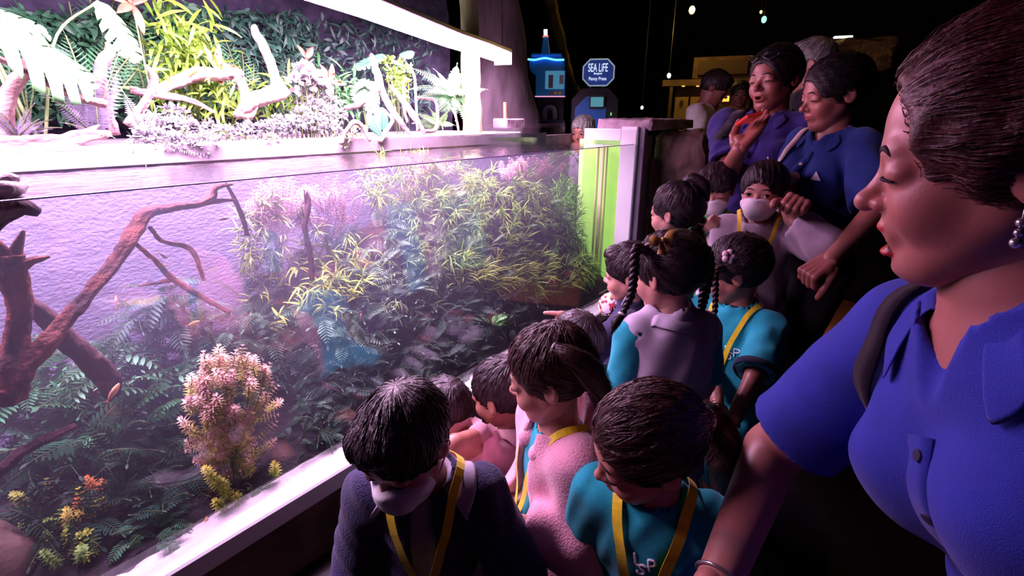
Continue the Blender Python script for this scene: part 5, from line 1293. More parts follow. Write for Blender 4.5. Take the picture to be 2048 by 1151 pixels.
class Person:
    def __init__(s, label, yaw, H, kind='child', head_at=None, lean=0.0, side=0.0, twist=0.0, head=(0, 0, 0), skin=(0.55, 0.30, 0.21),
                 arms=None, legs='stand', vox=1.0, mouth='closed', eyes='open', lips=None, hh=None, wide=1.0, joints=None, name='person', stance=0.0):
        s.vox = vox; s.H = H; s.kind = kind; s.fem = kind == 'woman'
        ch = kind == 'child'; s.ch = ch
        s.hh = hh or H*(0.188 if ch else 0.142)
        F = np.array([math.cos(yaw), math.sin(yaw), 0]); Rt = np.array([math.sin(yaw), -math.cos(yaw), 0]); Z = np.array([0, 0, 1.0])
        s.F, s.Rt = F, Rt
        hipz, shw, hpw = (0.455, 0.100, 0.048) if ch else (0.51, 0.104 if s.fem else 0.118, 0.052)
        s.L1, s.L2 = (0.155*H, 0.135*H) if ch else (0.175*H, 0.150*H)
        s.K1, s.K2 = (0.215*H, 0.205*H) if ch else (0.245*H, 0.235*H)
        s.hand = 0.098*H if ch else 0.104*H
        Lt = (0.785 if ch else 0.825)*H-hipz*H; s.Lt = Lt
        pel = np.array([0, 0, hipz*H])
        upv = norm(Z+F*math.tan(lean)+Rt*math.tan(side)) if abs(lean) < 1.4 else F
        rt = rot(upv, twist)@Rt; rt = norm(rt-upv*(rt@upv)); fw = np.cross(upv, rt)
        s.TA = np.array([rt, fw, upv])
        neck = pel+upv*Lt
        # head frame
        hy, hp, hr = head
        hf = rot(Z, yaw-math.pi/2+hy)@rot((1, 0, 0), hp)@rot((0, 1, 0), hr)
        s.HA = hf.T                                   # rows: right, forward, up
        nl = 0.10*s.hh+0.02*H
        piv = neck+norm(upv*0.7+s.HA[2]*0.6)*nl
        s.HO = piv+(s.HA.T@np.array([0, 0.03, -0.14]))*s.hh      # chin-level origin of the head frame
        if head_at is not None:
            cen = s.HO+(s.HA.T@np.array([0, -0.02, 0.55]))*s.hh
            d = np.asarray(head_at)-cen
        else: d = np.zeros(3)
        base = np.array([d[0], d[1], 0]); 
        for q in ('pel', 'neck', 'piv'): pass
        pel = pel+d; neck = neck+d; piv = piv+d; s.HO = s.HO+d
        s.pel, s.neck, s.piv, s.base = pel, neck, piv, base
        sh = {}; sgn = {'L': -1, 'R': 1}
        for k, g in sgn.items(): sh[k] = neck-upv*(0.115 if ch else 0.10)*Lt+rt*g*shw*H*wide
        s.sh = sh; s.el = {}; s.wr = {}; s.hd = {}; s.hn = {}
        arms = arms or {}
        for k, g in sgn.items():
            a = arms.get(k, {})
            if 'to' in a: tg = np.asarray(a['to'], float)
            else:
                o = a.get('off', (0.06*g, 0.10, -0.98)); L = s.L1+s.L2
                tg = sh[k]+(Rt*o[0]+F*o[1]+Z*o[2])*L
            pole = a.get('pole', (0.4*g, -1.0, -0.2)); pole = Rt*pole[0]+F*pole[1]+Z*pole[2]
            s.el[k], s.wr[k] = ik(sh[k], tg, s.L1, s.L2, pole)
            s.hd[k] = norm(np.asarray(a['dir'], float)) if 'dir' in a else norm(s.wr[k]-s.el[k])
            s.hn[k] = np.asarray(a['palm'], float) if 'palm' in a else -Rt*g
        s.hip = {}; s.kn = {}; s.an = {}; s.ft = {}
        drop = d[2]
        for k, g in sgn.items():
            s.hip[k] = pel+Rt*g*hpw*H
            an = np.array([base[0], base[1], 0.05*H])+Rt*g*(hpw+0.012)*H+F*stance*g*0.1
            if legs == 'squat': an = an+F*0.04*H
            s.kn[k], s.an[k] = ik(s.hip[k], an, s.K1, s.K2, F+Rt*g*(0.5 if legs == 'squat' else 0.08))
            s.ft[k] = F+Rt*g*0.12
        if joints:
            for k, v in joints.items():
                n_, sd_ = k.split('_'); getattr(s, n_)[sd_] = np.asarray(v, float)
            for k in sgn: s.hd[k] = norm(s.wr[k]-s.el[k]) if not (arms.get(k, {}).get('dir')) else s.hd[k]
        s.mouth, s.eyes, s.lips = mouth, eyes, lips
        s.root = empty(name, (pel[0], pel[1], 0.0), label, 'person')
        s.skin = skin
        s.wide = wide
        s.handpose = {k: arms.get(k, {}).get('hand', 'relaxed') for k in sgn}
        s.torso_f = s._torso()
        s.head_f = s._head()
    def hp(s, p): return s.HO+(np.asarray(p, float)@s.HA)*s.hh      # head-local -> world
    def tp(s, p): return s.pel+(np.asarray(p, float)@s.TA)          # torso-local (metres) -> world
    def _torso(s):
        H, L, w = s.H, s.Lt, s.wide
        T = SD()
        if s.ch:
            T.u(el((0, 0, 0.04*L), (0.092*H*w, 0.070*H*w, 0.26*L))).u(el((0, 0.004*H, 0.34*L), (0.088*H*w, 0.070*H*w, 0.32*L)), 0.02).u(el((0, 0, 0.66*L), (0.092*H*w, 0.066*H*w, 0.30*L)), 0.02)
            T.u(rc((-0.075*H*w, 0, 0.875*L), (0.075*H*w, 0, 0.875*L), 0.034*H), 0.03).u(rc((0, -0.004*H, 0.85*L), (0, 0, 1.02*L), 0.05*H, 0.032*H), 0.03)
        else:
            T.u(el((0, -0.01*H, 0.02*L), (0.100*H*w, 0.074*H*w, 0.24*L))).u(el((0, 0, 0.36*L), (0.082*H*w, 0.060*H*w, 0.30*L)), 0.03).u(el((0, 0, 0.70*L), (0.096*H*w, 0.064*H*w, 0.27*L)), 0.03)
            T.u(rc((-0.088*H*w, 0, 0.895*L), (0.088*H*w, 0, 0.895*L), 0.034*H), 0.04).u(rc((0, -0.006*H, 0.88*L), (0, 0.0, 1.03*L), 0.05*H, 0.034*H), 0.04)
            if s.fem:
                for g in (-1, 1): T.u(el((g*0.045*H*w, 0.045*H*w, 0.66*L), (0.042*H, 0.042*H, 0.046*H)), 0.03)
        return local(T, s.pel, s.TA)
    def _head(s):
        T = SD(); ch = s.ch
        T.u(el((0, -0.055, 0.63), (0.350 if ch else 0.335, 0.425, 0.375)))
        T.u(el((0, 0.10, 0.36), (0.275, 0.265, 0.335)), 0.10)
        T.u(el((0, 0.205 if ch else 0.235, 0.095 if ch else 0.085), (0.12, 0.115, 0.09)), 0.12 if ch else 0.09)
        for g in (-1, 1):
            T.u(rc((g*0.21, 0.0, 0.30), (g*0.08, 0.19, 0.10), 0.085, 0.085), 0.09)
            T.u(el((g*0.165, 0.225, 0.31 if ch else 0.345), (0.115 if ch else 0.095, 0.12 if ch else 0.11, 0.115)), 0.08)
        T.u(rc((-0.15, 0.315, 0.565), (0.15, 0.315, 0.565), 0.045), 0.07)
        for g in (-1, 1): T.c(el((g*0.150, 0.435, 0.487), (0.085, 0.070, 0.050)), 0.06)
        nb = 0.0 if ch else 0.02
        T.u(rc((0, 0.345, 0.50), (0, 0.405+nb, 0.375), 0.028, 0.040), 0.045).u(el((0, 0.415+nb, 0.365), (0.048, 0.045, 0.042)), 0.03)
        for g in (-1, 1): T.u(el((g*0.052, 0.378, 0.352), (0.034, 0.036, 0.030)), 0.025)
        for g in (-1, 1): T.c(el((g*0.026, 0.405, 0.325), (0.014, 0.022, 0.016)), 0.012)
        # mouth
        op = 0.0 if s.mouth == 'closed' else (0.030 if s.mouth == 'open' else 0.058)
        T.u(el((0, 0.325, 0.24), (0.10, 0.055, 0.085)), 0.06)
        T.u(el((0, 0.366, 0.252), (0.080, 0.030, 0.019)), 0.022).u(el((0, 0.358, 0.208-op*1.3), (0.066, 0.032, 0.023)), 0.024)
        if op: T.c(el((0, 0.42, 0.232-op*0.65), (0.064, 0.13, 0.008+op*0.62)), 0.010)
        else: T.c(el((0, 0.43, 0.229), (0.088, 0.055, 0.0045)), 0.010)
        T.c(el((0, 0.385, 0.155-op), (0.07, 0.03, 0.02)), 0.04)
        # eyelids round the eyeballs
        for g in (-1, 1):
            T.u(el((g*0.150, 0.300, 0.487), (0.088, 0.072 if ch else 0.066, 0.064 if ch else 0.056)), 0.035)
            if s.eyes == 'open': T.c(el((g*0.150, 0.42, 0.483), (0.062, 0.085, 0.019)), 0.010)
            elif s.eyes == 'down': T.c(el((g*0.150, 0.42, 0.466), (0.062, 0.055, 0.008)), 0.010)
            else: T.c(el((g*0.150, 0.42, 0.466), (0.064, 0.03, 0.004)), 0.008)
        for g in (-1, 1):
            T.u(el((g*0.352, -0.065, 0.455), (0.030, 0.085, 0.115), rot((0, 0, 1), -g*0.35)), 0.03)
            T.c(el((g*0.392, -0.050, 0.465), (0.030, 0.045, 0.070), rot((0, 0, 1), -g*0.35)), 0.025)
        return local(T, s.HO, s.HA, s.hh)
    def neck_f(s):
        r = 0.031*s.H if s.ch else (0.033*s.H if s.fem else 0.038*s.H)
        return rc(s.neck-s.TA[2]*0.05*s.H, s.hp((0, -0.10, 0.28)), r*1.12, r)
    def hand_sd(s, k):
        """palm, four fingers and a thumb"""
        g = 1 if k == 'R' else -1
        sz = s.hand; d = s.hd[k]; n = s.hn[k]; n = norm(n-d*(n@d)); t = np.cross(n, d)*g      # t points to the thumb side
        w = s.wr[k]; T = SD(); pose = s.handpose[k]
        P = lambda a, b, c: w+d*a*sz+t*b*sz+n*c*sz
        ar = (0.024, 0.019) if s.ch else (0.026, 0.017)
        T.u(rc(s.el[k]*0.25+w*0.75, w, (ar[0]*0.25+ar[1]*0.75)*s.H, ar[1]*s.H*0.92))
        for b in (-0.16, -0.05, 0.06, 0.17): T.u(rc(P(0.05, b*0.6, 0), P(0.50, b, 0), 0.115*sz, 0.088*sz), 0.03*sz)
        T.u(el(P(0.22, 0.15, 0.06), (0.14*sz,)*3), 0.06*sz)
        curl = {'relaxed': (0.35, 0.45, 0.35), 'fist': (1.35, 1.6, 0.9), 'flat': (0.10, 0.12, 0.10), 'hold': (0.8, 0.9, 0.5), 'point': (1.35, 1.6, 0.9), 'spread': (0.15, 0.2, 0.15)}[pose]
        for q, (b, ln) in enumerate(((0.17, 0.46), (0.06, 0.52), (-0.055, 0.48), (-0.165, 0.37))):
            c = (0.08, 0.06, 0.05) if (pose == 'point' and q == 0) else curl
            a = 0.0; p = P(0.50, b, 0.0); r0 = (0.082, 0.084, 0.080, 0.070)[q]*sz
            sp = (0.10 if pose == 'spread' else 0.03)*(1.5-q)
            for m_, (f, cv) in enumerate(zip((0.44, 0.32, 0.26), c)):
                a += cv
                dirv = norm((d*math.cos(a)+n*math.sin(a))+t*sp)
                p2 = p+dirv*ln*sz*f; T.u(rc(p, p2, r0*(1-0.10*m_), r0*(0.92-0.12*m_)), 0.012*sz); p = p2
        p = P(0.12, 0.20, 0.08); ta = 0.75 if pose in ('flat', 'relaxed', 'spread') else 0.45
        tc = (0.10, 0.3) if pose in ('flat', 'spread') else (0.6, 1.0)
        dirs = [norm(d*math.cos(ta)+t*math.sin(ta)+n*0.25), norm(d*math.cos(ta*0.6)+t*math.sin(ta*0.5)+n*tc[0]), norm(d+t*0.1+n*tc[1]-t*tc[0]*0.4)]
        for m_, (dv, ln) in enumerate(zip(dirs, (0.24, 0.20, 0.16))):
            p2 = p+dv*ln*sz; T.u(rc(p, p2, (0.11-0.012*m_)*sz, (0.098-0.012*m_)*sz), 0.02*sz); p = p2
        return T
    def arm_f(s, k, t=0.0, upto=2.0, fr=1.0):
        H = s.H; r0, r1, r2 = ((0.029, 0.024, 0.019) if s.ch else (0.031, 0.026, 0.017))
        r0 *= fr; r1 *= fr; r2 *= (1+fr)/2
        if not s.ch and s.fem and s.wide > 1: r0 *= 1.1
        T = SD().u(rc(s.sh[k], s.el[k], r0*H+t, r1*H+t))
        if upto > 1: T.u(rc(s.el[k], s.wr[k], r1*H+t, r2*H+t), 0.01)
        return T
    def leg_f(s, k, t=0.0, f=1.0):
        H = s.H; a = (0.050, 0.037, 0.027) if s.ch else (0.056, 0.036, 0.024)
        return SD().u(rc(s.hip[k], s.kn[k], a[0]*H*f+t, a[1]*H*f+t)).u(rc(s.kn[k], s.an[k], a[1]*H*f+t, a[2]*H*f+t), 0.02)
    def body(s, hands=('L', 'R'), headvox=0.0045, handvox=0.0032, bodyvox=0.013, legs=True):
        v = s.vox
        B = SD().u(s.torso_f).u(s.neck_f(), 0.02)
        for k in ('L', 'R'):
            B.u(s.arm_f(k), 0.03)
            if legs:
                B.u(s.leg_f(k), 0.03); B.u(rc(s.an[k], s.an[k]-np.array([0, 0, 0.02*s.H])+norm(s.ft[k])*0.06*s.H, 0.022*s.H, 0.02*s.H), 0.02)
        allp = np.array([s.pel, s.neck]+[x[k] for x in (s.sh, s.el, s.wr, s.hip)+((s.kn, s.an) if legs else ()) for k in 'LR'])
        m_ = 0.11*s.H
        lo_, hi_ = allp.min(0)-m_, allp.max(0)+m_
        lo_[2] = max(lo_[2], -0.02) if legs else max(lo_[2], s.pel[2]-0.15)
        parts = [surf(B, lo_, hi_, bodyvox*v)]
        nV = len(parts[0][0])
        HD = SD().u(s.head_f).u(s.neck_f(), 0.018)
        c = s.hp((0, -0.02, 0.45)); r = 0.70*s.hh
        hv = surf(HD, c-r, c+r, headvox*v, project=2); parts.append(hv)
        for k in hands:
            T = s.hand_sd(k); c = s.wr[k]+s.hd[k]*0.5*s.hand; r = 0.80*s.hand
            parts.append(surf(T, c-r, c+r, handvox*v))
        V, F = joinVF(parts)
        C = np.ones((len(V), 3), f32)
        Hp = ((hv[0]-s.HO)@s.HA.T)/s.hh
        c2 = np.ones((len(Hp), 3), f32)
        lipc = np.asarray(s.lips if s.lips is not None else (0.92, 0.62, 0.62))
        op = 0.0 if s.mouth == 'closed' else (0.030 if s.mouth == 'open' else 0.058)
        inl = (((Hp[:, 0]/0.090)**2+((Hp[:, 2]-0.250)/0.022)**2 < 1) | ((Hp[:, 0]/0.076)**2+((Hp[:, 2]-0.205+op*1.3)/0.027)**2 < 1)) & (Hp[:, 1] > 0.33)
        c2[inl] = lipc
        ck = np.exp(-(((np.abs(Hp[:, 0])-0.18)/0.08)**2+((Hp[:, 2]-0.33)/0.08)**2))*(Hp[:, 1] > 0.1)
        c2 *= (1-ck[:, None]*np.array([0.0, 0.14, 0.12])); 
        inm = (np.abs(Hp[:, 0]) < 0.07) & (np.abs(Hp[:, 2]-0.232+op*0.65) < 0.02+op*0.5) & (Hp[:, 1] < 0.36) & (Hp[:, 1] > 0.15) & (op > 0) & ~inl
        c2[inm] = (0.25, 0.08, 0.08)
        C[nV:nV+len(c2)] = c2
        o = obj('body', V, F, skin_mat(s.skin), s.root, True, C)
        s.body_o = o
        return o
    def face(s, brow=True, look=(0, 0), bcol=None, eyeballs=True):
        """eyes and eyebrows"""
        for g in (-1, 1):
            if eyeballs:
                e = obj('eye', *sphere(s.hp((g*0.150, 0.302, 0.485)), (0.066 if s.eyes == 'open' else 0.048)*s.hh), m_eyew, s.root)
                d = norm(np.array([look[0]+g*0.06, 1.0, look[1]]))
                V, F = sphere((0, 0, 0), 0.037*s.hh, 8, 14, (1, 1, 0.45))
                B = np.array([norm(np.cross([0, 0, 1], d)), norm(np.cross(d, norm(np.cross([0, 0, 1], d)))), d])@s.HA
                obj('iris', V@B+s.hp(np.array((g*0.150, 0.302, 0.485))+d*(0.056 if s.eyes == 'open' else 0.030)), F, m_iris, e)
            if brow:
                P = np.array([s.hp((g*x, 0.40, z)) for x, z in ((0.055, 0.572), (0.11, 0.594), (0.17, 0.602), (0.225, 0.590), (0.265, 0.570))])
                P = snap(s.head_f, spline(P, 14), -0.004*s.hh)
                r = (0.013 if s.ch else 0.014)*s.hh*np.sin(np.linspace(0.5, 2.95, 14))
                V, F, T = tube(P, r, 8)
                obj('eyebrow', V, [F, T], bcol or M('brow_black', (0.02, 0.012, 0.012), 0.7, 0.2), s.root)
            zl = {'open': 0.501, 'down': 0.468}.get(s.eyes, 0.466)
            ry, rz = (0.072, 0.064) if s.ch else (0.066, 0.056)
            P = []
            for x, dz in ((0.085, -0.004), (0.11, 0.0), (0.15, 0.002), (0.19, -0.002), (0.222, -0.012)):
                z_ = zl+dz; P.append(s.hp((g*x, 0.300+(ry+0.006)*math.sqrt(max(0.02, 1-((x-0.15)/0.092)**2-((z_-0.487)/(rz+0.008))**2)), z_)))
            P = spline(P, 14)
            V, F, T = tube(P, 0.009*s.hh*np.sin(np.linspace(0.45, 2.7, 14)), 6)
            obj('eyelashes', V, [F, T], M('lash_black', (0.012, 0.008, 0.010), 0.6, 0.2), s.root)
def wrinkle(f, amp, freq, seed):
    r = np.random.default_rng(seed); ds = [(norm(r.normal(size=3)*[1, 1, 0.6]).astype(f32)*f32(freq*(0.7+0.5*q)), f32(r.uniform(0, 6))) for q in range(4)]
    def g(P):
        w = 0
        for q, (d, ph) in enumerate(ds): w = w+np.sin(P@d+ph+1.6*np.sin(P@ds[(q+1) % 4][0]*f32(0.55)))
        return f(P)+f32(amp*0.35)*w
    return g
def _P_shirt(s, name, m, t=0.010, sleeve=0.6, hem=0.06, flare=0.015, neck=1.18, open_w=0.0, wr=0.004, freq=55, vox=0.009, seed=1, loose=0.006, cuff=None, vneck=0.0, ndrop=0.0, fr=1.0, armk=0.02):
    T = SD().u(infl(s.torso_f, t)); up = s.TA[2]; H = s.H
    hw = (0.092 if s.ch else 0.100)*H*s.wide+t
    sc = np.array([1, 0.85, 1])
    base = rc((0, 0, 0.10*s.Lt), (0, 0, -hem), hw*0.98, hw+flare)
    T.u(local(lambda P: base(P/np.asarray(sc, f32))*0.85, s.pel, s.TA), 0.03)
    if hem > 0.02:
        for k in 'LR': T.u(rc(s.hip[k], s.hip[k]+(s.kn[k]-s.hip[k])*0.75, (0.052 if s.ch else 0.058)*H+t+0.006, (0.046 if s.ch else 0.05)*H+t+0.008), 0.03)
    pts_ = [s.pel-up*hem, s.neck, s.pel-s.TA[0]*hw, s.pel+s.TA[0]*hw]
    r0, r1, r2 = ((0.029, 0.024, 0.019) if s.ch else (0.031, 0.026, 0.017)); r0 *= fr; r1 *= fr; ends = {}
    for k in 'LR':
        pts_.append(s.sh[k])
        if sleeve <= 0:
            T.c(rc(s.sh[k]-s.TA[0]*(-1 if k == 'L' else 1)*0.004, s.el[k], r0*H*1.12), 0.012); continue
        a, b, c = s.sh[k], s.el[k], s.wr[k]
        if sleeve <= 1:
            d = norm(b-a); e = a+(b-a)*sleeve; rr = r0*(1-sleeve)+r1*sleeve
            T.u(both(rc(a, e+d*0.05, r0*H+t+loose*0.4, rr*H+t+loose), pl(e, d)), armk); pts_.append(e); ends[k] = (e, d, rr*H)
        else:
            q = sleeve-1; d = norm(c-b); e = b+(c-b)*q; rr = r1*(1-q)+r2*q
            T.u(rc(a, b, r0*H+t+loose*0.4, r1*H+t+loose), armk).u(both(rc(b, e+d*0.05, r1*H+t+loose, rr*H+t+loose*0.8), pl(e, d)), 0.02); pts_ += [b, e]; ends[k] = (e, d, rr*H)
    f = wrinkle(T, wr, freq, seed) if wr else T
    T2 = SD().u(f)
    T2.i(pl(s.pel-up*hem, -up), 0.004)
    nr = (0.031 if s.ch else (0.033 if s.fem else 0.038))*H*neck*1.08
    nk = s.neck-up*ndrop
    T2.c(rc(nk-up*0.015, nk+up*0.12+s.TA[1]*0.01, nr, nr*1.15), 0.006)
    if vneck: T2.c(rc(nk+s.TA[1]*0.045*H+up*0.02, nk+s.TA[1]*0.075*H-up*vneck, nr*0.55, 0.002), 0.006)
    for k, (e, d, rr) in ends.items(): T2.c(rc(e-d*0.012, e+d*0.05, rr+t*0.45), 0.002)
    if open_w:
        L = s.Lt
        T2.c(local(lambda P: np.maximum(np.abs(P[:, 0])-open_w*(0.6+0.5*np.clip(1-P[:, 2]/L, 0, 1)), 0.0-P[:, 1]), s.pel, s.TA), 0.006)
    pts_ = np.array(pts_); mg = 0.085*H+t+flare+0.02
    lo_, hi_ = pts_.min(0)-mg, pts_.max(0)+mg; hi_[2] = min(hi_[2], s.neck[2]+0.05*H+0.02)
    V, F = surf(T2, lo_, hi_, vox*s.vox)
    o = obj(name, V, F, m, s.root); s.cl = T2; s.ends = ends; s.tout = t
    if cuff:      # ribbed bands at the sleeve ends
        for k, (e, d, rr) in ends.items():
            P = np.array([e-d*0.016, e-d*0.008, e, e+d*0.003])
            MB().tube(P, rr+t+loose+np.array([0.004, 0.0055, 0.0055, 0.003]), 26, cap=False).build('cuff', cuff, o, smooth=True)
    return o
Person.shirt = _P_shirt
def _P_pants(s, m, t=0.008, length=1.0, name='trousers', vox=0.011, f=1.0):
    T = SD(); H = s.H; up = s.TA[2]
    T.u(local(el((0, -0.01*H, 0.02*s.Lt), ((0.096)*H*s.wide+t, 0.074*H*s.wide+t, 0.26*s.Lt)), s.pel, s.TA))
    for k in 'LR':
        if length >= 1: T.u(s.leg_f(k, t, f), 0.02)
        else:
            e = s.hip[k]+(s.kn[k]-s.hip[k])*length*2; d = norm(s.kn[k]-s.hip[k])
            T.u(both(rc(s.hip[k], e+d*0.05, 0.062*H+t, 0.050*H+t), pl(e, d)), 0.02)
    T2 = SD().u(wrinkle(T, 0.003, 40, 3)).i(pl(s.pel+up*0.16*s.Lt, up), 0.004)
    p = np.array([s.pel]+[x[k] for x in (s.hip, s.kn, s.an) for k in 'LR']); mg = 0.10*H
    lo_, hi_ = p.min(0)-mg, p.max(0)+mg; lo_[2] = max(lo_[2], 0.015); hi_[2] = min(hi_[2], s.pel[2]+0.25*s.Lt)
    return obj(name, *surf(T2, lo_, hi_, vox*s.vox), m, s.root)
Person.pants = _P_pants
m_sole = mat('shoe_sole', (0.55, 0.52, 0.56), 0.6, 0.3)
m_shoe = mat('white_shoe', (0.72, 0.70, 0.76), 0.5, 0.4, var=0.1, scale=40)
m_sock = mat('white_sock', (0.75, 0.72, 0.78), 0.9, 0.1, bump=0.3, bscale=200)
m_lime = M('lime_lace', (0.50, 0.75, 0.08), 0.6, 0.3)
def _P_shoes(s, m=None, lace=None, sock=None, sides='LR', sole=None):
    H = s.H; L = (0.155 if s.ch else 0.150)*H
    for k in sides:
        f = norm(s.ft[k]*[1, 1, 0]); a = s.an[k]; g = np.array([a[0], a[1], 0.0]); Z = np.array([0, 0, 1.0]); sd = np.cross(f, Z)
        A = np.array([sd, f, Z])
        T = SD().u(el((0, 0.30*L, 0.16*L), (0.20*L, 0.48*L, 0.16*L))).u(el((0, 0.02*L, 0.22*L), (0.19*L, 0.28*L, 0.24*L)), 0.03).u(rc((0, 0, 0.2*L), (0, 0.02*L, 0.42*L), 0.18*L, 0.17*L), 0.02)
        T.i(pl((0, 0, 0.06*L), (0, 0, -1)), 0.004).i(pl((0, 0, 0.46*L), (0, -0.15, 1)), 0.003).c(rc((0, -0.01*L, 0.40*L), (0, -0.01*L, 0.7*L), 0.135*L))
        V, F = surf(local(T, g, A), g+[-0.75*L, -0.75*L, 0.0], g+[0.75*L, 0.75*L, 0.5*L], 0.005*s.vox)
        e = obj('shoe', V, F, m or m_shoe, s.root)
        S2 = local(SD().u(el((0, 0.20*L, 0.05*L), (0.215*L, 0.60*L, 0.2*L))).i(pl((0, 0, 0.09*L), (0, 0, 1))).i(pl((0, 0, 0.002), (0, 0, -1))), g, A)
        V, F = surf(S2, g+[-0.85*L, -0.85*L, -0.01], g+[0.85*L, 0.85*L, 0.13*L], 0.006*s.vox); obj('sole', V, F, sole or m_sole, e)
        if lace:
            b = MB()
            for q in range(5):
                y = (0.14+0.085*q)*L; 
                for sg in (1, -1):
                    P = [g+np.array([x*0.13*L, y+sg*x*0.03*L, 0.36*L-0.07*L*q])@A for x in (-1, -0.5, 0, 0.5, 1)]
                    P = snap(local(T, g, A), np.array(P), 0.002); b.tube(P, 0.0035, 6)
            b.build('laces', lace, e, smooth=True)
        if sock is not None:
            MB().tube([a*0.9+g*0.1, a+(s.kn[k]-a)*0.22, a+(s.kn[k]-a)*0.36], [0.033*H, 0.034*H, 0.036*H] if s.ch else 0.03*H, 18, cap=False).build('sock', sock, s.root, smooth=True)
Person.shoes = _P_shoes
def _P_path_on(s, pts_, off=0.003, n=40, f=None):
    P = spline([s.tp(p) for p in pts_], n); f = f or s.cl
    P = snap(f, P, off); return P, grad(f, P)
Person.path_on = _P_path_on
def _P_lanyard(s, m=None, low=0.42, w=0.014, badge=False, f=None, sides=(-1, 1), off=0.007, spread=1.0):
    H, L = s.H, s.Lt; o0 = None; yy = 0.075*H if s.ch else 0.075*H
    e = None
    for g in sides:
        pts_ = [(0, -0.055*H, 1.0*L), (g*0.040*H, -0.035*H, 1.0*L), (g*0.044*H*spread, 0.02*H, 0.95*L), (g*0.036*H*spread, 0.07*H, 0.78*L), (g*0.022*H*spread, 0.09*H, (0.76+low)/2*L), (g*0.004*H, 0.10*H, low*L)]
        hull = SD().u(infl(s.torso_f, s.tout)).u(s.neck_f(), 0.02)
        P, N = s.path_on(pts_, off, 46, f or hull)
        V, F = ribbon(P, N, w)
        o = obj('lanyard', V, F, m or m_lan, s.root, False)
        e = (P[-1], N[-1])
    if badge:
        c = e[0]; up = norm(s.TA[2]-e[1]*(s.TA[2]@e[1])); sd = np.cross(up, e[1])
        bo = MB().box(c-up*0.065+e[1]*0.004, (0.075, 0.002, 0.10), axes=[sd, e[1], up]).build('name_card', m_card, s.root)
        MB().box(c-up*0.028+e[1]*0.006, (0.045, 0.002, 0.014), axes=[sd, e[1], up]).build('card_header', m_cardr, bo)
        for q in range(5): MB().box(c-up*(0.05+0.011*q)+e[1]*0.006, (0.045-0.006*(q % 3), 0.002, 0.0035), axes=[sd, e[1], up]).build('card_line', m_cardk, bo)
Person.lanyard = _P_lanyard
m_card = mat('name_card_paper', (0.80, 0.76, 0.84), 0.5, 0.4)
m_cardr = mat('name_card_red', (0.65, 0.05, 0.08), 0.5, 0.4)
m_cardk = mat('name_card_ink', (0.08, 0.06, 0.10), 0.6, 0.3)
def _P_mask(s, m=None, loops=True, print_=None, low=0.0):
    face = SD().u(s.head_f).u(local(el((0, 0.32, 0.245), (0.20, 0.17, 0.20)), s.HO, s.HA, s.hh), 0.05*s.hh)
    rg = local(SD().u(el((0, 0.20, 0.228), (0.345, 0.46, 0.222))).i(pl((0, 0.06, 0), (0, -1, 0.25)), 0.02), s.HO, s.HA, s.hh)
    T = SD().u(infl(face, 0.022*s.hh)).i(rg, 0.012*s.hh)
    c = s.hp((0, 0.25, 0.22)); r = 0.42*s.hh
    o = obj('face_mask', *surf(T, c-r, c+r, 0.0036*s.vox), m or m_mask, s.root)
    if loops:
        for g in (-1, 1):
            b = MB()
            P = spline([s.hp((g*0.285, 0.13, 0.34)), s.hp((g*0.345, 0.0, 0.50)), s.hp((g*0.375, -0.11, 0.53)), s.hp((g*0.375, -0.13, 0.43)), s.hp((g*0.335, -0.05, 0.32)), s.hp((g*0.255, 0.13, 0.14))], 24)
            P = np.where((s.head_f(P.astype(f32)) < 0.003)[:, None], snap(s.head_f, P, 0.003), P)
            b.tube(P, 0.0016, 5)
            b.build('ear_loop', m or m_mask, o, smooth=True)
    return o
Person.mask = _P_mask
def strands(f, starts, flow, steps, step, width, lift=0.0015, seed=0, wav=0.15, tipup=0.0):
    """grow hair ribbons over the solid f along a flow field"""
    r = np.random.default_rng(seed); n = len(starts)
    P = snap(f, starts, lift*0.3, 2); out = [P]; Ns = []; d0 = None
    for q in range(steps):
        N = grad(f, P, 0.003); Ns.append(N)
        d = flow(P)+r.normal(size=P.shape)*wav*0.5
        d = d-N*(d*N).sum(1, keepdims=True); d = d/(np.linalg.norm(d, axis=1, keepdims=True)+1e-9)
        if d0 is not None: d = d*0.6+d0*0.4
        d0 = d
        P = (P+d*step).astype(f32)
        tgt = lift*math.sin(math.pi*min(1.0, 0.2+q/steps))*r.uniform(0.3, 1.6, n)+tipup*(q/steps)**2*r.uniform(0, 1, n)
        P = P-N*((f(P)-tgt)*0.8)[:, None].astype(f32); out.append(P)
    C = np.stack(out, 1); Ns.append(Ns[-1]); N = np.stack(Ns, 1)
    N = N+r.normal(size=(n, 1, 3))*0.35
    T = np.gradient(C, axis=1); S = np.cross(T, N); S /= np.linalg.norm(S, axis=2, keepdims=True)+1e-9
    k = steps+1; w = width*(0.35+0.65*np.sin(np.linspace(0.45, 3.05, k)))[None, :, None]*r.uniform(0.7, 1.3, (n, 1, 1))*0.5
    V = np.stack([C-S*w, C+S*w], 2).reshape(-1, 3)
    fq = np.array([[2*i, 2*i+1, 2*i+3, 2*i+2] for i in range(steps)])
    F = (fq[None]+(np.arange(n)*2*k)[:, None, None]).reshape(-1, 4)
    return V, F
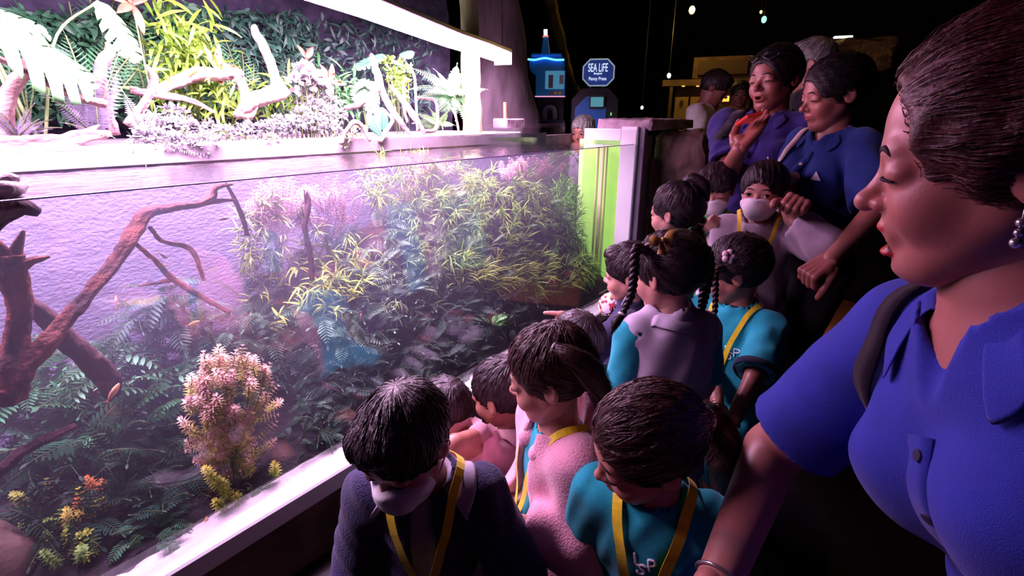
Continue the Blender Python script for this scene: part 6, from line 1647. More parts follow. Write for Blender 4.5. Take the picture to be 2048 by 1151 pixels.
def lock(path, rad, n, width, seed=0, wav=0.25):
    """a hank of hair along a path: core tube plus loose strands"""
    r = np.random.default_rng(seed); P = spline(path, 28); R_ = np.interp(np.linspace(0, 1, 28), np.linspace(0, 1, len(rad)), rad)
    V0, F0, T0 = tube(P, R_*0.86, 12)
    T = norm(np.gradient(P, axis=0)); a = norm(np.cross(T, [0.3, 0.2, 0.93])); b = np.cross(T, a)
    th = r.uniform(0, 6.28, (n, 1))+np.linspace(0, 1, 28)[None]*r.normal(size=(n, 1))*0.9; rr = r.uniform(0.75, 1.12, (n, 1))
    i1 = r.integers(18, 28, n)
    C = P[None]+(R_[None]*rr)[..., None]*(np.cos(th)[..., None]*a[None]+np.sin(th)[..., None]*b[None])+0.002*r.normal(size=(n, 1, 3))
    S = np.cross(np.broadcast_to(T[None], C.shape), C-P[None]); S /= np.linalg.norm(S, axis=2, keepdims=True)+1e-9
    w = width*0.5*np.clip((i1[:, None]-np.arange(28)[None])/6.0, 0.12, 1)[..., None]
    V = np.stack([C-S*w, C+S*w], 2).reshape(-1, 3)
    fq = np.array([[2*i, 2*i+1, 2*i+3, 2*i+2] for i in range(27)])
    F = (fq[None]+(np.arange(n)*56)[:, None, None]).reshape(-1, 4)
    return np.concatenate([V0, V]), [np.concatenate([F0, F+len(V0)]), T0]
def braid(path, rad, turns, n=90):
    P = spline(path, n); R_ = np.interp(np.linspace(0, 1, n), np.linspace(0, 1, len(rad)), rad)[:, None]
    T = norm(np.gradient(P, axis=0)); a = norm(np.cross(T, [0.25, 0.9, 0.3])); b = np.cross(T, a)
    ph = np.linspace(0, turns*2*np.pi, n)[:, None]; mb = MB()
    for q in range(3):
        x = np.sin(ph+q*2.094)*0.75; y = np.sin(2*(ph+q*2.094))*0.42
        mb.tube(P+R_*(x*a+y*b), (R_*0.60)[:, 0], 9)
    return mb
def _P_hair(s, kind, m, n=1500, w=0.0016, seed=0, tie=None, steps=8, step=None, lift=0.0016, vox=0.0055, whorl=(0.03, -0.28, 1.02), thick=1.0, tipup=0.0, fh=0.0):
    T = SD(); k = thick
    if kind in ('short', 'bowl', 'crop'):
        g = {'short': 0.020, 'bowl': 0.034, 'crop': 0.008}[kind]*k
        T.u(el((0, -0.070, 0.635), (0.358+g, 0.440+g, 0.392+g)))
        if kind == 'short': T.u(el((0, 0.20, 0.855), (0.26, 0.20, 0.115)), 0.07)
        if kind == 'bowl': T.u(el((0, 0.16, 0.74), (0.335, 0.255, 0.21)), 0.06)
        if kind == 'bowl': T.c(both(pl((0, 0.06, 0), (0, -1, 0)), pl((0, 0, 0.615), (0, 0.0, 1))), 0.012)
        else: T.c(el((0, 0.50, 0.40), (0.335, 0.33, 0.345)), 0.035)
        T.c(pl((0, -0.12, 0.37), (0, -0.42, 1)), 0.02)
        for sg in (-1, 1): T.c(el((sg*0.40, -0.03, 0.42), (0.085, 0.115, 0.145)), 0.03)
    elif kind == 'girl':
        T.u(el((0, -0.080, 0.640), (0.382*k, 0.465*k, 0.412*k)))
        T.c(el((0, 0.52, 0.39), (0.335, 0.34, 0.385)), 0.04).c(pl((0, -0.25, 0.14), (0, -0.35, 1)), 0.03)
        for sg in (-1, 1): T.c(el((sg*0.42, -0.02, 0.40), (0.095, 0.13, 0.15)), 0.03)
    elif kind == 'fringe':       # girl with a fringe falling over the brow
        T.u(el((0, -0.075, 0.640), (0.390*k, 0.470*k, 0.418*k))).u(el((0, 0.18, 0.72), (0.32, 0.24, 0.20)), 0.06)
        T.c(el((0, 0.50, 0.33), (0.345, 0.36, 0.26)), 0.03).c(pl((0, -0.25, 0.16), (0, -0.35, 1)), 0.03)
        for sg in (-1, 1): T.c(el((sg*0.43, -0.03, 0.40), (0.095, 0.12, 0.14)), 0.03)
    elif kind == 'woman':
        T.u(el((0, -0.085, 0.635), (0.372*k, 0.460*k, 0.412*k)))
        T.c(el((0, 0.535-fh*0.3, 0.42+fh*0.5), (0.335+fh*0.15, 0.34, 0.405+fh*0.35)), 0.035).c(pl((0, -0.25, 0.12), (0, -0.35, 1)), 0.03)
        for sg in (-1, 1): T.c(el((sg*0.42, -0.03, 0.41), (0.090, 0.115, 0.145)), 0.03)
    Tn = wrinkle(T, 0.010, 26, seed+5)
    f = local(Tn, s.HO, s.HA, s.hh); s.hair_f = f
    c = s.hp((0, -0.05, 0.62)); r = 0.62*s.hh
    V, F = surf(f, c-r, c+r, vox*s.vox)
    o = obj('hair', V, F, m, s.root)
    if n:
        rr = np.random.default_rng(seed+9)
        st = V[rr.integers(0, len(V), n)]
        if tie is not None:
            ties = [s.hp(t) for t in tie]
            def flow(P):
                D = np.stack([np.linalg.norm(P-t, axis=1) for t in ties], 1); i = D.argmin(1)
                return norm(np.asarray(ties)[i]-P)
        else:
            W = s.hp(whorl); dn = s.HA[2]
            def flow(P): return norm(P-W)+0*dn
        SV, SF = strands(f, st, flow, steps, step or 0.045*s.hh, w, lift, seed, tipup=tipup)
        so = obj('strands', SV, SF, m, o, kind='stuff')
    return o
Person.hair = _P_hair
def hair_tie(p, d, r, m, parent, name='hair_tie', th=0.004):
    d = norm(d); a = norm(np.cross(d, [0.3, 0.5, 0.8])); b = np.cross(d, a)
    th_ = np.linspace(0, 2*np.pi, 20)
    P = np.asarray(p)+r*(np.cos(th_)[:, None]*a+np.sin(th_)[:, None]*b)
    return MB().tube(P, th, 8, cap=False).build(name, m, parent, smooth=True)
def polo_collar(s, m, r_in, drop=0.05, rise=0.028, open_=0.5, tipx=0.05, name='collar', f=None, parent=None, out=0.036):
    """fold-over collar: a stand round the neck and a fall lying on the shirt, open at the front"""
    f = f or s.cl; nk = s.neck; n = 60
    ph = np.linspace(open_, 2*np.pi-open_, n)           # 0 = front
    dv = np.sin(ph)[:, None]*s.TA[0]+np.cos(ph)[:, None]*s.TA[1]*0.95
    up = s.TA[2]
    fr = np.exp(-((np.minimum(ph, 2*np.pi-ph)-open_)/0.5)**2)
    top = nk+dv*r_in+up*(rise*(1-0.75*fr))[:, None]
    inner = nk+dv*(r_in*0.97)-up*0.012
    mid = nk+dv*(r_in+0.010)+up*(rise*(1-0.75*fr)+0.002)[:, None]
    low0 = nk+dv*(r_in+out+tipx*0.35*fr)[:, None] if False else nk+dv*(r_in+out+0.030*fr)[:, None]-up*(drop*0.35+drop*0.85*fr)[:, None]
    low = snap(f, low0, 0.006, 5); mid2 = snap(f, (low0+mid)/2-up*0.0, 0.010, 3)*0.6+0.4*(low+mid)/2
    rows = np.stack([inner, top, mid, mid2, low], 1)
    V = rows.reshape(-1, 3); F = grid_faces(n, 5)
    o = obj(name, V, F, m, parent or s.root); md = o.modifiers.new('t', 'SOLIDIFY'); md.thickness = 0.003; md.offset = 0
    md2 = o.modifiers.new('s', 'SUBSURF'); md2.levels = 1; md2.render_levels = 1
    return o
def view_yaw(px): return _a-math.atan((px-IMW/2)/FOC)
def face_dir(px, rel): return view_yaw(px)+math.radians(rel)     # 0 away from the camera, 90 to picture left, 180 towards it
def letters(s, strokes, c, sx, up, w, m, f, parent, name='embroidery', th=0.0016):
    """stroke lettering laid on the cloth"""
    b = MB()
    for st in strokes:
        P = np.array([np.asarray(c)+sx*a+up*q for a, q in spline(st, 14)]); P = snap(f, P, 0.0015, 4)
        b.tube(P, w, 6)
    return b.build(name, m, parent, smooth=True)
# ------------------------------------------------------------------ the people
def cloth(name, col, **k):
    d = dict(rough=0.85, spec=0.2, var=0.14, scale=30, bump=0.15, bscale=500, sheen=0.15); d.update(k)
    return M(name, col, d.pop('rough'), d.pop('spec'), **d)
teal = cloth('teal_jersey', (0.015, 0.36, 0.44))
navyk = cloth('navy_knit', (0.030, 0.025, 0.085), bump=0.5, bscale=260)
black = cloth('black_cloth', (0.012, 0.010, 0.016))
bandk = cloth('dark_navy_rib', (0.02, 0.018, 0.05), bump=0.4, bscale=300)
pink = cloth('pink_knit', (0.78, 0.36, 0.48), bump=0.4, bscale=260, var=0.05, sheen=0.5)
lav = cloth('lavender_cotton', (0.52, 0.46, 0.58))
mauve = cloth('mauve_cotton', (0.48, 0.26, 0.30))
HB = hair_mat('hair_black', (0.036, 0.018, 0.026)); HBR = hair_mat('hair_brown', (0.065, 0.022, 0.020)); HW = hair_mat('hair_black_matte', (0.016, 0.008, 0.011), 0.55, 0.3); HF = hair_mat('hair_auburn', (0.075, 0.017, 0.016), 0.5, 0.35); HGR = hair_mat('hair_grey', (0.30, 0.28, 0.27))
SK1, SK2, SK3 = (0.48, 0.21, 0.165), (0.40, 0.165, 0.125), (0.55, 0.27, 0.22)
def D(a): return math.radians(a)
def kid(label, px, rel, H, at_, hrel, pitch, roll=0, **k):
    return Person(label, face_dir(px, rel), H, 'child', head_at=at_, head=(D(hrel-rel), D(pitch), D(roll)), **k)

# boy with mask, nearest the tank corner
p = kid('boy in navy cardigan and white face mask bowing his head in front', 805, 165, 1.02, pD(806, 878, 0.86), 142, -25, 6, lean=0.15, eyes='down', skin=SK1, arms={'L': {'off': (-0.35, 0.45, -0.80)}, 'R': {'off': (0.15, 0.25, -0.9)}})
p.body(headvox=0.004); p.face()
p.shirt('school_shirt', lav, t=0.006, sleeve=0.5, hem=0.05, wr=0.001)
p.shirt('cardigan', navyk, t=0.018, sleeve=1.85, hem=0.10, neck=1.35, freq=70, wr=0.006, open_w=0.03, seed=4, loose=0.012)
p.lanyard(low=0.40, w=0.016, badge=True, off=0.009); p.mask()
p.hair('short', HB, n=5200, w=0.0016, seed=3, steps=8, lift=0.004, thick=1.2, tipup=0.006)
p.pants(black, length=1.0); p.shoes()
polo_collar(p, lav, 0.040, drop=0.030, rise=0.018, open_=0.9, name='shirt_collar')

# girl in teal shirt with a side ponytail
p = kid('girl in teal shirt with brown fringe and side ponytail, blurred in front', 1290, 172, 1.04, pD(1288, 882, 0.80), 112, -20, -10, lean=0.12, eyes='down', skin=SK1)
p.body(headvox=0.004); p.face()
p.shirt('teal_shirt', teal, t=0.012, sleeve=0.75, hem=0.14, seed=6, cuff=bandk)
tcl = p.cl; p.lanyard(low=0.30, w=0.018)
p.hair('girl', HBR, n=5200, w=0.0016, seed=5, tie=[(-0.05, -0.46, 0.62)], steps=12, lift=0.004)
q = [p.hp((-0.05, -0.46, 0.62)), pD(1412, 836, 0.90), pD(1440, 880, 0.90), pD(1452, 940, 0.89), pD(1440, 1005, 0.88)]
V, F = lock(q, [0.016, 0.030, 0.034, 0.030, 0.008], 420, 0.0018, 3); pt = obj('ponytail', V, F, HBR, p.root)
hair_tie(q[0]*0.55+q[1]*0.45, q[1]-q[0], 0.020, m_thread, pt, th=0.005)
def lsp(p, f, cx, cz, s_, par):
    up = p.TA[2]; sx = -p.TA[0]; c = p.tp((cx, 0.09*p.H, cz)); c = snap(f, c[None], 0.002, 6)[0].astype(float)
    L_ = [[(-0.9, 1.0), (-0.75, 0.2), (-0.6, -0.1), (-0.15, -0.05)]]
    S_ = [[(0.35, -0.05), (-0.05, 0.1), (-0.25, -0.25), (0.15, -0.5), (0.2, -0.9), (-0.25, -1.0), (-0.45, -0.75)]]
    P_ = [[(0.45, 0.9), (0.55, 0.2), (0.65, -0.4)], [(0.45, 0.9), (1.0, 0.85), (1.05, 0.35), (0.55, 0.25)]]
    letters(p, [[(a*s_, b*s_) for a, b in st] for st in L_+S_+P_], c, sx, up, 0.0022, m_thread, f, par)
lsp(p, tcl, 0.002*p.H, 0.74*p.Lt, 0.018, p.root)
p.pants(black, length=0.3, name='shorts'); p.shoes()

# girl in pink cardigan
p = kid('girl in fluffy pink cardigan standing sideways at the glass', 1095, 112, 1.04, pD(1098, 738, 1.02), 82, -14, 0, skin=SK3, eyes='down',
        arms={'L': {'to': pD(1035, 1045, 0.98), 'pole': (-0.6, -1, -0.5)}, 'R': {'to': pD(1010, 1030, 1.10), 'pole': (0.6, -1, -0.5)}})
p.body(headvox=0.004); p.face()
p.shirt('teal_shirt', teal, t=0.007, sleeve=0.5, hem=0.05, neck=1.3, wr=0.001); ins = p.cl
p.lanyard(low=0.35, w=0.015, off=0.012)
o = p.shirt('pink_cardigan', pink, t=0.020, sleeve=1.9, hem=0.10, neck=1.7, open_w=0.042, wr=0.005, freq=32, seed=9, loose=0.012)
# hood lying on the back
hd_ = SD().u(el(p.tp((0, -0.075*p.H, 0.93*p.Lt)), (0.075*p.H, 0.055*p.H, 0.085*p.H), p.TA)).u(rc(p.tp((-0.05*p.H, 0.0, 0.96*p.Lt)), p.tp((-0.03*p.H, 0.055*p.H, 0.86*p.Lt)), 0.020*p.H), 0.03).u(rc(p.tp((0.05*p.H, 0.0, 0.96*p.Lt)), p.tp((0.03*p.H, 0.055*p.H, 0.86*p.Lt)), 0.020*p.H), 0.03)
hd_.c(rc(p.neck-p.TA[2]*0.01, p.neck+p.TA[2]*0.15, 0.046*p.H), 0.01)
c = p.tp((0, 0, 0.93*p.Lt)); obj('hood', *surf(wrinkle(hd_, 0.003, 36, 5), c-0.17, c+0.17, 0.006), pink, o)
p.hair('girl', HBR, n=4200, w=0.0015, seed=7, tie=[(0.05, -0.20, 1.00), (-0.10, -0.48, 0.40)], steps=9, lift=0.003)
t1 = p.hp((-0.05, -0.10, 1.03))
m_tie = M('grey_hair_tie', (0.45, 0.45, 0.50), 0.5, 0.4)
q = [p.hp((-0.25, -0.18, 0.88)), p.hp((-0.30, -0.34, 0.80)), p.hp((-0.26, -0.48, 0.60)), p.hp((-0.18, -0.52, 0.32)), p.hp((-0.14, -0.46, 0.10))]
V, F = lock(q, [0.010, 0.018, 0.026, 0.026, 0.006], 300, 0.0016, 5); pt = obj('ponytail', V, F, HBR, p.root); hair_tie(q[0], q[1]-q[0], 0.011, m_tie, pt)
p.pants(black); p.shoes()

# two boys crouching at the sill
p = kid('boy in dark jacket crouching low behind the masked boy', 890, 42, 1.02, pD(888, 815, 1.40), 35, -8, 0, legs='squat', skin=SK2, vox=1.2)
p.body(headvox=0.0045); p.shirt('jacket', black, t=0.016, sleeve=1.85, hem=0.05, seed=11, loose=0.01); p.hair('crop', HB, n=1500, w=0.0016, seed=8, lift=0.002, steps=5, thick=2.0)
p.pants(black); p.shoes(m=black)
p = kid('boy in mauve jacket crouching by the sill with a raised hand', 1000, 62, 1.02, pD(1003, 778, 1.34), 58, -12, 0, legs='squat', skin=SK2, vox=1.1,
        arms={'L': {'to': pD(975, 862, 1.30), 'pole': (-0.8, -0.3, -1), 'hand': 'relaxed', 'dir': -C_RIGHT+0.15*C_UP, 'palm': -C_UP+0.3*C_FW}})
p.body(headvox=0.0042); p.face()
p.shirt('mauve_jacket', mauve, t=0.020, sleeve=1.8, hem=0.06, seed=12, wr=0.007, freq=48, loose=0.014)
polo_collar(p, mauve, 0.044, drop=0.028, rise=0.030, open_=0.8, name='jacket_collar'); p.lanyard(low=0.5, sides=(1,))
p.hair('crop', HB, n=2200, w=0.0016, seed=10, lift=0.002, steps=5, thick=2.2); p.pants(black); p.shoes(m=black)
p = kid('small child with black hair hidden behind the pink girl', 1155, 45, 1.02, pD(1152, 680, 1.48), 42, -5, 0, legs='squat', skin=SK2, vox=1.3)
p.body(); p.shirt('teal_shirt', teal, t=0.014, sleeve=0.8, hem=0.06); p.hair('crop', HB, n=1500, w=0.0016, seed=14, lift=0.002, steps=5, thick=2.2); p.pants(black)

# girl with two braids and lavender vest
p = kid('girl in lavender vest with two braids and a gold bow, back turned', 1335, 32, 1.06, pD(1338, 538, 1.24), 52, -10, 0, skin=SK3)
p.body(headvox=0.004); p.face()
p.shirt('teal_shirt', teal, t=0.008, sleeve=0.92, hem=0.06, neck=1.25, seed=15, wr=0.002, loose=0.012)
o = p.shirt('lavender_vest', lav, t=0.024, sleeve=0, hem=0.12, neck=1.25, seed=16, wr=0.008, freq=30); vf = p.cl
polo_collar(p, lav, 0.040, drop=0.030, rise=0.020, open_=0.7, name='vest_collar')
b = MB()                                    # red stitched flowers on the back of the vest
for (x, z, r_) in ((-0.02, 0.34, 0.012), (0.03, 0.38, 0.010), (0.06, 0.30, 0.008), (-0.05, 0.26, 0.009), (0.01, 0.22, 0.008)):
    th = np.linspace(0, 2*np.pi, 26); rr_ = r_*(0.6+0.4*np.cos(5*th))
    P = np.array([p.tp((x*p.H+a*math.cos(t), -0.10*p.H, z*p.Lt*1.3+a*math.sin(t))) for a, t in zip(rr_, th)]); P = snap(vf, P, 0.001, 6); b.tube(P, 0.0012, 5)
b.build('embroidery', M('red_thread', (0.62, 0.10, 0.14), 0.7, 0.2), o, smooth=True)
h = p.hair('girl', HB, n=3800, w=0.0014, seed=17, tie=[(-0.34, 0.04, 0.80), (0.34, -0.06, 0.80)], steps=8, lift=0.003)
q = [p.hp((-0.33, 0.04, 0.84)), pD(1272, 500, 1.16), pD(1268, 545, 1.14), pD(1262, 590, 1.13), pD(1245, 628, 1.13)]
br = braid(q, [0.010, 0.011, 0.010, 0.009, 0.006], 5).build('braid', HB, p.root, smooth=True)
q2 = [q[-1], pD(1232, 645, 1.13), pD(1222, 668, 1.13)]; V, F = lock(q2, [0.007, 0.011, 0.002], 120, 0.0013, 2); obj('tassel', V, F, HB, br); hair_tie(q[-1], q[-2]-q[-1], 0.008, m_thread, br, th=0.003)
q = [p.hp((0.33, -0.10, 0.84)), pD(1408, 505, 1.30), pD(1416, 540, 1.30), pD(1408, 590, 1.28), pD(1402, 625, 1.27)]
br = braid(q, [0.013, 0.017, 0.016, 0.013, 0.008], 5).build('braid', HB, p.root, smooth=True)
# gold bow
gold = M('gold_satin', (0.62, 0.38, 0.10), 0.35, 0.5, var=0.2, scale=20)
bc = snap(p.hair_f, pD(1318, 474, 1.14)[None], 0.014, 5)[0].astype(float)
def bow(c, sx, sy, n_, parent):
    b = MB()
    for g in (-1, 1):
        P = np.array([c+sx*g*(0.003+0.028*t)+sy*(0.006*t) for t in np.linspace(0, 1, 9)]); w = 0.006+0.020*np.sin(np.linspace(0.0, 2.6, 9))
        V, F = ribbon(P, np.repeat(norm(n_+0.25*g*sx)[None], 9, 0), w, 0.007); b.add(V, F)
        P = np.array([c+sx*g*(0.003+0.010*t)-sy*(0.030*t) for t in np.linspace(0, 1, 7)]); w = 0.006+0.014*np.linspace(0, 1, 7)
        V, F = ribbon(P, np.repeat(norm(n_)[None], 7, 0), w, 0.003); b.add(V, F)
    o = b.build('bow', gold, parent, smooth=True)
    MB().box(c+n_*0.004, (0.012, 0.014, 0.012), axes=[sx, n_, sy], bev=0.004).build('knot', gold, o)
bow(bc, norm(C_RIGHT+0.3*C_UP), norm(C_UP-0.3*C_RIGHT), norm(-C_FW+0.3*C_UP), p.root)
P = [pD(1290, 490, 1.165), pD(1300, 487, 1.165), pD(1312, 490, 1.17)]; MB().tube(spline(P, 10), 0.0022, 6).build('hair_clip', m_thread, p.root, smooth=True)
p.pants(black, length=0.3, name='shorts'); p.shoes(lace=m_lime, sock=m_sock)

# boy pointing at the glass
p = kid('boy in navy sleeves pointing at the tank, patterned mask under his chin', 1255, 78, 1.04, pD(1262, 540, 1.66), 80, -6, 0, skin=SK3,
        arms={'L': {'to': pD(1150, 632, 1.66), 'pole': (-0.5, -0.6, -0.6), 'hand': 'point', 'dir': -C_RIGHT+0.18*C_UP+0.25*C_FW, 'palm': -C_UP}})
p.body(headvox=0.0042, handvox=0.0026); p.face()
p.shirt('navy_jacket', navyk, t=0.016, sleeve=1.9, hem=0.08, seed=18, loose=0.01)
e_, d_, r_ = p.ends['L']
for k_, m_ in ((0, 'r'), (1, 'w'), (2, 'r'), (3, 'w')):
    c0 = e_+d_*(0.001+0.006*k_); MB().tube([c0, c0+d_*0.0055], r_+0.013, 22, cap=False).build('cuff_stripe', M('red_rib', (0.55, 0.04, 0.07), 0.8, 0.2) if m_ == 'r' else m_thread, p.root, smooth=True)
p.hair('short', HB, n=2600, w=0.0015, seed=19, lift=0.003, steps=7)
m_pm = mat('printed_mask', (0.80, 0.76, 0.84), 0.8, 0.2)
mo = SD().u(el(p.hp((-0.02, 0.30, -0.10)), (0.20*p.hh, 0.27*p.hh, 0.25*p.hh), p.HA)).c(el(p.hp((-0.02, 0.27, -0.14)), (0.19*p.hh, 0.25*p.hh, 0.24*p.hh), p.HA))
mc_ = p.hp((0, 0.28, -0.10)); mo_f = mo; mobj = obj('face_mask', *surf(mo, mc_-0.09, mc_+0.09, 0.004), m_pm, p.root)
rp = np.random.default_rng(4)
for k_ in range(80):
    a = rp.uniform(0, 6.28); zc = rp.uniform(-0.8, 0.9); dv = np.array([math.cos(a)*math.sqrt(1-zc*zc), math.sin(a)*math.sqrt(1-zc*zc), zc])
    if dv[1] < -0.3: continue
    c0 = snap(mo_f, p.hp((-0.02+dv[0]*0.2, 0.30+dv[1]*0.27, -0.10+dv[2]*0.25))[None], 0.0005, 5)[0]; nn = grad(mo_f, c0[None].astype(f32))[0]
    MB().tube([c0-nn*0.001, c0+nn*0.0008], 0.0052, 10).build('mask_dot', M(('dot_red', 'dot_orange', 'dot_brown')[k_ % 3], ((0.55, 0.06, 0.10), (0.75, 0.35, 0.08), (0.22, 0.10, 0.10))[k_ % 3], 0.7, 0.2), mobj)
MB().tube(spline([p.hp((-0.30, -0.1, 0.35)), p.hp((-0.32, 0.05, 0.12)), p.hp((-0.22, 0.15, -0.1))], 12), 0.0016, 5).build('ear_loop', m_mask, mobj, smooth=True)
p.pants(black); p.shoes()

# girl in teal LSP shirt
p = kid('girl in teal shirt with white monogram, thin braid and pink flower clip', 1475, 150, 1.06, pD(1472, 533, 1.48), 86, -12, 0, skin=SK2,
        arms={'L': {'to': pD(1468, 838, 1.30), 'pole': (-1.0, -0.6, -0.3), 'hand': 'hold', 'dir': -C_RIGHT*0.9-0.2*C_UP, 'palm': C_FW}, 'R': {'to': pD(1440, 850, 1.42), 'pole': (1, -0.6, -0.3), 'hand': 'hold'}}, eyes='down')
p.body(headvox=0.004); p.face()
o = p.shirt('teal_shirt', teal, t=0.016, sleeve=0.95, hem=0.20, flare=0.03, seed=20, cuff=bandk, loose=0.014, neck=1.25); tcl = p.cl
hair_tie(p.neck+p.TA[2]*0.006, p.TA[2], 0.039*p.H, bandk, o, name='neck_rib', th=0.007)
p.lanyard(low=0.25, w=0.014); lsp(p, tcl, -0.046*p.H, 0.68*p.Lt, 0.019, o)
p.hair('girl', HB, n=3600, w=0.0014, seed=21, tie=[(-0.33, 0.12, 0.62), (0.33, 0.10, 0.66)], steps=8, lift=0.003)
q = [p.hp((-0.34, 0.12, 0.62)), pD(1432, 545, 1.36), pD(1431, 580, 1.35), pD(1430, 620, 1.35), pD(1426, 655, 1.35)]
br = braid(q, [0.009, 0.009, 0.008, 0.007, 0.004], 5).build('braid', HBR, p.root, smooth=True)
fc_ = snap(p.hair_f, pD(1437, 509, 1.36)[None], 0.006, 5)[0].astype(float); fl = M('pink_clip', (0.85, 0.60, 0.68), 0.4, 0.5)
b = MB()
for k_ in range(5):
    a = k_*2*math.pi/5; V, F = sphere(fc_+C_RIGHT*0.011*math.cos(a)+C_UP*0.011*math.sin(a), 0.0105, 8, 12, (1, 1, 1)); b.add(V, F)
b.build('flower_clip', fl, p.root, smooth=True)
p.pants(black, length=0.3, name='shorts'); p.shoes(lace=m_lime, sock=m_sock)

# girl with ponytail near the post
p = kid('girl with dark ponytail beside the white tank post', 1352, 60, 1.05, pD(1352, 418, 1.76), 62, -4, 0, skin=SK3, vox=1.15)
p.body(headvox=0.0045); p.face(); p.shirt('teal_shirt', teal, t=0.014, sleeve=0.8, hem=0.12, seed=22); p.lanyard(low=0.5, sides=(1,))
p.hair('girl', HB, n=2800, w=0.0015, seed=23, tie=[(0.0, -0.22, 1.03), (0.12, -0.46, 0.35)], steps=8, lift=0.004)
q = [p.hp((0.0, -0.16, 1.02)), p.hp((0.04, -0.30, 1.08)), p.hp((0.10, -0.48, 0.95)), p.hp((0.14, -0.54, 0.70))]
V, F = lock(q, [0.011, 0.018, 0.020, 0.004], 200, 0.0015, 6); pt = obj('ponytail', V, F, HB, p.root); hair_tie(q[0]*0.7+q[1]*0.3, q[1]-q[0], 0.012, m_thread, pt, th=0.0035)
q = [p.hp((0.12, -0.46, 0.36)), pD(1395, 455, 1.80), pD(1402, 490, 1.78), pD(1412, 520, 1.76)]
V, F = lock(q, [0.012, 0.022, 0.020, 0.004], 240, 0.0015, 7); pt = obj('ponytail', V, F, HB, p.root); hair_tie(q[0], q[1]-q[0], 0.013, gold, pt, th=0.0035)
p.pants(black); p.shoes()

# masked boys facing the camera
green = cloth('green_jersey', (0.02, 0.36, 0.15)); 
p = kid('boy in green shirt with bowl haircut and printed white mask', 1430, 182, 1.06, pD(1430, 374, 2.10), 176, -14, 0, skin=SK3, eyes='down', vox=1.1,
        arms={'R': {'to': pD(1410, 455, 1.96), 'pole': (0.8, -0.4, -1), 'hand': 'fist', 'palm': C_FW}})
p.body(headvox=0.0042); p.face(); o = p.shirt('green_shirt', green, t=0.016, sleeve=1.7, hem=0.12, seed=24, wr=0.006)
p.lanyard(low=0.45, w=0.013); mk = p.mask()
f_ = infl(SD().u(p.head_f).u(local(el((0, 0.31, 0.235), (0.19, 0.17, 0.20)), p.HO, p.HA, p.hh), 0.05*p.hh), 0.022*p.hh)
for k_, (x, z, c_) in enumerate(((-0.04, 0.10, (0.05, 0.25, 0.65)), (0.10, 0.12, (0.75, 0.45, 0.25)), (0.16, 0.18, (0.3, 0.5, 0.6)))):
    th = np.linspace(0, 2*np.pi, 20); P = np.array([p.hp((x+0.035*math.cos(t)*(1+0.3*math.cos(3*t)), 0.5, z+0.028*math.sin(t))) for t in th]); P = snap(f_, P, 0.0006, 5)
    MB().tube(P, 0.0022, 5).build('mask_print', M('mask_print_%d' % k_, c_, 0.8, 0.2), mk, smooth=True)
sw = [[(-1, 0.9), (0.2, 1.0), (0.9, 0.3), (0.2, -0.2), (-0.4, -0.4)], [(-0.6, -0.9), (0.2, -0.8), (0.8, -1.1)], [(1.2, 1.2), (1.6, 0.2), (1.3, -1.0)]]
letters(p, [[(a*0.018, b*0.020) for a, b in st] for st in sw], snap(p.cl, p.tp((-0.03, 0.10, 0.62*p.Lt))[None], 0.002, 6)[0].astype(float), -p.TA[0], p.TA[2], 0.0030, m_thread, p.cl, o, name='shirt_print')
p.hair('bowl', HB, n=2600, w=0.0014, seed=25, lift=0.002, steps=8); p.pants(black); p.shoes()
hoodg = cloth('lilac_grey_fleece', (0.50, 0.42, 0.50))
p = kid('boy in lilac grey hoodie and white mask looking at the camera', 1530, 178, 1.07, pD(1527, 376, 1.84), 168, -3, 0, skin=SK3, vox=1.1,
        arms={'L': {'to': pD(1580, 440, 1.76), 'pole': (-1.0, -0.2, -1.0), 'hand': 'fist', 'dir': C_UP-0.2*C_RIGHT, 'palm': -C_FW}, 'R': {'off': (0.05, 0.1, -0.98)}})
p.body(headvox=0.004); p.face(look=(-0.25, 0.0)); o = p.shirt('hoodie', hoodg, t=0.022, sleeve=1.85, hem=0.20, seed=26, wr=0.008, freq=42, loose=0.018, neck=1.5)
hd_ = SD().u(el(p.tp((0, -0.055*p.H, 0.95*p.Lt)), (0.080*p.H, 0.065*p.H, 0.060*p.H), p.TA)).u(rc(p.tp((-0.055*p.H, 0.01*p.H, 0.97*p.Lt)), p.tp((-0.012*p.H, 0.065*p.H, 0.86*p.Lt)), 0.024*p.H, 0.014*p.H), 0.03).u(rc(p.tp((0.055*p.H, 0.01*p.H, 0.97*p.Lt)), p.tp((0.012*p.H, 0.065*p.H, 0.86*p.Lt)), 0.024*p.H, 0.014*p.H), 0.03)
hd_.c(rc(p.neck-p.TA[2]*0.01, p.neck+p.TA[2]*0.15, 0.044*p.H), 0.01)
c = p.tp((0, 0, 0.93*p.Lt)); obj('hood', *surf(hd_, c-0.17, c+0.17, 0.007), hoodg, o)
p.lanyard(low=0.30, w=0.013, off=0.016); p.mask()
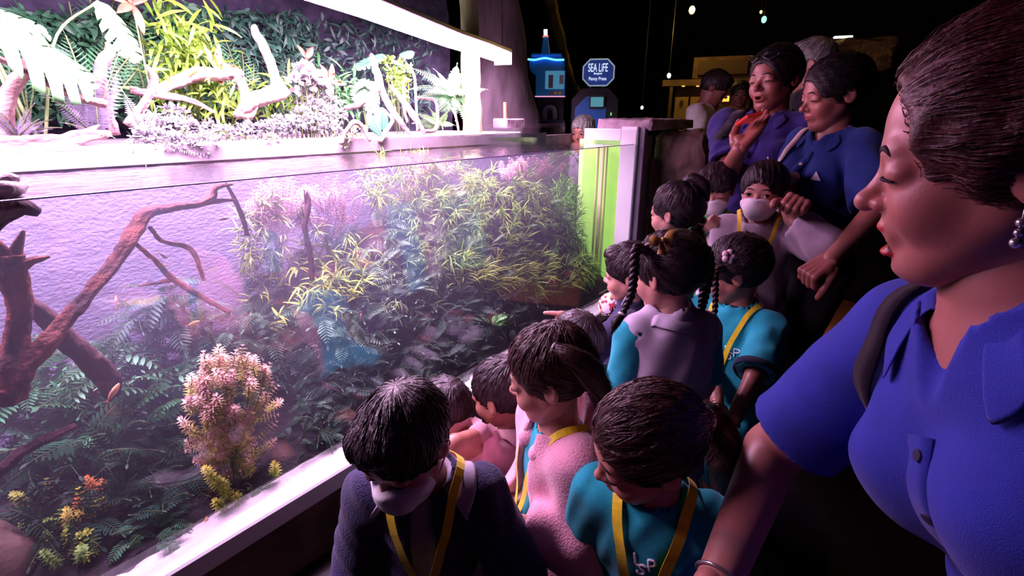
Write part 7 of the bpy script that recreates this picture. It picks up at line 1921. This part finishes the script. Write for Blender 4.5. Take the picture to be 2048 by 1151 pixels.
# a button face and orange print on the chest
pc_ = p.tp((0.0, 0.10*p.H, 0.40*p.Lt)); bx_ = snap(p.cl, pc_[None], 0.001, 6)[0].astype(float); nb_ = norm(bx_-p.tp((0, 0, 0.40*p.Lt)))
bt = MB().tube([bx_-nb_*0.002, bx_+nb_*0.004], 0.026, 24).build('button_print', M('button_pale', (0.75, 0.66, 0.74), 0.5, 0.4), o)
for dx_, dz_ in ((-1, -1), (-1, 1), (1, -1), (1, 1)):
    cc_ = bx_+p.TA[0]*dx_*0.008+p.TA[2]*dz_*0.008+nb_*0.004; MB().tube([cc_, cc_+nb_*0.001], 0.003, 8).build('button_hole', black, bt)
letters(p, [[(0.01+a*0.020, -0.055+b*0.020) for a, b in st] for st in ([(-1.2, 0.9), (-1.0, -0.9), (-0.3, -0.9)], [(0.3, 0.9), (1.0, 0.8), (1.1, 0.1), (0.4, 0.0), (0.3, -1.0)], [(-0.2, 1.0), (0.1, 0.2), (0.0, -0.4)])], bx_, -p.TA[0], p.TA[2], 0.0045, M('orange_print', (0.75, 0.22, 0.06), 0.8, 0.2), p.cl, o, name='shirt_print')
p.hair('crop', HB, n=2600, w=0.0015, seed=27, lift=0.003, steps=6, thick=3.0); p.pants(black); p.shoes()
# ------------------------------------------------------------------ the grown-ups
polo_b = cloth('blue_polo', (0.030, 0.050, 0.42), bump=0.3, bscale=700)
polo_p = cloth('violet_navy_polo', (0.022, 0.013, 0.13)); polo_n = cloth('navy_polo', (0.012, 0.034, 0.19))
m_btn = M('dark_button', (0.05, 0.05, 0.10), 0.3, 0.5); m_strap = cloth('dark_strap', (0.020, 0.014, 0.022))
def placket(p, m, f, z0, z1, w, parent, buttons=(0.9, 0.72), x=0.0, mb=None):
    P, N = p.path_on([(x, 0.10*p.H, z) for z in np.linspace(z0, z1, 5)*p.Lt], 0.0015, 20, f)
    V, F = ribbon(P, N, w, 0.0025); o = obj('placket', V, F, m, parent)
    for z in buttons:
        q = snap(f, p.tp((x, 0.10*p.H, z*p.Lt))[None], 0.004, 6)[0].astype(float); n_ = grad(f, q[None].astype(f32))[0]
        b = MB().tube([q-n_*0.001, q+n_*0.002, q+n_*0.0022], [0.0062, 0.0062, 0.0035], 18).build('button', mb or m_btn, o)
    return o
def strap(p, f, side, w, m, off=0.006, zl=0.25, short=False):
    H, L = p.H, p.Lt
    if short:
        P, N = p.path_on([(side*0.062*H, -0.09*H, 0.5*L), (side*0.062*H, -0.075*H, 0.85*L), (side*0.064*H, 0.0, 1.02*L), (side*0.072*H, 0.045*H, 0.93*L), (side*0.085*H, 0.05*H, 0.82*L), (side*0.105*H, 0.02*H, 0.72*L), (side*0.11*H, -0.03*H, 0.66*L)], off, 50, f)
        V, F = ribbon(P, N, w, 0.004); return obj('bag_strap', V, F, m, p.root)
    P, N = p.path_on([(side*0.065*H*p.wide, -0.09*H, 0.5*L), (side*0.068*H*p.wide, -0.075*H, 0.85*L), (side*0.066*H*p.wide, 0.0, 1.02*L), (side*0.070*H*p.wide, 0.07*H, 0.85*L), (side*0.080*H*p.wide, 0.10*H, 0.55*L), (side*0.095*H*p.wide, 0.08*H, zl*L)], off, 50, f)
    V, F = ribbon(P, N, w, 0.004); return obj('bag_strap', V, F, m, p.root)
def pin(p, f, x, z, kind, parent, col):
    q = snap(f, p.tp((x*p.H, 0.12*p.H, z*p.Lt))[None], 0.002, 6)[0].astype(float); n_ = grad(f, q[None].astype(f32))[0]
    up = norm(p.TA[2]-n_*(p.TA[2]@n_)); sd = np.cross(up, n_)*-1
    m = M('pin_%s' % kind, col, 0.4, 0.5)
    if kind == 'round': return MB().tube([q-n_*0.001, q+n_*0.003], 0.021, 24).build('badge', m, parent)
    V = [q-sd*0.016-up*0.014, q+sd*0.018-up*0.012, q+sd*0.006+up*0.020]; V = V+[v+n_*0.003 for v in V]
    return obj('badge', np.array(V), [np.array([[0, 1, 2], [5, 4, 3]]), np.array([[0, 3, 4, 1], [1, 4, 5, 2], [2, 5, 3, 0]])], m, parent, False)
# woman speaking into a phone
p = Person('woman in dark violet polo talking, red phone in hand, glasses on head', face_dir(1550, 158), 1.64, 'woman', head_at=pD(1549, 152, 2.10), head=(D(-12), D(-4), D(3)), skin=(0.31, 0.105, 0.08), mouth='open', eyes='down', wide=1.16, lips=(0.85, 0.45, 0.45), hh=0.245,
           arms={'R': {'to': pD(1478, 300, 1.92), 'pole': (0.15, -0.3, -1.0), 'hand': 'flat', 'dir': C_UP*0.8+C_RIGHT*0.62-0.1*C_FW, 'palm': -C_FW*0.2-C_RIGHT*0.5+C_UP*0.3}})
p.body(headvox=0.0046, handvox=0.0034); p.face()
o = p.shirt('polo_shirt', polo_p, t=0.014, sleeve=0.85, hem=-0.02, seed=30, wr=0.006, freq=35, loose=0.012, neck=1.2, vneck=0.05, fr=1.25)
polo_collar(p, polo_p, 0.058, drop=0.05, rise=0.022, open_=0.55, parent=o); placket(p, polo_p, p.cl, 0.9, 0.68, 0.030, o, buttons=(0.72,))
strap(p, p.cl, 1, 0.055, m_strap); pin(p, p.cl, -0.055, 0.66, 'sail', o, (0.8, 0.75, 0.85))
p.hair('woman', HW, n=2200, w=0.0018, seed=31, tie=[(0, -0.50, 0.50)], steps=8, lift=0.003, thick=1.04)
gl_ = MB()
for g in (-1, 1): gl_.tube(spline([p.hp((g*0.04, 0.36, 0.86)), p.hp((g*0.16, 0.40, 0.90)), p.hp((g*0.28, 0.28, 0.88)), p.hp((g*0.16, 0.34, 0.80)), p.hp((g*0.04, 0.36, 0.86))], 20), 0.003, 6).tube(spline([p.hp((g*0.28, 0.28, 0.88)), p.hp((g*0.38, 0.0, 0.80)), p.hp((g*0.37, -0.15, 0.66))], 10), 0.0025, 6)
gl_.build('glasses', m_blkp, p.root, smooth=True)
p.pants(black)
ph = p.wr['R']+p.hd['R']*0.09; phc = pD(1497, 238, 1.87)
fa = norm(C_RIGHT*0.97+C_UP*0.22); ua = norm(np.cross(fa, C_FW))
fn = empty('phone', phc, 'bright red phone in the talking woman\'s hand', 'phone')
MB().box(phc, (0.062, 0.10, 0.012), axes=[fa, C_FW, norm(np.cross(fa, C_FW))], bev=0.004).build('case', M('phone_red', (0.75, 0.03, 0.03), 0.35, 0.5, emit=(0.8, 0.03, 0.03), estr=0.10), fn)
MB().box(phc+norm(np.cross(fa, C_FW))*0.007, (0.056, 0.092, 0.002), axes=[fa, C_FW, norm(np.cross(fa, C_FW))]).build('screen', m_blkp, fn)

# woman in navy polo holding the boy's hand
p = Person('woman in navy polo looking down, holding the hooded boy\'s hand', face_dir(1665, 140), 1.58, 'woman', head_at=pD(1668, 180, 1.84), head=(D(-22), D(-12), D(0)), skin=(0.40, 0.155, 0.12), eyes='down', wide=0.86, lips=(0.85, 0.45, 0.45), hh=0.245,
           arms={'R': {'to': pD(1592, 420, 1.72), 'pole': (1.0, -0.5, -0.5), 'hand': 'fist', 'dir': -C_FW*0.8-C_RIGHT*0.35+0.25*C_UP, 'palm': -C_UP*0.7-C_RIGHT*0.5},
                 'L': {'to': pD(1660, 520, 1.62), 'pole': (-0.9, -0.7, -0.2), 'hand': 'fist', 'dir': -C_RIGHT*0.85-0.55*C_UP, 'palm': C_FW*0.6-C_UP}})
p.body(headvox=0.0042, handvox=0.003); p.face()
o = p.shirt('polo_shirt', polo_n, t=0.014, sleeve=0.85, hem=-0.09, seed=33, wr=0.007, freq=34, loose=0.014, neck=1.2, vneck=0.05); pf_ = p.cl
polo_collar(p, polo_n, 0.054, drop=0.05, rise=0.022, open_=0.55, parent=o); placket(p, polo_n, pf_, 0.92, 0.58, 0.030, o, buttons=(0.84, 0.70), mb=m_thread)
strap(p, pf_, 1, 0.026, M('pale_strap', (0.62, 0.50, 0.48), 0.7, 0.2)); pin(p, pf_, -0.030, 0.70, 'round', o, (0.70, 0.52, 0.45)); pin(p, pf_, -0.062, 0.72, 'sail', o, (0.80, 0.76, 0.60))
p.hair('woman', HW, n=2600, w=0.0016, seed=34, tie=[(0, -0.50, 0.55)], steps=8, lift=0.004, thick=1.03)
tr = p.pants(black, t=0.014)
lf = lambda P: SD().u(p.leg_f('R', 0.015))(P)
cth = np.linspace(0, 2*np.pi, 24); lc = pD(1624, 580, 1.55)
P = np.array([lc+C_RIGHT*0.022*math.cos(t)*(1-0.25*math.sin(t))+C_UP*0.014*math.sin(t) for t in cth]); lfs = SD().u(p.leg_f('L', 0.016)).u(p.leg_f('R', 0.016), 0.02)
P = snap(lfs, P, 0.002, 6); MB().tube(P, 0.0012, 5).build('trouser_logo', m_thread, tr, smooth=True)
p.shoes(m=m_shoe)

# men at the back
p = Person('man in white shirt looking down at his hands by the shop', face_dir(1420, 250), 1.76, 'man', head_at=pD(1432, 172, 4.05), head=(D(15), D(-24), 0), skin=SK2, eyes='down', vox=1.6,
           arms={'R': {'to': pD(1450, 246, 3.92), 'pole': (0.6, -1, -0.6), 'hand': 'hold'}, 'L': {'to': pD(1458, 242, 4.0), 'pole': (-0.6, -1, -0.6), 'hand': 'hold'}})
p.body(); p.face(); o = p.shirt('white_shirt', cloth('white_cotton', (0.88, 0.87, 0.90)), t=0.016, sleeve=0.9, hem=0.12, seed=40, wr=0.008, freq=30, loose=0.02)
polo_collar(p, cloth('white_cotton', (0.88, 0.87, 0.90)), 0.062, drop=0.04, rise=0.025, open_=0.5, parent=o); p.hair('short', HB, n=900, w=0.003, seed=41, thick=1.6); p.pants(black)
p = Person('grey haired man half hidden behind the two women', face_dir(1620, 95), 1.72, 'man', head_at=pD(1622, 122, 2.75), head=(D(-8), 0, 0), skin=SK2, vox=1.6)
p.body(); p.face(); p.shirt('dark_shirt', black, t=0.016, sleeve=0.9, hem=0.12); p.hair('short', HGR, n=900, w=0.003, seed=42, thick=1.3); p.pants(black)
p = Person('bystander in black standing dimly between shop and talking woman', face_dir(1478, 185), 1.66, 'man', head_at=pD(1480, 186, 4.9), head=(0, D(-5), 0), skin=SK2, vox=1.9)
p.body(); p.face(); p.shirt('dark_shirt', black, t=0.016, sleeve=0.9, hem=0.12); p.hair('short', HB, n=500, w=0.004, seed=43, thick=1.4); p.pants(black)
p = Person('grey haired visitor in pale shirt beyond the far tank rim', face_dir(1165, 150), 1.52, 'man', head_at=pD(1166, 259, 3.7), head=(0, D(-12), 0), skin=SK2, vox=1.8)
p.body(); p.face(); p.shirt('pale_shirt', lav, t=0.016, sleeve=0.9, hem=0.12); p.hair('crop', HGR, n=500, w=0.004, seed=44, thick=1.6); p.pants(black)

# woman in front, cropped by the frame
SKF = (0.46, 0.185, 0.15)
p = Person('woman in bright blue polo close by, face in profile with red lipstick', face_dir(1960, 130), 1.60, 'woman', head_at=pD(2022, 282, 0.452), head=(D(-35), D(-11), D(0)), skin=SKF, mouth='wide', eyes='down', wide=0.97, lips=(0.95, 0.16, 0.20), hh=0.236, lean=0.34, side=0.30,
           arms={'R': {'to': pD(1432, 1172, 0.66), 'pole': (1.0, -0.3, -0.3), 'hand': 'relaxed'}})
p.body(headvox=0.0026, bodyvox=0.009, handvox=0.0035); p.face()
o = p.shirt('polo_shirt', polo_b, t=0.013, sleeve=0.80, hem=0.08, seed=50, wr=0.005, freq=26, loose=0.016, neck=1.25, vneck=0.09, vox=0.006); ff = p.cl
polo_collar(p, polo_b, 0.060, drop=0.062, rise=0.026, open_=0.62, parent=o)
placket(p, polo_b, ff, 0.86, 0.50, 0.034, o, buttons=(0.80, 0.62))
strap(p, ff, 1, 0.026, m_strap, short=True)
h = p.hair('woman', HF, n=7000, w=0.0011, seed=51, tie=[(0, -0.52, 0.62)], steps=14, step=0.009, lift=0.005, thick=1.05, vox=0.004, fh=0.10)
q = [p.hp((0, -0.46, 0.66)), p.hp((0, -0.62, 0.62)), p.hp((0, -0.70, 0.40)), p.hp((0, -0.66, 0.05)), p.hp((0, -0.60, -0.25))]
V, F = lock(q, [0.018, 0.034, 0.038, 0.030, 0.010], 500, 0.0014, 8); obj('ponytail', V, F, HF, p.root)
ep = p.hp((-0.372, -0.03, 0.335)); m_ear = M('silver', (0.75, 0.72, 0.75), 0.2, 0.6, metal=0.9)
er = MB().tube([ep+np.array([0, 0, 0.006]), ep+np.array([0, 0, -0.012])], 0.0014, 6)
for k_, r_ in ((0, 0.0042), (1, 0.0036), (2, 0.0045)): er.add(*sphere(ep-np.array([0.001*k_, 0, 0.010+0.008*k_]), r_, 8, 10))
er.build('earring', m_ear, p.root, smooth=True)
bw_ = p.wr['R']+norm(p.el['R']-p.wr['R'])*0.012; hair_tie(bw_, p.el['R']-p.wr['R'], 0.031, m_ear, p.root, name='bracelet', th=0.0022)
p.pants(black); 
# ------------------------------------------------------------------ faint murk of the tank water
def haze():
    m, nt, out = _nodes('water_murk')
    v = nt.nodes.new('ShaderNodeVolumeScatter'); v.inputs['Color'].default_value = (0.80, 0.78, 1.0, 1); v.inputs['Density'].default_value = 0.22; v.inputs['Anisotropy'].default_value = 0.2
    nt.links.new(v.outputs[0], out.inputs['Volume'])
    o = MB().box(((GX0+GX1)/2, (GY+BY)/2+0.003, (LEDGE+WAT)/2-0.008), (GX1-GX0-0.02, BY-GY-0.03, WAT-LEDGE-0.024)).build('water_haze', m)
    return tag(o, 'faint lavender murk in the aquarium water', 'haze', kind='stuff')
haze()
